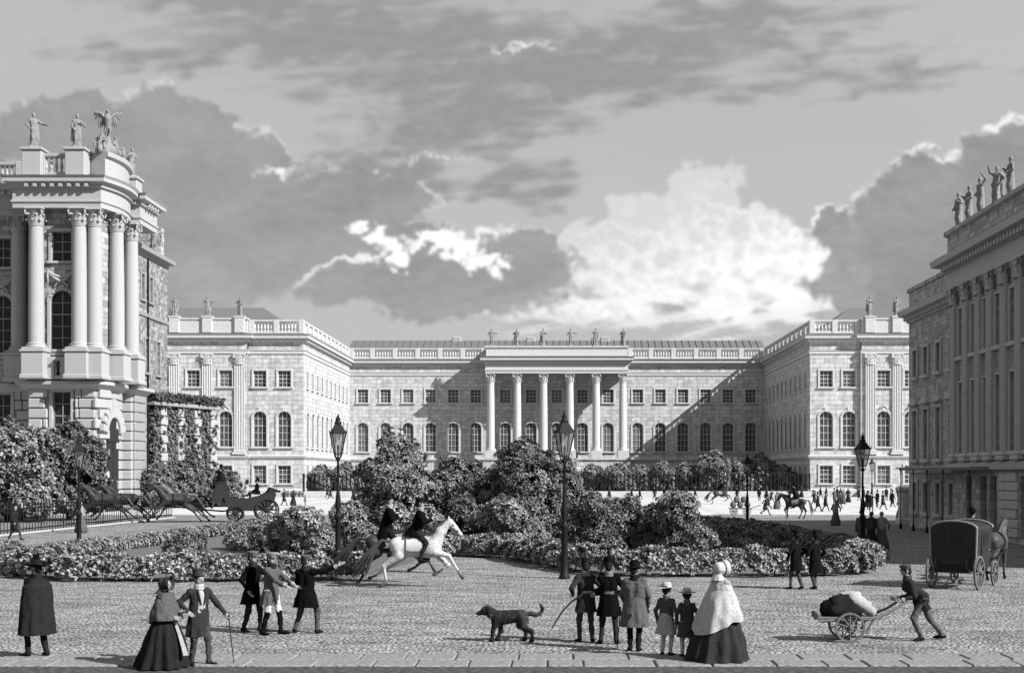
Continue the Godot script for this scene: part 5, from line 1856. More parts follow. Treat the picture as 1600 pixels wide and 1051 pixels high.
func body_bones(o: Dictionary, j: Dictionary) -> Array:
	var coat: Color = g1(o.get("coat", 0.03))
	var leg: Color = g1(o.get("leg", 0.06))
	var boot: Color = g1(o.get("boot", 0.02))
	var shin: Color = g1(o.get("shin", o.get("leg", 0.06)))
	var vest: Color = g1(o.get("vest", o.get("coat", 0.03)))
	var st: float = o.get("stout", 1.0)
	var toe: float = o.get("toe", 0.0)
	var b := []
	for s in 2:
		var sg := 1.0 if s == 0 else -1.0
		b.append([j.hp[s], j.kn[s], 0.098 * st, 0.066, leg])
		b.append([j.kn[s], j.an[s], 0.066, 0.048, shin])
		var tdir: Vector3 = o.get("toes", V(sg * 0.05, -0.03, 0.16))
		b.append([j.an[s] + V(0, -0.035, -0.03), j.an[s] + V(0, -0.035, 0) + tdir, 0.045, 0.036, boot])
		b.append([j.hp[s] + V(-sg * 0.01, 0.08, 0), j.chest + V(sg * 0.07 * st, -0.1, 0), 0.108 * st, 0.115 * st, coat])
		b.append([j.sh[s], j.el[s], 0.066, 0.054, coat])
		b.append([j.el[s], j.wr[s], 0.052, 0.042, coat])
	b.append([j.sh[0], j.sh[1], 0.072, 0.072, coat])
	b.append([j.hp[0], j.hp[1], 0.105 * st, 0.105 * st, coat])
	b.append([j.chest + V(0, -0.06, 0.055), j.hip + V(0, 0.1, 0.05 * st), 0.085, 0.09 * st, vest])
	b.append([j.chest + V(0, 0.0, 0), j.neck + V(0, 0.02, 0), 0.085, 0.06, coat])
	return b


var head_mb: MB
var hand_open: MB
var hand_grip: MB


func make_heads() -> void:
	var skin := g1(0.43)
	var hair := g1(0.035)
	head_mb = MB.new()
	head_mb.sdf([
		[V(0, -0.03, -0.01), V(0, 0.1, 0.0), 0.056, 0.052, skin],
		[V(0, 0.2, 0.005), V(0, 0.19, 0.02), 0.084, 0.078, skin],
		[V(0, 0.155, 0.035), V(0, 0.105, 0.055), 0.062, 0.036, skin],
		[V(0.028, 0.13, 0.03), V(-0.028, 0.13, 0.03), 0.05, 0.05, skin],
		[V(0, 0.185, 0.092), V(0, 0.152, 0.112), 0.011, 0.016, skin, 0.008],
		[V(0.035, 0.2, 0.076), V(-0.035, 0.2, 0.076), 0.016, 0.016, skin, 0.02],
		[V(0.02, 0.122, 0.088), V(-0.02, 0.122, 0.088), 0.009, 0.009, g1(0.22), 0.005],
		[V(0.032, 0.18, 0.082), V(0.034, 0.18, 0.084), 0.012, 0.012, g1(0.04), 0.004],
		[V(-0.032, 0.18, 0.082), V(-0.034, 0.18, 0.084), 0.012, 0.012, g1(0.04), 0.004],
		[V(0.086, 0.185, -0.005), V(0.09, 0.15, 0.0), 0.018, 0.012, skin, 0.008],
		[V(-0.086, 0.185, -0.005), V(-0.09, 0.15, 0.0), 0.018, 0.012, skin, 0.008],
		[V(0, 0.225, -0.025), V(0, 0.16, -0.045), 0.088, 0.07, hair, 0.01],
		[V(0.06, 0.22, 0.02), V(0.075, 0.16, 0.01), 0.04, 0.022, hair, 0.01],
		[V(-0.06, 0.22, 0.02), V(-0.075, 0.16, 0.01), 0.04, 0.022, hair, 0.01]], 0.009, 0.02)
	for grip in 2:
		var m := MB.new()
		var b := [[V(0, 0.02, 0), V(0, -0.03, 0), 0.03, 0.032, skin], [V(0.022, -0.03, 0), V(0.028, -0.085, 0.004), 0.02, 0.019, skin], [V(-0.018, -0.03, 0), V(-0.024, -0.08, 0.004), 0.02, 0.018, skin]]
		for f in 4:
			var x := 0.033 - f * 0.021
			var ln: float = [0.036, 0.041, 0.038, 0.03][f]
			var p := V(x, -0.088 + (0.006 if f == 3 else 0.0), 0.004)
			var an := 0.2 if grip == 0 else 0.9
			for k in 3:
				var q := p + V(0, -cos(an), sin(an)) * ln * (1.0 - 0.2 * k)
				b.append([p, q, 0.0105 - 0.0008 * k, 0.0095 - 0.0008 * k, skin, 0.003])
				p = q
				an += 0.28 if grip == 0 else 1.05
		var tp := V(0.036, -0.025, 0.012)
		var tq := tp + (V(0.03, -0.03, 0.02) if grip == 0 else V(0.012, -0.035, 0.035))
		b.append([tp, tq, 0.014, 0.012, skin, 0.008])
		b.append([tq, tq + (V(0.008, -0.032, 0.008) if grip == 0 else V(-0.025, -0.018, 0.018)), 0.012, 0.009, skin, 0.003])
		m.sdf(b, 0.0065, 0.012)
		if grip:
			hand_grip = m
		else:
			hand_open = m


var fold_noise: FastNoiseLite


func wrinkle(m: MB, amp: float) -> void:
	# creases in the cloth: moves the skin along its normal and bends the normals to match
	if fold_noise == null:
		fold_noise = noise(0.09, 3, 71)
	var sc := V(90, 60, 90)
	for i in m.v.size():
		var p := m.v[i]
		var q := p * sc + V(0, p.x * 40.0, 0)
		var h := fold_noise.get_noise_3dv(q)
		var e := 0.9
		var g := V(fold_noise.get_noise_3dv(q + V(e, 0, 0)) - h, fold_noise.get_noise_3dv(q + V(0, e, 0)) - h, fold_noise.get_noise_3dv(q + V(0, 0, e)) - h) / e * sc
		m.v[i] = p + m.n[i] * h * amp
		m.n[i] = (m.n[i] - (g - m.n[i] * g.dot(m.n[i])) * amp * 0.8).normalized()


func body_mesh(o: Dictionary, j: Dictionary, cell := 0.02) -> MB:
	var m := MB.new()
	m.sdf(body_bones(o, j) + o.get("more", []), cell, 0.035)
	wrinkle(m, 0.02)
	m.append(head_mb, j.head)
	for s in 2:
		var d: Vector3 = (j.wr[s] - j.el[s]).normalized()
		var z: Vector3 = V(0, 0, 1) - d * d.z
		if z.length() < 0.2:
			z = V(0, 1, 0) - d * d.y
		z = z.normalized()
		var bs := Basis(-d.cross(z), -d, z)
		if s == 1:
			bs = bs * Basis.from_scale(V(-1, 1, 1))
		var grips: Array = o.get("grip", [0, 0])
		m.append(hand_grip if grips[s] else hand_open, Transform3D(bs, j.wr[s] + d * 0.03), g1(o.get("glove", 1.0)))
	return m


# rings hanging from top to hem with folds; keys: c0 c1 centres, r0 r1 half widths (x, z)
func drape(m: MB, c0: Vector3, c1: Vector3, r0: Vector2, r1: Vector2, folds: int, amp: float, bell := 1.0, rows := 10, seg := 56, sd := 0.0, dip := 0.0) -> void:
	if fold_noise == null:
		fold_noise = noise(0.09, 3, 71)
	var rings := []
	rows += 4
	for i in rows + 1:
		var t := i / float(rows)
		var e := pow(t, bell)
		var c := c0.lerp(c1, t)
		var rx := lerpf(r0.x, r1.x, e)
		var rz := lerpf(r0.y, r1.y, e)
		var ring := []
		for k in seg:
			var a := TAU * k / seg
			var f := sin(a * folds + sd + 0.5 * sin(a * 3.0 + sd)) * 0.7 + sin(a * folds * 0.43 + 2.0 * sd) * 0.5
			var w := 1.0 + amp * t * f + 0.1 * minf(1.0, t * 3.0) * fold_noise.get_noise_3d(cos(a) * 26.0, t * 22.0 + sd * 30.0, sin(a) * 26.0)
			ring.append(c + V(cos(a) * rx * w, -dip * maxf(0.0, -sin(a)) * t * t, sin(a) * rz * w))
		rings.append(ring)
	m.loft(rings, true, false, false)
	# turned-in hem so that the cloth has thickness
	var inner := []
	var last: Array = rings[rows]
	var r2 := []
	for k in seg:
		r2.append(last[k].lerp(c1, 0.06) + V(0, 0.012, 0))
	var r3 := []
	for k in seg:
		r3.append(rings[rows - 2][k].lerp(c0.lerp(c1, 1.0 - 2.0 / rows), 0.08))
	m.loft([last, r2, r3])


func top_hat(m: MB, hx: Transform3D, tall := 0.17) -> void:
	m.lathe([Vector2(0.0, 0.215), Vector2(0.1, 0.215), Vector2(0.15, 0.235), Vector2(0.155, 0.243), Vector2(0.1, 0.24), Vector2(0.093, 0.3), Vector2(0.097, 0.225 + tall), Vector2(0.103, 0.25 + tall), Vector2(0.0, 0.255 + tall)], 20, hx * Transform3D(Basis(Vector3.RIGHT, -0.08), V(0, 0, -0.01)))


func brim_hat(m: MB, hx: Transform3D, brim := 0.19, tall := 0.11, curl := 0.03) -> void:
	var rings := []
	for e in [[0.02, 0.245 + tall], [0.075, 0.24 + tall], [0.095, 0.2 + tall], [0.1, 0.235], [brim * 0.8, 0.22], [brim, 0.225], [brim, 0.215], [0.09, 0.215]]:
		var ring := []
		for k in 28:
			var a := TAU * k / 28
			var lift := curl * absf(cos(a)) if e[0] > 0.12 else 0.0
			ring.append(hx * V(cos(a) * e[0], e[1] + lift, sin(a) * e[0] * 1.08))
		rings.append(ring)
	m.loft(rings, true, true, false)


func cap_hat(m: MB, hx: Transform3D) -> void:
	m.lathe([Vector2(0.09, 0.2), Vector2(0.098, 0.24), Vector2(0.125, 0.3), Vector2(0.12, 0.32), Vector2(0.0, 0.335)], 18, hx)
	m.prism([Vector2(-0.08, 0.0), Vector2(0.08, 0.0), Vector2(0.06, 0.06), Vector2(-0.06, 0.06)], 0.012, hx * Transform3D(Basis(Vector3.RIGHT, PI / 2 + 0.2), V(0, 0.225, 0.075)))


func shako(m: MB, hx: Transform3D) -> void:
	m.lathe([Vector2(0.095, 0.19), Vector2(0.098, 0.25), Vector2(0.105, 0.36), Vector2(0.1, 0.38), Vector2(0.0, 0.385)], 18, hx)
	m.prism([Vector2(-0.08, 0.0), Vector2(0.08, 0.0), Vector2(0.06, 0.06), Vector2(-0.06, 0.06)], 0.012, hx * Transform3D(Basis(Vector3.RIGHT, PI / 2 + 0.2), V(0, 0.21, 0.08)))


func bonnet(m: MB, hx: Transform3D) -> void:
	# deep hood open to the front with a pleated crown and a frill at the neck
	var rings := []
	for e in [[0.02, -0.135], [0.075, -0.13], [0.11, -0.09], [0.118, -0.02], [0.125, 0.05], [0.15, 0.12], [0.142, 0.125], [0.115, 0.05], [0.105, -0.02]]:
		var ring := []
		for k in 32:
			var a := TAU * k / 32
			var w: float = 1.0 + 0.09 * sin(a * 12.0) * (1.0 if e[1] < 0.0 else 0.4)
			ring.append(hx * V(cos(a) * e[0] * w, 0.19 + sin(a) * e[0] * w * (1.12 if sin(a) > 0 else 0.85), e[1]))
		rings.append(ring)
	m.loft(rings, true, true, false)
	drape(m, hx * V(0, 0.12, -0.06), hx * V(0, 0.0, -0.1), Vector2(0.08, 0.06), Vector2(0.14, 0.1), 9, 0.12, 1.0, 4, 40)


func figure(o: Dictionary) -> Node3D:
	var t := thing("person", o.label, "person", o.at, o.get("yaw", 0.0), o.get("group", ""))
	t.scale = Vector3.ONE * o.get("size", 0.86)
	var j := joints(o)
	part("body", body_mesh(o, j, o.get("cell", 0.02)), mats.vcol, t)
	for w in o.get("wear", []):
		var m := MB.new()
		m.col = g1(w[1])
		match w[0]:
			"coat":  # skirts of a coat: hem height, width
				var hem: float = w[2]
				var c1: Vector3 = j.hip + V(0, hem - j.hip.y, 0) + w[4] if w.size() > 4 else j.hip + V(0, hem - j.hip.y, 0)
				drape(m, j.hip.lerp(j.chest, 0.36), c1, Vector2(0.155, 0.125) * o.get("stout", 1.0), Vector2(w[3], w[3] * 0.82), 9, 0.07, 0.8, 8, 48, w[3] * 20)
				part("coat", m, mats.vcol, t)
			"lapels":
				for s in [-1.0, 1.0]:
					m.tube([j.chest + V(s * 0.07, 0.05, 0.07), j.chest + V(s * 0.075, -0.06, 0.125), j.chest + V(s * 0.03, -0.24, 0.15)], [0.022, 0.03, 0.012], 6)
				part("lapel", m, mats.vcol, t)
			"cape":
				drape(m, j.neck + V(0, 0.0, 0), j.chest + V(0, -0.1, -0.02), Vector2(0.08, 0.075), Vector2(0.28, 0.2), 7, 0.05, 0.5, 6, 56, 1.0)
				drape(m, j.chest + V(0, -0.08, -0.02), V(j.hip.x, w[2], j.hip.z - 0.03), Vector2(0.275, 0.195), Vector2(0.36, 0.27), 8, 0.09, 0.8, 10, 56, 2.3)
				part("cape", m, mats.vcol, t)
			"collar":
				m.lathe([Vector2(0.105, -0.02), Vector2(0.09, 0.05), Vector2(0.1, 0.09), Vector2(0.088, 0.09), Vector2(0.078, 0.04)], 18, Transform3D(Basis(), j.neck), true)
				part("collar", m, mats.vcol, t)
			"skirt":
				drape(m, j.hip + V(0, 0.13, 0), V(j.hip.x, 0.015, j.hip.z - 0.08), Vector2(0.13, 0.11), Vector2(w[2], w[2] * 1.05), 13, 0.12, 0.62, 14, 110, w[2] * 9)
				part("skirt", m, mats.vcol, t)
			"shawl":
				drape(m, j.neck + V(0, 0.03, -0.01), j.chest + V(0, -0.14, 0.0), Vector2(0.075, 0.07), Vector2(0.27, 0.19), 6, 0.04, 0.45, 6, 56, 0.7)
				drape(m, j.chest + V(0, -0.12, 0.0), j.hip + V(0, w[2], -0.06 if w.size() > 4 else 0.02), Vector2(0.268, 0.188), Vector2(w[4], w[4]) if w.size() > 4 else Vector2(0.34, 0.3), 9, 0.06, 0.8, 9, 56, 1.9, w[3])
				part("shawl", m, mats.vcol, t)
			"sash":
				# long pale ribbon hanging down the front of the skirt
				var rows := []
				for q in [[0.13, 0.15], [-0.05, 0.27], [-0.25, 0.37], [-0.5, 0.475], [-0.66, 0.535]]:
					var wd: float = 0.03 + 0.05 * (0.13 - q[0])
					rows.append([j.hip + V(-wd, q[0], q[1]), j.hip + V(0, q[0], q[1] + 0.03), j.hip + V(wd, q[0], q[1])])
				m.loft(rows, false)
				part("sash", m, mats.vcol, t)
			"top_hat":
				top_hat(m, j.head, w[2] if w.size() > 2 else 0.17)
				part("hat", m, mats.vcol, t)
			"brim_hat":
				brim_hat(m, j.head, w[2], w[3], w[4])
				part("hat", m, mats.vcol, t)
			"cap":
				cap_hat(m, j.head)
				part("cap", m, mats.vcol, t)
			"shako":
				shako(m, j.head)
				part("shako", m, mats.vcol, t)
			"plume":
				m.tube([j.head * V(0, 0.36, 0.06), j.head * V(0, 0.46, 0.07), j.head * V(0, 0.56, 0.04), j.head * V(0, 0.6, 0.0)], [0.015, 0.034, 0.03, 0.008], 8)
				part("plume", m, mats.vcol, t)
			"bonnet":
				bonnet(m, j.head)
				part("bonnet", m, mats.vcol, t)
				var rb := MB.new()
				rb.col = g1(w[1] * 0.25)
				var pts := []
				for k in 17:
					var a := TAU * k / 16
					pts.append(j.head * V(cos(a) * 0.13, 0.19 + sin(a) * (0.142 if sin(a) > 0 else 0.11), 0.03))
				rb.tube(pts, [0.014], 6)
				part("ribbon", rb, mats.vcol, t)
			"cuffs":
				for s in 2:
					var d: Vector3 = (j.wr[s] - j.el[s]).normalized()
					m.tube([j.wr[s] - d * 0.05, j.wr[s] + d * 0.01], [0.052, 0.05], 10)
				part("cuff", m, mats.vcol, t)
			"belt":
				drape(m, j.hip.lerp(j.chest, 0.42), j.hip.lerp(j.chest, 0.3), Vector2(0.165, 0.14), Vector2(0.168, 0.143), 2, 0.0, 1.0, 3, 32)
				part("belt", m, mats.vcol, t)
			"basket":
				m.lathe([Vector2(0.0, -0.14), Vector2(0.11, -0.13), Vector2(0.14, 0.02), Vector2(0.125, 0.02), Vector2(0.1, -0.1)], 16, Transform3D(Basis(), j.wr[0] + V(0, -0.12, 0.02)), true)
				part("muff", m, mats.vcol, t)
			"backpack":
				m.cbox(j.chest + V(0, -0.16, -0.19), V(0.3, 0.3, 0.14), 0.03)
				part("knapsack", m, mats.vcol, t)
	return t


func held(called: String, label: String, category: String, f: Node3D, m: MB, mat: Material) -> void:
	# a thing in a hand: placed like the one that holds it, but an object of its own
	var o := part(called, m, mat, self)
	o.transform = f.transform
	tag(o, label, category)


func cane(f: Node3D, hand: Vector3, tip: Vector3, label: String) -> void:
	var m := MB.new()
	var u := (hand - tip).normalized()
	m.tube([tip, hand, hand + u * 0.06], [0.009, 0.012, 0.02], 7)
	held("walking_cane", label, "cane", f, m, mats.iron)


# ---------------------------------------------------------------- small distant people, each one mesh
var small := {}


func small_mesh(kind: String) -> ArrayMesh:
	if small.has(kind):
		return small[kind]
	var skirted := kind.begins_with("woman")
	var o := {"coat": 0.035, "leg": 0.08, "boot": 0.02}
	match kind:
		"man_walk":
			o.merge({"fl": V(0.08, 0.02, 0.32), "fr": V(-0.08, 0.06, -0.3), "hl": V(0.25, 0.9, -0.15), "hr": V(-0.25, 0.9, 0.2)}, true)
		"man_stride":
			o.merge({"hip": V(0, 0.86, 0), "lean": V(0, 0, 0.15), "fl": V(0.08, 0.0, 0.42), "fr": V(-0.08, 0.1, -0.4), "hl": V(0.25, 1.0, -0.2), "hr": V(-0.3, 1.1, 0.3), "coat": 0.06}, true)
		"man_point":
			o.merge({"fl": V(0.14, 0, 0.1), "fr": V(-0.14, 0, -0.05), "hl": V(0.7, 1.35, 0.15), "coat": 0.05}, true)
		"man_grey":
			o.merge({"coat": 0.16, "leg": 0.03, "hr": V(-0.2, 1.1, 0.25)}, true)
		"woman_dark":
			o.merge({"coat": 0.05, "hl": V(0.1, 1.05, 0.22), "hr": V(-0.1, 1.05, 0.22)}, true)
		"woman_pale":
			o.merge({"coat": 0.25, "hl": V(0.2, 1.0, 0.2), "hr": V(-0.3, 1.0, 0.1)}, true)
		"child":
			o.merge({"coat": 0.2, "leg": 0.4, "headsize": 1.25}, true)
		"soldier":
			o.merge({"coat": 0.02, "leg": 0.1}, true)
	var j := joints(o)
	var b := body_bones(o, j)
	var cl := g1(o.coat)
	if skirted:
		var sk := g1(0.04 if kind == "woman_dark" else 0.16)
		b.append([j.hip + V(0, 0.1, 0), V(0, 0.3, -0.04), 0.13, 0.34, sk])
		for q in 6:
			b.append([V(0, 0.55, -0.02), V(cos(q * 1.047) * 0.24, 0.11, sin(q * 1.047) * 0.26 - 0.04), 0.14, 0.12, sk])
		b.append([j.chest + V(0, 0, -0.02), j.hip + V(0, 0.1, -0.08), 0.16, 0.2, g1(0.07 if kind == "woman_dark" else 0.38)])
		b.append([j.neck + V(0, 0.2, -0.03), j.neck + V(0, 0.22, 0.03), 0.1, 0.1, g1(0.1 if kind == "woman_dark" else 0.3)])
		b.append([j.neck + V(0, 0.16, 0.08), j.neck + V(0, 0.18, 0.08), 0.05, 0.06, g1(0.45)])
	else:
		b.append([j.hip.lerp(j.chest, 0.3), j.hip + V(0, -0.28, 0), 0.15, 0.19, cl])
		b.append([j.neck + V(0, 0.12, 0.02), j.neck + V(0, 0.19, 0.02), 0.07, 0.085, g1(0.45)])
		if kind == "child":
			b.append([j.neck + V(-0.1, 0.25, 0), j.neck + V(0.1, 0.25, 0), 0.06, 0.06, g1(0.4)])
		else:
			b.append([j.neck + V(0, 0.27, 0), j.neck + V(0, 0.38, 0), 0.09, 0.085, g1(0.02), 0.01])
			b.append([j.neck + V(-0.07, 0.25, 0), j.neck + V(0.07, 0.25, 0), 0.055, 0.055, g1(0.02), 0.01])
	for s in 2:
		b.append([j.wr[s], j.wr[s] + (j.wr[s] - j.el[s]).normalized() * 0.1, 0.04, 0.035, g1(0.4)])
	var m := MB.new()
	m.sdf(b, 0.038, 0.03)
	small[kind] = m.mesh()
	return small[kind]


func small_person(kind: String, x: float, z: float, yaw: float, label: String, size := 0.84, group := "people strolling on the square") -> void:
	var o := inst("person", small_mesh(kind), mats.vcol, self)
	o.position = V(x, 0, z)
	o.rotation.y = yaw
	o.scale = Vector3.ONE * size
	tag(o, label, "person", group)


# ---------------------------------------------------------------- statues
func statue_mesh(k: int) -> ArrayMesh:
	var key := "statue %d" % k
	if shape_cache.has(key):
		return shape_cache[key]
	var poses := [
		{"hl": V(0.5, 1.2, 0.25), "hr": V(-0.3, 1.0, 0.1), "fl": V(0.12, 0, 0.1), "lean": V(-0.03, 0, 0)},
		{"hl": V(0.2, 1.05, 0.25), "hr": V(-0.15, 1.25, 0.25), "lean": V(0.04, 0, 0)},
		{"hl": V(0.25, 0.9, 0.1), "hr": V(-0.55, 1.15, 0.15), "fr": V(-0.14, 0, 0.12), "lean": V(0.03, 0, 0)},
		{"hl": V(0.2, 1.85, 0.05), "hr": V(-0.28, 1.0, 0.1), "lean": V(-0.05, 0, 0)},
		{"hl": V(0.3, 1.0, 0.05), "hr": V(-0.32, 1.75, 0.1), "lean": V(0.05, 0, 0), "fl": V(0.14, 0, 0.12)},
		{"hl": V(0.16, 1.3, 0.22), "hr": V(-0.2, 0.95, 0.18)},
	]
	var o: Dictionary = poses[k]
	o.merge({"coat": 1.0, "leg": 1.0, "boot": 1.0})
	var j := joints(o)
	var w := g1(1)
	var b := body_bones(o, j)
	b.append([j.hip + V(0.03, 0.05, 0), V(0.05, 0.14, -0.02), 0.14, 0.17, w])
	b.append([j.hip + V(-0.05, 0.05, 0), V(-0.08, 0.12, -0.04), 0.13, 0.14, w])
	b.append([j.sh[0] + V(0, 0, 0.05), j.hip + V(-0.15, 0, 0.08), 0.06, 0.07, w])
	b.append([j.sh[k % 2] + V(0, 0, -0.1), V(0.2 - 0.4 * (k % 2), 0.5, -0.14), 0.08, 0.11, w])
	b.append([V(-0.14, 0.03, 0), V(0.14, 0.03, 0), 0.15, 0.15, w, 0.02])
	if k == 2:
		b.append([V(-0.34, 0.2, 0.0), V(-0.3, 0.75, 0.05), 0.13, 0.1, w])
	for s in 2:
		b.append([j.wr[s], j.wr[s] + (j.wr[s] - j.el[s]).normalized() * 0.11, 0.04, 0.035, w])
	b.append([j.neck + V(0, 0.13, 0.02), j.neck + V(0, 0.19, 0.0), 0.068, 0.085, w])
	b.append([j.neck + V(0, 0.22, -0.03), j.neck + V(0, 0.24, 0.0), 0.08, 0.075, w])
	b.append([j.neck + V(0, 0.17, 0.1), j.neck + V(0, 0.15, 0.1), 0.015, 0.015, w, 0.01])
	var m := MB.new()
	m.sdf(b, 0.03, 0.03)
	shape_cache[key] = m.mesh()
	return shape_cache[key]


func statue(k: int, at: Vector3, yaw: float, tall: float, label: String, group: String) -> void:
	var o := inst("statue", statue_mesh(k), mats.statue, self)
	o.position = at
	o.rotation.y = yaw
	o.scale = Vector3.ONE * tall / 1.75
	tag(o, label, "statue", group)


func eagle_mb(s: float) -> MB:
	var w := g1(1)
	var m := MB.new()
	m.sdf([
		[V(0, 0.35, 0), V(0, 0.85, 0.1), 0.2, 0.24, w], [V(0, 0.95, 0.08), V(0, 1.25, 0.1), 0.15, 0.1, w], [V(0, 1.3, 0.12), V(0, 1.33, 0.16), 0.12, 0.1, w],
		[V(0, 1.3, 0.24), V(0, 1.22, 0.36), 0.05, 0.02, w, 0.01], [V(0, 0.3, -0.05), V(0, -0.15, -0.3), 0.14, 0.18, w],
		[V(0.12, 0.35, 0.05), V(0.14, 0.0, 0.1), 0.1, 0.06, w], [V(-0.12, 0.35, 0.05), V(-0.14, 0.0, 0.1), 0.1, 0.06, w]], 0.05, 0.05)
	for sg in [-1.0, 1.0]:
		for f in 7:
			var t := f / 6.0
			var root := V(sg * (0.2 + 0.42 * t), 0.95 + 0.35 * t * (1.6 - t), 0.0)
			var tip := root + V(sg * (0.02 + 0.28 * t), -0.55 - 0.35 * sin(t * 2.6), -0.12)
			if f > 3:
				tip = root + V(sg * 0.3, 0.15 - 0.5 * (6 - f) / 2.0, -0.1)
			m.tube([root, root.lerp(tip, 0.5) + V(0, 0, 0.04), tip], [0.09, 0.08, 0.02], 6)
		m.tube([V(sg * 0.1, 0.85, 0.05), V(sg * 0.4, 1.15, 0.06), V(sg * 0.66, 1.25, 0.0)], [0.14, 0.11, 0.07], 7)
	var r := MB.new()
	r.append(m, Transform3D(Basis.from_scale(V(s, s, s)), Vector3.ZERO))
	return r


func seated_mb(raise: float) -> MB:
	var o := {"coat": 1.0, "leg": 1.0, "boot": 1.0, "hip": V(0, 0.42, 0), "lean": V(0.03, 0, -0.08), "fl": V(0.15, 0.0, 0.5), "fr": V(-0.2, -0.1, 0.45), "hl": V(0.35, 1.25 + raise, 0.25), "hr": V(-0.35, 0.55, 0.1)}
	var j := joints(o)
	var w := g1(1)
	var b := body_bones(o, j)
	b.append([j.hip, V(0, 0.2, 0.25), 0.2, 0.22, w])
	b.append([V(0, 0.15, -0.05), V(0, 0.1, 0.2), 0.26, 0.28, w])
	b.append([j.neck + V(0, 0.14, 0.02), j.neck + V(0, 0.2, 0.0), 0.07, 0.09, w])
	var m := MB.new()
	m.sdf(b, 0.045, 0.04)
	return m


# ---------------------------------------------------------------- horses and the dog; they face +x
func horse_mesh(pose: String) -> Array:
	var key := "horse " + pose
	if shape_cache.has(key):
		return shape_cache[key]
	var w := g1(1)
	var dk := g1(0.3)
	var legs := {
		"gallop": [[V(0.62, 1.08, 0.13), V(1.02, 0.98, 0.13), V(1.3, 0.52, 0.12), V(1.4, 0.36, 0.12)], [V(0.58, 1.05, -0.13), V(0.98, 0.68, -0.13), V(0.72, 0.48, -0.13), V(0.6, 0.42, -0.13)], [V(-0.52, 0.98, 0.15), V(-0.98, 0.66, 0.14), V(-0.9, 0.22, 0.14), V(-1.02, 0.08, 0.14)], [V(-0.45, 0.95, -0.15), V(-0.9, 0.6, -0.14), V(-1.26, 0.36, -0.14), V(-1.4, 0.3, -0.14)]],
		"reach": [[V(0.62, 1.08, 0.13), V(1.05, 0.86, 0.13), V(1.42, 0.5, 0.12), V(1.55, 0.4, 0.12)], [V(0.6, 1.05, -0.13), V(1.0, 0.74, -0.13), V(1.22, 0.36, -0.13), V(1.34, 0.24, -0.13)], [V(-0.55, 0.98, 0.15), V(-1.05, 0.7, 0.14), V(-1.42, 0.36, 0.14), V(-1.56, 0.3, 0.14)], [V(-0.5, 0.95, -0.15), V(-0.95, 0.6, -0.14), V(-1.18, 0.24, -0.14), V(-1.3, 0.12, -0.14)]],
		"walk": [[V(0.58, 1.05, 0.13), V(0.68, 0.62, 0.13), V(0.62, 0.2, 0.13), V(0.7, 0.06, 0.13)], [V(0.56, 1.05, -0.13), V(0.82, 0.68, -0.13), V(0.68, 0.32, -0.13), V(0.62, 0.22, -0.13)], [V(-0.5, 0.98, 0.15), V(-0.78, 0.62, 0.14), V(-0.7, 0.2, 0.14), V(-0.62, 0.06, 0.14)], [V(-0.42, 0.95, -0.15), V(-0.55, 0.6, -0.14), V(-0.4, 0.2, -0.14), V(-0.32, 0.06, -0.14)]],
	}
	var poll := V(1.02, 2.02, 0)
	var muzzle := V(1.38, 1.62, 0)
	if pose == "reach":
		poll = V(1.1, 1.98, 0)
		muzzle = V(1.5, 1.64, 0)
	if pose == "walk":
		poll = V(1.1, 1.88, 0)
		muzzle = V(1.4, 1.44, 0)
	var b := [
		[V(0.42, 1.2, 0), V(-0.45, 1.24, 0), 0.3, 0.28, w],
		[V(0.52, 1.24, 0.06), V(0.6, 1.12, 0.08), 0.25, 0.17, w], [V(0.52, 1.24, -0.06), V(0.6, 1.12, -0.08), 0.25, 0.17, w],
		[V(0.38, 1.44, 0), V(-0.5, 1.4, 0), 0.13, 0.16, w],
		[V(-0.6, 1.3, 0.1), V(-0.52, 1.05, 0.13), 0.23, 0.17, w], [V(-0.6, 1.3, -0.1), V(-0.5, 1.05, -0.13), 0.23, 0.17, w],
		[V(0.58, 1.35, 0), V(0.58, 1.35, 0).lerp(poll, 0.5) + V(-0.05, 0.02, 0), 0.24, 0.17, w],
		[V(0.58, 1.35, 0).lerp(poll, 0.5) + V(-0.05, 0.02, 0), poll, 0.17, 0.11, w],
		[poll + V(0.03, -0.03, 0), poll.lerp(muzzle, 0.5), 0.115, 0.095, w, 0.03], [poll.lerp(muzzle, 0.5), muzzle, 0.09, 0.062, w, 0.03],
		[poll + V(0.06, -0.13, 0), poll.lerp(muzzle, 0.55) + V(-0.05, -0.05, 0), 0.1, 0.06, w, 0.03], [muzzle, muzzle + V(0.02, -0.03, 0), 0.062, 0.055, dk, 0.02],
	]
	for s in [-1.0, 1.0]:
		b.append([poll + V(-0.02, 0.07, s * 0.06), poll + V(0.0, 0.2, s * 0.075), 0.035, 0.012, w, 0.02])
		b.append([poll.lerp(muzzle, 0.3) + V(0.02, 0.02, s * 0.09), poll.lerp(muzzle, 0.32) + V(0.02, 0.02, s * 0.09), 0.022, 0.022, g1(0.1), 0.01])
	for q in legs[pose]:
		var fore: bool = q[0].x > 0
		b.append([q[0], q[1], 0.125 if fore else 0.15, 0.062 if fore else 0.07, w])
		b.append([q[1], q[2], 0.056, 0.04, w])
		b.append([q[2], q[3], 0.046, 0.045, dk, 0.02])
		b.append([q[3], q[3] + (q[3] - q[2]).normalized() * 0.06, 0.052, 0.066, g1(0.12), 0.01])
	var m := MB.new()
	m.sdf(b, 0.034, 0.07)
	var mane := MB.new()
	var crest := V(0.45, 1.56, 0)
	for i in 11:
		var p := poll.lerp(crest, i / 10.0) + V(-0.1, 0.06 * sin(PI * i / 10.0), 0)
		mane.tube([p + V(0.04, 0.03, 0), p + V(-0.06, 0.0, 0.05), p + V(-0.13, -0.13, 0.08)], [0.05, 0.05, 0.01], 6)
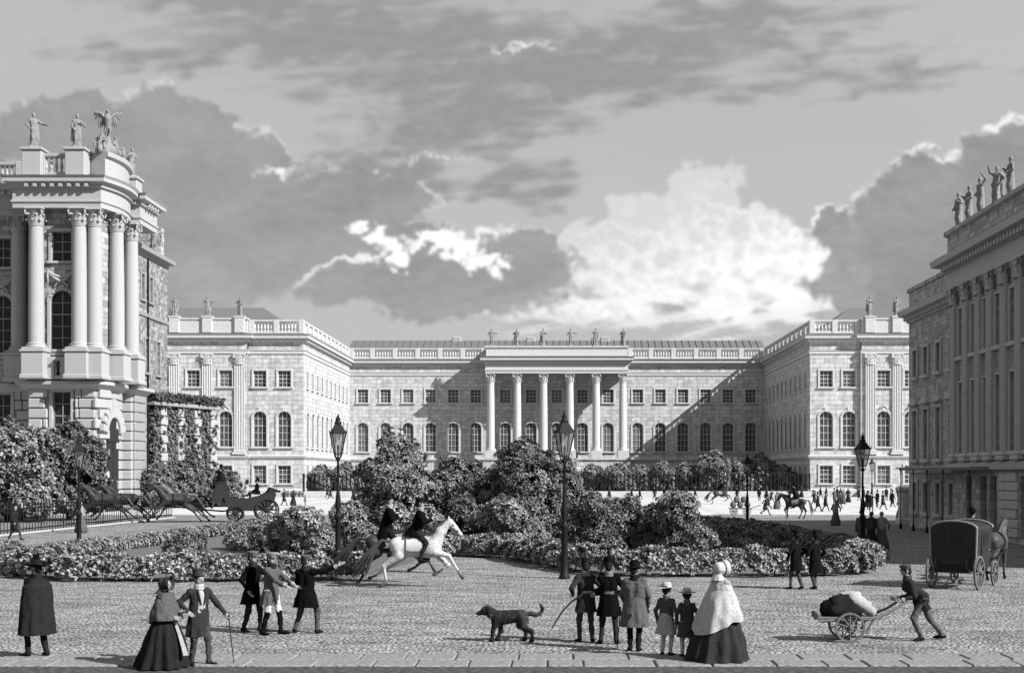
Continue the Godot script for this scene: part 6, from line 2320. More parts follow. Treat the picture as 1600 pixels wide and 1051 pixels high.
	mane.tube([poll + V(0.02, 0.1, 0), poll + V(0.12, 0.02, 0.02), poll.lerp(muzzle, 0.4) + V(0.05, 0.08, 0)], [0.035, 0.035, 0.008], 6)
	var tail := MB.new()
	var r := RandomNumberGenerator.new()
	r.seed = 4
	var fly: float = {"gallop": 0.7, "reach": 0.3, "walk": 0.25}[pose]
	for i in (16 if pose == "gallop" else 9):
		var e := V(r.randf_range(-0.5, 0.2), r.randf_range(-0.5, 0.1), r.randf_range(-0.14, 0.14))
		if pose == "reach":
			tail.tube([V(-0.8, 1.42, 0), V(-1.0, 1.42, e.z * 0.3), V(-1.2, 1.26 + e.y * 0.1, e.z * 0.5), V(-1.38, 1.0 + e.y * 0.2, e.z * 0.7), V(-1.5 + e.x * 0.15, 0.78 + e.y * 0.25, e.z * 0.8)], [0.045, 0.06, 0.06, 0.045, 0.008], 5)
			continue
		tail.tube([V(-0.8, 1.4, 0), V(-0.98 - 0.08 * fly, 1.43 + 0.02 * fly, e.z * 0.3), V(-1.05 - 0.25 * fly, 1.25 + 0.1 * fly + e.y * 0.2, e.z * 0.7), V(-1.08 - 0.55 * fly + e.x * 0.5 * fly, 0.85 + 0.15 * fly + e.y * 0.5, e.z), V(-1.1 - 0.8 * fly + e.x * fly, 0.5 + 0.12 * fly + e.y * 0.8, e.z * 1.3)], [0.045, 0.05, 0.05, 0.035, 0.006], 5)
	shape_cache[key] = [m.mesh(), mane.mesh(), tail.mesh(), poll, muzzle]
	return shape_cache[key]


var hide_tex: ImageTexture


func horse(pose: String, tone: float, mane_tone: float, at: Vector3, yaw: float, size: float, label: String, group := "", gear := "") -> Node3D:
	var t := thing("horse", label, "horse", at, yaw, group)
	t.scale = Vector3.ONE * size
	var h := horse_mesh(pose)
	var key := "hide %.3f" % tone
	if hide_tex == null:
		hide_tex = ImageTexture.create_from_image(grain(Vector2i(512, 512), 0.03, 4, 53, 0.5, 1.15))
	if not mats.has(key):
		var hm := StandardMaterial3D.new()
		hm.vertex_color_use_as_albedo = true
		hm.albedo_color = g1(tone).linear_to_srgb()
		hm.roughness = 0.6
		hm.albedo_texture = hide_tex
		hm.uv1_triplanar = true
		hm.uv1_scale = Vector3(0.9, 0.9, 0.9)
		hm.metallic_specular = 0.35
		mats[key] = hm
	var mk := "hair %.3f" % mane_tone
	if not mats.has(mk):
		mats[mk] = flat_mat(mane_tone, 0.6)
	inst("body", h[0], mats[key], t)
	inst("mane", h[1], mats[mk], t)
	inst("tail", h[2], mats[mk], t)
	var poll: Vector3 = h[3]
	var mz: Vector3 = h[4]
	var br := MB.new()
	for s in [-1.0, 1.0]:
		br.tube([poll + V(0.02, 0.08, s * 0.05), poll.lerp(mz, 0.35) + V(-0.06, -0.06, s * 0.1), poll.lerp(mz, 0.75) + V(0, -0.01, s * 0.085)], [0.014, 0.014, 0.014], 5)
		if gear == "saddle":
			br.tube([poll.lerp(mz, 0.75) + V(0, -0.03, s * 0.085), V(0.75, 1.6, s * 0.13), V(0.32, 1.86, s * 0.08)], [0.012, 0.012, 0.012], 5)
	br.tube([poll.lerp(mz, 0.72) + V(0, 0.09, 0), poll.lerp(mz, 0.74) + V(0, 0, 0.095), poll.lerp(mz, 0.74) + V(-0.05, -0.08, 0), poll.lerp(mz, 0.74) + V(0, 0, -0.095), poll.lerp(mz, 0.72) + V(0, 0.09, 0)], [0.014, 0.014, 0.014], 5)
	part("bridle", br, mats.iron, t)
	if gear == "saddle":
		var rings := []
		for i in 7:
			var x := 0.35 - 0.62 * i / 6.0
			var ring := []
			for k in 13:
				var a := lerpf(-1.9, 1.9, k / 12.0)
				var y := 1.22 + cos(a) * 0.345 + (0.03 if i == 0 or i == 6 else 0.0)
				ring.append(V(x, y + 0.02, sin(a) * 0.325))
			rings.append(ring)
		var sc := MB.new()
		sc.loft(rings, false)
		part("saddle_cloth", sc, mats.frame if tone > 0.3 else mats.frame_dark, t)
		var sd := MB.new()
		sd.tube([V(0.28, 1.64, 0), V(0.12, 1.6, 0), V(-0.1, 1.6, 0), V(-0.24, 1.68, 0)], [0.05, 0.13, 0.15, 0.08], 10)
		part("saddle", sd, mats.iron, t)
	elif gear == "harness":
		var hn := MB.new()
		var ring := []
		for k in 15:
			var a := TAU * k / 14.0
			ring.append(V(0.58 + 0.1 * cos(a), 1.27 + cos(a) * 0.3, sin(a) * 0.24))
		hn.tube(ring, [0.05], 6)
		var gr := []
		for k in 15:
			var a := TAU * k / 14.0
			gr.append(V(0.12, 1.24 + cos(a) * 0.335, sin(a) * 0.31))
		hn.tube(gr, [0.03], 6)
		for s in [-1.0, 1.0]:
			hn.tube([V(0.6, 1.2, s * 0.26), V(0.0, 1.18, s * 0.32), V(-0.9, 1.05, s * 0.3), V(-1.5, 0.95, s * 0.28)], [0.02], 5)
		part("harness", hn, mats.iron, t)
	return t


func dog(at: Vector3, yaw: float, size: float) -> void:
	var t := thing("dog", "dark shaggy dog with curled tail walking on the pale square", "dog", at, yaw)
	t.scale = Vector3.ONE * size
	var w := g1(0.035)
	var l := g1(0.07)
	var b := [
		[V(0.22, 0.46, 0), V(-0.25, 0.5, 0), 0.125, 0.1, w], [V(0.28, 0.44, 0), V(0.3, 0.38, 0), 0.12, 0.09, w], [V(-0.3, 0.5, 0), V(-0.33, 0.44, 0), 0.105, 0.09, l],
		[V(0.32, 0.5, 0), V(0.5, 0.6, 0), 0.09, 0.075, w], [V(0.52, 0.61, 0), V(0.58, 0.6, 0), 0.082, 0.07, l], [V(0.6, 0.58, 0), V(0.74, 0.545, 0), 0.052, 0.035, w, 0.02], [V(0.75, 0.552, 0), V(0.76, 0.552, 0), 0.02, 0.02, g1(0.01), 0.01],
		[V(0.5, 0.64, 0.07), V(0.48, 0.5, 0.1), 0.035, 0.03, g1(0.02), 0.02], [V(0.5, 0.64, -0.07), V(0.48, 0.5, -0.1), 0.035, 0.03, g1(0.02), 0.02],
		[V(0.26, 0.4, 0.08), V(0.2, 0.22, 0.08), 0.06, 0.035, w], [V(0.2, 0.22, 0.08), V(0.26, 0.06, 0.08), 0.034, 0.028, w], [V(0.26, 0.035, 0.08), V(0.31, 0.03, 0.08), 0.034, 0.028, w],
		[V(0.3, 0.4, -0.08), V(0.38, 0.22, -0.08), 0.06, 0.035, w], [V(0.38, 0.22, -0.08), V(0.4, 0.06, -0.08), 0.034, 0.028, w], [V(0.4, 0.035, -0.08), V(0.45, 0.03, -0.08), 0.034, 0.028, w],
		[V(-0.32, 0.46, 0.08), V(-0.26, 0.3, 0.09), 0.085, 0.055, l], [V(-0.26, 0.3, 0.09), V(-0.42, 0.2, 0.09), 0.048, 0.034, w], [V(-0.42, 0.2, 0.09), V(-0.4, 0.05, 0.09), 0.032, 0.027, w], [V(-0.4, 0.035, 0.09), V(-0.35, 0.03, 0.09), 0.034, 0.028, w],
		[V(-0.34, 0.46, -0.08), V(-0.36, 0.3, -0.09), 0.085, 0.055, l], [V(-0.36, 0.3, -0.09), V(-0.56, 0.21, -0.09), 0.048, 0.034, w], [V(-0.56, 0.21, -0.09), V(-0.58, 0.05, -0.09), 0.032, 0.027, w], [V(-0.58, 0.035, -0.09), V(-0.53, 0.03, -0.09), 0.034, 0.028, w],
	]
	var prev := V(-0.4, 0.54, 0)
	for i in 9:
		var a := -0.7 + i * 0.42
		var p := V(-0.62 - cos(a) * 0.02 - sin(clampf(a, -1, 4)) * 0.13 - i * 0.012, 0.62 - cos(a) * 0.1, 0.01 * i)
		b.append([prev, p, 0.038 - i * 0.002, 0.036 - i * 0.002, l, 0.015])
		prev = p
	for q in b:
		q[0].x *= 0.8
		q[1].x *= 0.8
		q[2] *= 1.18
		q[3] *= 1.18
	var m := MB.new()
	m.sdf(b, 0.014, 0.035)
	# shaggy coat: small tufts laid back along the body
	var r := RandomNumberGenerator.new()
	r.seed = 12
	var base := m.v.size()
	for k in 900:
		var i := r.randi() % base
		var p := m.v[i]
		var n := m.n[i]
		if p.y < 0.16:
			continue
		m.col = g1(r.randf_range(0.02, 0.14))
		var d := (n * 0.35 + V(-1, -0.5, r.randf_range(-0.4, 0.4))).normalized()
		var sdv := d.cross(n).normalized() * 0.009
		m.face([p - sdv, p + sdv, p + d * r.randf_range(0.03, 0.055) + n * 0.006], n)
	part("body", m, mats.vcol, t)


# ---------------------------------------------------------------- plants
var leaf_faces := 0


func clump(kind: int) -> MB:
	var key := "clump %d" % kind
	if shape_cache.has(key):
		return shape_cache[key]
	var r := RandomNumberGenerator.new()
	r.seed = 60 + kind
	var m := MB.new()
	var cnt := 11
	for k in cnt:
		var a := TAU * k / cnt * 2.6 + r.randf_range(-0.3, 0.3)
		var el := lerpf(0.1, 1.25, k / float(cnt))
		var d := V(cos(a) * cos(el), sin(el), sin(a) * cos(el))
		var l := r.randf_range(0.75, 1.15)
		var s := d.cross(Vector3.UP).normalized() * l * (0.17 if kind == 0 else 0.26)
		var up := s.cross(d).normalized()
		var root := d * 0.08
		var mid := d * l * 0.5 + up * 0.05 * l
		var tip := d * l - V(0, 0.16 * l, 0)
		m.col = g1(r.randf_range(0.7, 1.2))
		m.face([root, mid + s, tip], (up + s.normalized() * 0.45).normalized())
		m.face([root, tip, mid - s], (up - s.normalized() * 0.45).normalized())
	shape_cache[key] = m
	return shape_cache[key]


func foliage(called: String, parent: Node3D, spots: Array, kind: int) -> MeshInstance3D:
	# spots: [position, outward direction, size, tone]; every leaf is a real face
	var src: MB = clump(kind)
	var m := MB.new()
	var per := src.v.size()
	for i in spots.size():
		var s: Array = spots[i]
		var y: Vector3 = s[1].normalized()
		var x := y.cross(V(sin(i * 1.7), 0.3, cos(i * 1.7))).normalized()
		var bs := Basis(x, y, x.cross(y)).rotated(y, i * 2.4)
		m.v.append_array(Transform3D(bs * s[2], s[0]) * src.v)
		m.n.append_array(Transform3D(bs, Vector3.ZERO) * src.n)
		var k: float = s[3] * 0.8
		for c in src.c:
			m.c.append(c * k)
		var ix := src.ix.duplicate()
		for e in ix.size():
			ix[e] += i * per
		m.ix.append_array(ix)
	leaf_faces += m.ix.size() / 3
	return part(called, m, mats.leaf, parent)


# lobes: [centre, radii]; clumps cover the lobes' shells and some of their inside
func lobe_spots(lobes: Array, per_m2: float, size: float, tone: float, rr: RandomNumberGenerator) -> Array:
	var out := []
	for li in lobes.size():
		var c: Vector3 = lobes[li][0]
		var q: Vector3 = lobes[li][1]
		var n := int(per_m2 * 4.0 * PI * pow((q.x * q.y + q.y * q.z + q.x * q.z) / 3.0, 1.0))
		for k in n:
			var d := V(rr.randfn(), rr.randfn(), rr.randfn()).normalized()
			var dep := rr.randf()
			var rad := 1.04 - 0.45 * dep * dep
			rad *= 1.0 + 0.2 * sin(d.x * 7.0 + li) * sin(d.y * 6.0 + li * 2.0) + 0.13 * sin(d.z * 11.0 + li) * sin(d.x * 13.0)
			if sin(d.x * 9.0 + li * 3.0) * sin(d.y * 8.0 + li) * sin(d.z * 9.0 - li) > 0.28:
				continue
			var p := c + d * q * rad
			if p.y < 0.06:
				continue
			var buried := false
			for lj in lobes.size():
				if lj != li and ((p - lobes[lj][0]) / lobes[lj][1]).length() < 0.72:
					buried = true
					break
			if buried:
				continue
			out.append([p, d + V(0, 0.35, 0), size * rr.randf_range(0.6, 1.35), tone * rr.randf_range(0.5, 1.5)])
	return out


func shrub(at: Vector3, h: float, w: float, label: String, group: String, sd: int, tone := 0.15, called := "shrub", size := 0.3, kind := 0, dens := 1.0) -> void:
	var t := thing(called, label, "shrub" if called == "shrub" else "tree", at, 0.0, group)
	var r := RandomNumberGenerator.new()
	r.seed = sd
	var lobes := []
	var cnt := 4 + int(h * w * 0.45)
	lobes.append([V(0, h * 0.5, 0), V(w * 0.3, h * 0.4, w * 0.28)])
	for k in cnt:
		var a := TAU * k / cnt * 2.4 + r.randf() * 0.8
		var y := lerpf(0.2, 0.78, fmod(k * 0.618 + 0.1, 1.0)) * h
		var spread := w * 0.32 * (1.0 - 0.55 * maxf(0.0, y / h - 0.35))
		var q := w * r.randf_range(0.17, 0.27)
		lobes.append([V(cos(a) * spread, y, sin(a) * spread), V(q * 1.1, minf(q, h * 0.3) * 0.9, q)])
	lobes.append([V(r.randf_range(-0.1, 0.1) * w, h * 0.84, 0), V(w * 0.17, h * 0.15, w * 0.17)])
	var tr := MB.new()
	for k in 5:
		var a := TAU * k / 5 + r.randf()
		var e := V(cos(a) * w * 0.25, h * r.randf_range(0.6, 0.8), sin(a) * w * 0.25)
		tr.tube([V(0, -0.05, 0), V(e.x * 0.25, h * 0.22, e.z * 0.25), e], [0.03 * h * 0.6 + 0.02, 0.02 * h * 0.6 + 0.015, 0.01], 6)
	part("trunk", tr, mats.wood_dark, t)
	foliage("crown", t, lobe_spots(lobes, (9.0 / (size * size) * 0.09) * 2.6 * dens, size, tone, r), kind)


func hedge(path: Array, h: float, w: float, label: String, sd: int) -> void:
	var t := thing("hedge", label, "hedge", V(path[0].x, 0, path[0].y), 0.0, "clipped hedges round the flower bed")
	var r := RandomNumberGenerator.new()
	r.seed = sd
	var spots := []
	for i in path.size() - 1:
		var a: Vector2 = path[i]
		var b: Vector2 = path[i + 1]
		var d := (b - a).normalized()
		var n := V(-d.y, 0, d.x)
		var cnt := int(a.distance_to(b) * 115)
		for k in cnt:
			var p := a.lerp(b, r.randf())
			var an := r.randf_range(-0.25, PI + 0.25)
			var lump := 1.0 + 0.22 * sin(p.x * 2.1 + p.y * 3.3) * sin(p.y * 1.7) + 0.1 * sin(p.x * 6.0 + p.y * 5.0)
			var dep := 1.0 - 0.35 * r.randf() * r.randf()
			var q := V(p.x - path[0].x, 0, p.y - path[0].y) + n * cos(an) * w * 0.5 * dep * lump + V(0, h * 0.34 + sin(an) * h * 0.52 * dep * lump, 0)
			q.y = maxf(q.y, 0.06)
			spots.append([q, n * cos(an) + V(0, 0.35 + sin(an), 0), r.randf_range(0.12, 0.21), 0.28 * r.randf_range(0.5, 1.5)])
	foliage("foliage", t, spots, 1)
	for i in path.size() - 1:
		var cnt := int(path[i].distance_to(path[i + 1]) * 0.5) + 1
		for k in cnt:
			var p: Vector2 = path[i].lerp(path[i + 1], (k + 0.5) / cnt) - path[0]
			var st := MB.new()
			st.tube([V(p.x, -0.03, p.y), V(p.x + r.randf_range(-0.1, 0.1), h * 0.7, p.y + r.randf_range(-0.1, 0.1))], [0.03, 0.012], 5)
			part("stem", st, mats.wood_dark, t)


# ---------------------------------------------------------------- street lamp
func lamp(at: Vector3, size: float, label: String) -> void:
	var t := thing("street_lamp", label, "street lamp", at, 0.35, "gas lamps on the square")
	t.scale = Vector3.ONE * size
	if not shape_cache.has("lamp"):
		var p := MB.new()
		p.lathe([Vector2(0.17, -0.02), Vector2(0.17, 0.1), Vector2(0.13, 0.14), Vector2(0.105, 0.4), Vector2(0.095, 1.5), Vector2(0.13, 1.56), Vector2(0.13, 1.64), Vector2(0.08, 1.7), Vector2(0.07, 1.78), Vector2(0.105, 1.95), Vector2(0.09, 2.2), Vector2(0.05, 2.5), Vector2(0.04, 3.5), Vector2(0.085, 3.55), Vector2(0.085, 3.6), Vector2(0.05, 3.64)], 16, Transform3D(), true)
		var f := MB.new()
		var y0 := 3.72
		var y1 := 4.45
		var panes := []
		for k in 4:
			var a := TAU * (k + 0.5) / 4
			var b := TAU * (k + 1.5) / 4
			var c0 := V(cos(a) * 0.15, y0, sin(a) * 0.15)
			var c1 := V(cos(a) * 0.33, y1, sin(a) * 0.33)
			var e0 := V(cos(b) * 0.15, y0, sin(b) * 0.15)
			var e1 := V(cos(b) * 0.33, y1, sin(b) * 0.33)
			f.tube([c0, c1, c1 + V(cos(a) * 0.03, 0.12, sin(a) * 0.03)], [0.02, 0.022, 0.008], 5)
			f.tube([c0, e0], [0.02, 0.02], 5)
			f.tube([c1, e1], [0.024, 0.024], 5)
			f.tube([V(0, 3.6, 0), V(cos(a) * 0.12, 3.62, sin(a) * 0.12), c0], [0.02, 0.02, 0.018], 5)
			var g := MB.new()
			g.face([c0, e0, e1, c1], (c0 + e0).normalized())
			panes.append(g.mesh())
		var cap := MB.new()
		for e in [[0.37, 4.44, 0.15, 4.72], [0.15, 4.72, 0.11, 4.78]]:
			for k in 4:
				var a := TAU * (k + 0.5) / 4
				var b := TAU * (k + 1.5) / 4
				cap.quad(V(cos(a) * e[0], e[1], sin(a) * e[0]), V(cos(b) * e[0], e[1], sin(b) * e[0]), V(cos(b) * e[2], e[3], sin(b) * e[2]), V(cos(a) * e[2], e[3], sin(a) * e[2]), V(0, 4.3, 0))
		cap.face([V(0.25, 4.44, 0.25), V(-0.25, 4.44, 0.25), V(-0.25, 4.44, -0.25), V(0.25, 4.44, -0.25)], Vector3.DOWN)
		cap.lathe([Vector2(0.12, 4.76), Vector2(0.13, 4.82), Vector2(0.06, 4.86), Vector2(0.09, 4.93), Vector2(0.05, 5.0), Vector2(0.02, 5.08), Vector2(0.0, 5.12)], 10, Transform3D(), true)
		var bu := MB.new()
		bu.lathe([Vector2(0.03, 3.62), Vector2(0.03, 3.9), Vector2(0.045, 3.95), Vector2(0.02, 4.05), Vector2(0.0, 4.06)], 8, Transform3D(), true)
		shape_cache.lamp = [p.mesh(), f.mesh(), panes, cap.mesh(), bu.mesh()]
	var m: Array = shape_cache.lamp
	inst("post", m[0], mats.iron, t)
	var ln := inst("lantern", m[1], mats.iron, t)
	for g in m[2]:
		inst("pane", g, mats.glass, ln)
	inst("cap", m[3], mats.iron, ln)
	inst("burner", m[4], mats.iron, ln)


# ---------------------------------------------------------------- railings
func railing(a: Vector2, b: Vector2, h: float, step: float, plinth: float, label: String, thick := 0.035) -> void:
	var t := thing("iron_fence", label, "fence", V(a.x, 0, a.y), atan2(-(b - a).y, (b - a).x))
	var l := a.distance_to(b)
	if plinth > 0.0:
		var p := MB.new()
		p.cbox(V(l / 2, plinth / 2, 0), V(l, plinth, 0.5), 0.04)
		part("plinth", p, mats.stone if plinth > 0.5 else mats.stone_dark, t)
	for y in [plinth + 0.15, h - 0.3]:
		var r := MB.new()
		r.box(V(l / 2, y, 0), V(l, 0.07, 0.06))
		part("rail", r, mats.iron, t)
	var pk := MB.new()
	pk.lathe([Vector2(thick, plinth - 0.02), Vector2(thick, h - 0.15), Vector2(thick * 1.7, h - 0.12), Vector2(0.0, h + 0.08)], 6)
	var pm := pk.mesh()
	var n := int(l / step)
	for i in n + 1:
		inst("picket", pm, mats.iron, t, Transform3D(Basis.from_scale(V(1.7, 1, 1.7) if i % 8 == 0 else V(1, 1, 1)), V(l * i / n, 0, 0)))


# ---------------------------------------------------------------- vehicles
func wheel(parent: Node3D, at: Vector3, r: float, spokes: int, mat: Material, thick := 0.05) -> void:
	var w := node_of("wheel", parent, at)
	var key := "wheel %.2f %d %.2f" % [r, spokes, thick]
	if not shape_cache.has(key):
		var xf := Transform3D(Basis(Vector3.RIGHT, PI / 2), Vector3.ZERO)
		var rim := MB.new()
		rim.lathe([Vector2(r - thick, -thick * 0.45), Vector2(r, -thick * 0.5), Vector2(r, thick * 0.5), Vector2(r - thick, thick * 0.45), Vector2(r - thick, -thick * 0.45)], 32, xf)
		var hub := MB.new()
		hub.lathe([Vector2(0, -0.1), Vector2(r * 0.13, -0.1), Vector2(r * 0.17, -0.04), Vector2(r * 0.17, 0.04), Vector2(r * 0.12, 0.12), Vector2(0, 0.13)], 12, xf)
		var sp := MB.new()
		sp.tube([V(0, r * 0.12, 0), V(0, r - thick * 0.9, 0)], [thick * 0.4, thick * 0.3], 5)
		shape_cache[key] = [rim.mesh(), hub.mesh(), sp.mesh()]
	var m: Array = shape_cache[key]
	inst("rim", m[0], mat, w)
	inst("hub", m[1], mat, w)
	for k in spokes:
		inst("spoke", m[2], mat, w, Transform3D(Basis(Vector3(0, 0, 1), TAU * k / spokes), Vector3.ZERO))


func open_carriage(at: Vector3, yaw: float, size: float) -> Node3D:
	# faces +x
	var t := thing("open_carriage", "black open carriage drawn by four galloping horses", "carriage", at, yaw)
	t.scale = Vector3.ONE * size
	for s in [-1.0, 1.0]:
		wheel(t, V(-1.25, 0.66, s * 0.72), 0.66, 12, mats.wood_dark, 0.09)
		wheel(t, V(0.45, 0.46, s * 0.74), 0.46, 10, mats.wood_dark, 0.09)
	var b := MB.new()
	b.prism([Vector2(-1.75, 1.55), Vector2(-1.62, 1.1), Vector2(-1.2, 0.75), Vector2(-0.5, 0.62), Vector2(0.4, 0.62), Vector2(0.95, 0.85), Vector2(1.1, 1.3), Vector2(0.55, 1.32), Vector2(0.45, 1.02), Vector2(-0.15, 0.98), Vector2(-0.3, 1.28), Vector2(-0.9, 1.3), Vector2(-1.15, 1.5), Vector2(-1.5, 1.75)], 1.24, Transform3D(Basis(), V(0, 0, -0.62)))
	for s in [-1.0, 1.0]:
		b.prism([Vector2(-1.75, 1.55), Vector2(-1.62, 1.1), Vector2(-1.2, 0.75), Vector2(-0.5, 0.62), Vector2(0.4, 0.62), Vector2(0.95, 0.85), Vector2(1.1, 1.4), Vector2(0.5, 1.35), Vector2(-0.2, 1.3), Vector2(-0.9, 1.45), Vector2(-1.5, 1.78)], 0.05, Transform3D(Basis(), V(0, 0, s * 0.65 - 0.025)))
	part("body", b, mats.wood_dark, t)
	var h := MB.new()
	for k in 4:
		h.tube([V(-1.3 - 0.13 * k, 1.6 + 0.03 * k, -0.66), V(-1.45 - 0.16 * k, 1.85 - 0.05 * k, -0.5), V(-1.45 - 0.16 * k, 1.85 - 0.05 * k, 0.5), V(-1.3 - 0.13 * k, 1.6 + 0.03 * k, 0.66)], [0.06, 0.08, 0.08, 0.06], 6)
	part("folded_hood", h, mats.iron, t)
	var bx := MB.new()
	bx.prism([Vector2(0.75, 1.05), Vector2(1.75, 1.15), Vector2(1.62, 1.75), Vector2(1.5, 2.12), Vector2(0.95, 2.12), Vector2(0.82, 1.6)], 1.15, Transform3D(Basis(), V(0, 0, -0.575)))
	bx.cbox(V(1.2, 2.16, 0), V(0.62, 0.12, 1.05), 0.05)
	bx.prism([Vector2(1.5, 1.2), Vector2(2.0, 1.35), Vector2(2.2, 1.75), Vector2(2.14, 1.77), Vector2(1.95, 1.42), Vector2(1.5, 1.28)], 0.9, Transform3D(Basis(), V(0, 0, -0.45)))
	bx.box(V(1.3, 1.3, 0), V(0.5, 0.4, 0.8))
	part("driving_seat", bx, mats.wood_dark, t)
	var ax := MB.new()
	ax.tube([V(-1.25, 0.66, -0.75), V(-1.25, 0.66, 0.75)], [0.05, 0.05], 6)
	ax.tube([V(0.45, 0.46, -0.8), V(0.45, 0.46, 0.8)], [0.05, 0.05], 6)
	ax.tube([V(-1.25, 0.68, 0), V(0, 0.7, 0), V(1.2, 0.6, 0), V(2.6, 0.75, 0), V(4.6, 0.95, 0)], [0.05, 0.05, 0.05, 0.045, 0.035], 6)
	for s in [-1.0, 1.0]:
		ax.tube([V(-1.7, 0.95, s * 0.5), V(-1.5, 0.7, s * 0.5), V(-1.25, 0.7, s * 0.5), V(-0.9, 0.8, s * 0.5)], [0.03, 0.04, 0.04, 0.03], 5)
		ax.tube([V(0.1, 0.7, s * 0.5), V(0.45, 0.5, s * 0.5), V(0.8, 0.75, s * 0.5)], [0.03, 0.04, 0.03], 5)
	part("undercarriage", ax, mats.iron, t)
	return t


func closed_coach(at: Vector3, yaw: float, size: float) -> Node3D:
	var t := thing("closed_coach", "black closed coach with rounded roof waiting beside the opera house", "coach", at, yaw)
	t.scale = Vector3.ONE * size
	for s in [-1.0, 1.0]:
		wheel(t, V(-0.75, 0.55, s * 0.78), 0.55, 12, mats.wood, 0.06)
		wheel(t, V(1.35, 0.42, s * 0.68), 0.42, 10, mats.wood, 0.06)
	var cs := []
	for e in [[-0.62, 0.62], [-0.72, 1.0], [-0.74, 1.9]]:
		cs.append(Vector2(e[0], e[1]))
	for k in 9:
		var a := PI - PI * k / 8
		cs.append(Vector2(cos(a) * 0.74, 1.95 + sin(a) * 0.24))
	for e in [[0.74, 1.9], [0.72, 1.0], [0.62, 0.62]]:
		cs.append(Vector2(e[0], e[1]))
	var b := MB.new()
	var bs := Basis(V(0, 0, 1), V(0, 1, 0), V(-1, 0, 0))
	b.prism(cs, 1.75, Transform3D(bs, V(0.8, 0, 0)))
	part("body", b, mats.wood_dark, t)
	var r := MB.new()
	var rim := []
	for k in 11:
		var a := PI - PI * k / 10
		rim.append(V(-0.95, 1.97 + sin(a) * 0.25, cos(a) * 0.77))
	r.tube(rim, [0.04], 6)
	var rim2 := []
	for p in rim:
		rim2.append(V(0.82, p.y, p.z))
	r.tube(rim2, [0.04], 6)
	for s in [-1.0, 1.0]:
		r.tube([V(-0.97, 1.97, s * 0.77), V(-0.97, 0.95, s * 0.74), V(-0.9, 0.62, s * 0.64)], [0.035], 6)
	part("moulding", r, mats.frame_dark, t)
	for s in [-1.0, 1.0]:
		var d := MB.new()
		d.cbox(V(0.0, 1.3, s * 0.745), V(0.72, 1.25, 0.05), 0.02)
		var dn := part("door", d, mats.wood_dark, t)
		var g := MB.new()
		g.cbox(V(0.0, 1.62, s * 0.775), V(0.5, 0.45, 0.02), 0.005)
		part("pane", g, mats.pane_dark, dn)
		var hd := MB.new()
		hd.tube([V(0.28, 1.25, s * 0.76), V(0.28, 1.25, s * 0.81), V(0.2, 1.25, s * 0.81)], [0.015, 0.015, 0.015], 5)
		part("handle", hd, mats.frame, dn)
	for e in [[1.02, 0.5, 1.1], [1.72, 0.42, 0.62]]:
		var pn := MB.new()
		pn.cbox(V(-0.96, e[0], 0), V(0.04, e[1], e[2]), 0.015)
		part("rear_panel" if e[0] < 1.5 else "rear_window", pn, mats.wood_dark if e[0] < 1.5 else mats.pane_dark, t)
	for s in [-1.0, 1.0]:
		var sp := MB.new()
		sp.tube([V(-1.25, 1.0, s * 0.5), V(-1.3, 0.75, s * 0.5), V(-1.0, 0.6, s * 0.5), V(-0.75, 0.58, s * 0.5)], [0.025, 0.03, 0.03, 0.025], 5)
		part("spring", sp, mats.iron, t)
	var st := MB.new()
	st.cbox(V(1.2, 1.25, 0), V(0.55, 0.5, 1.0), 0.05)
	st.cbox(V(1.15, 1.55, 0), V(0.5, 0.12, 1.05), 0.04)
	st.prism([Vector2(1.45, 0.85), Vector2(1.9, 0.95), Vector2(2.05, 1.35), Vector2(2.0, 1.36), Vector2(1.85, 1.02), Vector2(1.45, 0.92)], 0.9, Transform3D(Basis(), V(0, 0, -0.45)))
	part("driving_seat", st, mats.wood_dark, t)
	var ax := MB.new()
	ax.box(V(-0.2, 0.6, 0), V(1.9, 0.08, 1.1))
	ax.tube([V(-0.75, 0.55, -0.8), V(-0.75, 0.55, 0.8)], [0.05], 6)
	ax.tube([V(1.35, 0.42, -0.7), V(1.35, 0.42, 0.7)], [0.05], 6)
	ax.tube([V(-0.9, 0.58, 0), V(1.4, 0.55, 0)], [0.06], 6)
	for s in [-1.0, 1.0]:
		ax.tube([V(1.4, 0.6, s * 0.4), V(2.4, 0.85, s * 0.38), V(4.0, 1.05, s * 0.36)], [0.04, 0.04, 0.03], 6)
	part("undercarriage", ax, mats.iron, t)
	var step := MB.new()
	step.cbox(V(-0.95, 0.56, 0), V(0.3, 0.06, 1.3), 0.02)
	part("footboard", step, mats.wood, t)
	return t


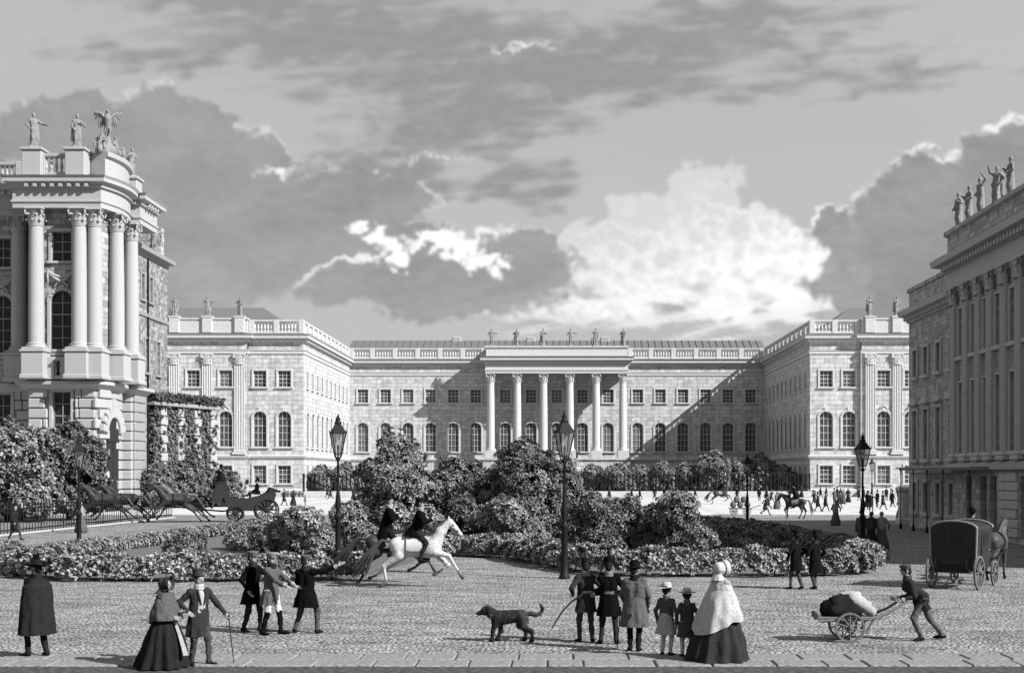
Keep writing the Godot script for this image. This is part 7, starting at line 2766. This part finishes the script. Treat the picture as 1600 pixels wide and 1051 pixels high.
func handcart(at: Vector3, size: float) -> void:
	# pushed towards -x
	var t := thing("handcart", "two-wheeled wooden handcart pushed by a stooping man", "cart", at)
	t.scale = Vector3.ONE * size
	for s in [-1.0, 1.0]:
		wheel(t, V(0, 0.31, s * 0.36), 0.31, 10, mats.wood, 0.045)
	var b := MB.new()
	for k in 5:
		b.cbox(V(0.02, 0.5, -0.26 + 0.13 * k), V(1.34, 0.04, 0.12), 0.01)
	b.cbox(V(-0.64, 0.53, 0), V(0.07, 0.12, 0.66), 0.01)
	part("bed", b, mats.wood, t)
	for s in [-1.0, 1.0]:
		var h := MB.new()
		h.tube([V(-0.62, 0.44, s * 0.3), V(0.5, 0.48, s * 0.29), V(0.9, 0.64, s * 0.25), V(1.22, 0.85, s * 0.21)], [0.035, 0.035, 0.032, 0.024], 7)
		part("handle", h, mats.wood, t)
		var l := MB.new()
		l.tube([V(0.5, 0.46, s * 0.27), V(0.36, 0.2, s * 0.27)], [0.025, 0.022], 6)
		part("prop", l, mats.wood, t)
	var ax := MB.new()
	ax.tube([V(0, 0.31, -0.4), V(0, 0.31, 0.4)], [0.03], 6)
	ax.box(V(0, 0.4, 0), V(0.12, 0.18, 0.6))
	part("axle", ax, mats.wood, t)
	# load
	var bs := []
	var dk := g1(0.03)
	bs.append([V(-0.38, 0.66, 0), V(0.05, 0.72, 0), 0.18, 0.24, dk])
	bs.append([V(-0.2, 0.74, 0.05), V(0.1, 0.82, -0.03), 0.2, 0.18, dk])
	bs.append([V(-0.3, 0.62, 0.18), V(0.2, 0.62, 0.15), 0.12, 0.12, dk])
	var m := MB.new()
	m.sdf(bs, 0.025, 0.06)
	for i in m.v.size():
		var p := m.v[i]
		m.v[i] = p + m.n[i] * 0.018 * sin(p.x * 34.0 + p.y * 22.0) * sin(p.z * 30.0 + p.y * 17.0)
	var o := part("bundle", m, mats.vcol, self, at + V(0, 0.01, 0))
	o.scale = Vector3.ONE * size
	tag(o, "dark woven bundle roped onto the wooden handcart", "bundle")
	bs = [[V(0.12, 0.84, 0), V(0.4, 0.7, 0), 0.17, 0.14, g1(0.55)], [V(0.1, 0.86, 0.1), V(0.5, 0.6, 0.12), 0.12, 0.1, g1(0.5)], [V(-0.1, 0.95, 0), V(0.2, 0.9, 0), 0.06, 0.12, g1(0.6)]]
	m = MB.new()
	m.sdf(bs, 0.025, 0.05)
	for i in m.v.size():
		var p := m.v[i]
		m.v[i] = p + m.n[i] * 0.014 * sin(p.x * 26.0 - p.y * 31.0 + sin(p.z * 20.0) * 2.0)
	o = part("sack", m, mats.vcol, self, at + V(0, 0.01, 0))
	o.scale = Vector3.ONE * size
	tag(o, "pale cloth sack lying over the dark bundle on the handcart", "sack")


func barrel_cart(at: Vector3, size: float) -> void:
	var t := thing("barrel_cart", "low four-wheeled cart loaded with barrels far across the square", "cart", at)
	t.scale = Vector3.ONE * size
	for s in [-1.0, 1.0]:
		for x in [-0.55, 0.55]:
			wheel(t, V(x, 0.3, s * 0.45), 0.3, 8, mats.wood, 0.05)
	var b := MB.new()
	b.cbox(V(0, 0.55, 0), V(1.9, 0.1, 0.8), 0.02)
	b.tube([V(0.9, 0.55, 0), V(1.7, 0.85, 0)], [0.04, 0.03], 6)
	part("bed", b, mats.wood, t)
	var bm := MB.new()
	bm.lathe([Vector2(0, -0.4), Vector2(0.2, -0.4), Vector2(0.22, -0.38), Vector2(0.28, 0), Vector2(0.22, 0.38), Vector2(0.2, 0.4), Vector2(0, 0.4)], 14, Transform3D(Basis(Vector3.RIGHT, PI / 2), Vector3.ZERO), true)
	var me := bm.mesh()
	for p in [[-0.6, 0.87], [0.0, 0.87], [0.6, 0.87], [-0.3, 1.32], [0.3, 1.32]]:
		var o := inst("barrel", me, mats.wood, self)
		o.position = at + V(p[0], p[1], 0) * size
		o.scale = Vector3.ONE * size
		tag(o, "pale barrel in the upper row on the distant cart" if p[1] > 1.0 else "pale barrel in the bottom row on the distant cart", "barrel", "barrels on the distant cart")


# ---------------------------------------------------------------- creeper-grown wall behind the library
func creeper_wall() -> void:
	var t := thing("creeper_wall", "garden wall with banded stone piers overgrown by creepers", "wall")
	var a := V(-36.3, 0, -120)
	var b := V(-33.2, 0, -130)
	var d := (b - a).normalized()
	var n := V(-d.z, 0, d.x)
	var bs := Basis(d, Vector3.UP, n)
	var len := a.distance_to(b)
	var w := MB.new()
	w.box(a + d * len / 2 + V(0, 4.6, 0) - n * 0.5, V(len, 9.2, 0.5), bs)
	w.cbox(a + d * len / 2 + V(0, 9.3, 0) - n * 0.1, V(len + 0.5, 0.35, 1.5), 0.05, bs)
	part("wall", w, mats.darker_stone, t)
	var r := RandomNumberGenerator.new()
	r.seed = 77
	for k in 4:
		var x := 1.6 + k * (len - 2.2) / 3.0
		var pn := node_of("pier", t)
		for row in 11:
			var m := MB.new()
			m.cbox(a + d * x + V(0, 0.4 + row * 0.82, 0), V(1.05 if row % 2 else 0.9, 0.74, 0.9 if row % 2 else 0.75), 0.06, bs)
			part("stone_block", m, mats.block, pn)
	var spots := []
	for k in 900:
		var x := r.randf_range(-0.2, len + 0.6)
		spots.append([a + d * x + V(0, 9.5 + r.randf() * 0.7, 0) + n * r.randf_range(-0.7, 0.9), V(r.randf_range(-0.5, 0.5), 1, r.randf()), r.randf_range(0.22, 0.36), 0.16 * r.randf_range(0.4, 1.6)])
	for k in 5200:
		var u := r.randf() * len
		var y := 9.4 * pow(r.randf(), 1.2)
		var near := 9.0
		for q in 4:
			near = minf(near, absf(u - (1.6 + q * (len - 2.2) / 3.0)))
		if near < 0.65 and r.randf() > (0.3 if y > 3.5 else 0.75):
			continue
		if r.randf() > 0.75 and y > 4.0:
			continue
		spots.append([a + d * u + V(0, y, 0) + n * r.randf_range(-0.2, 0.3 if near > 0.65 else 0.55), n + V(0, 0.5, 0), r.randf_range(0.2, 0.34), 0.2 * r.randf_range(0.3, 1.8)])
	foliage("creeper", t, spots, 1)
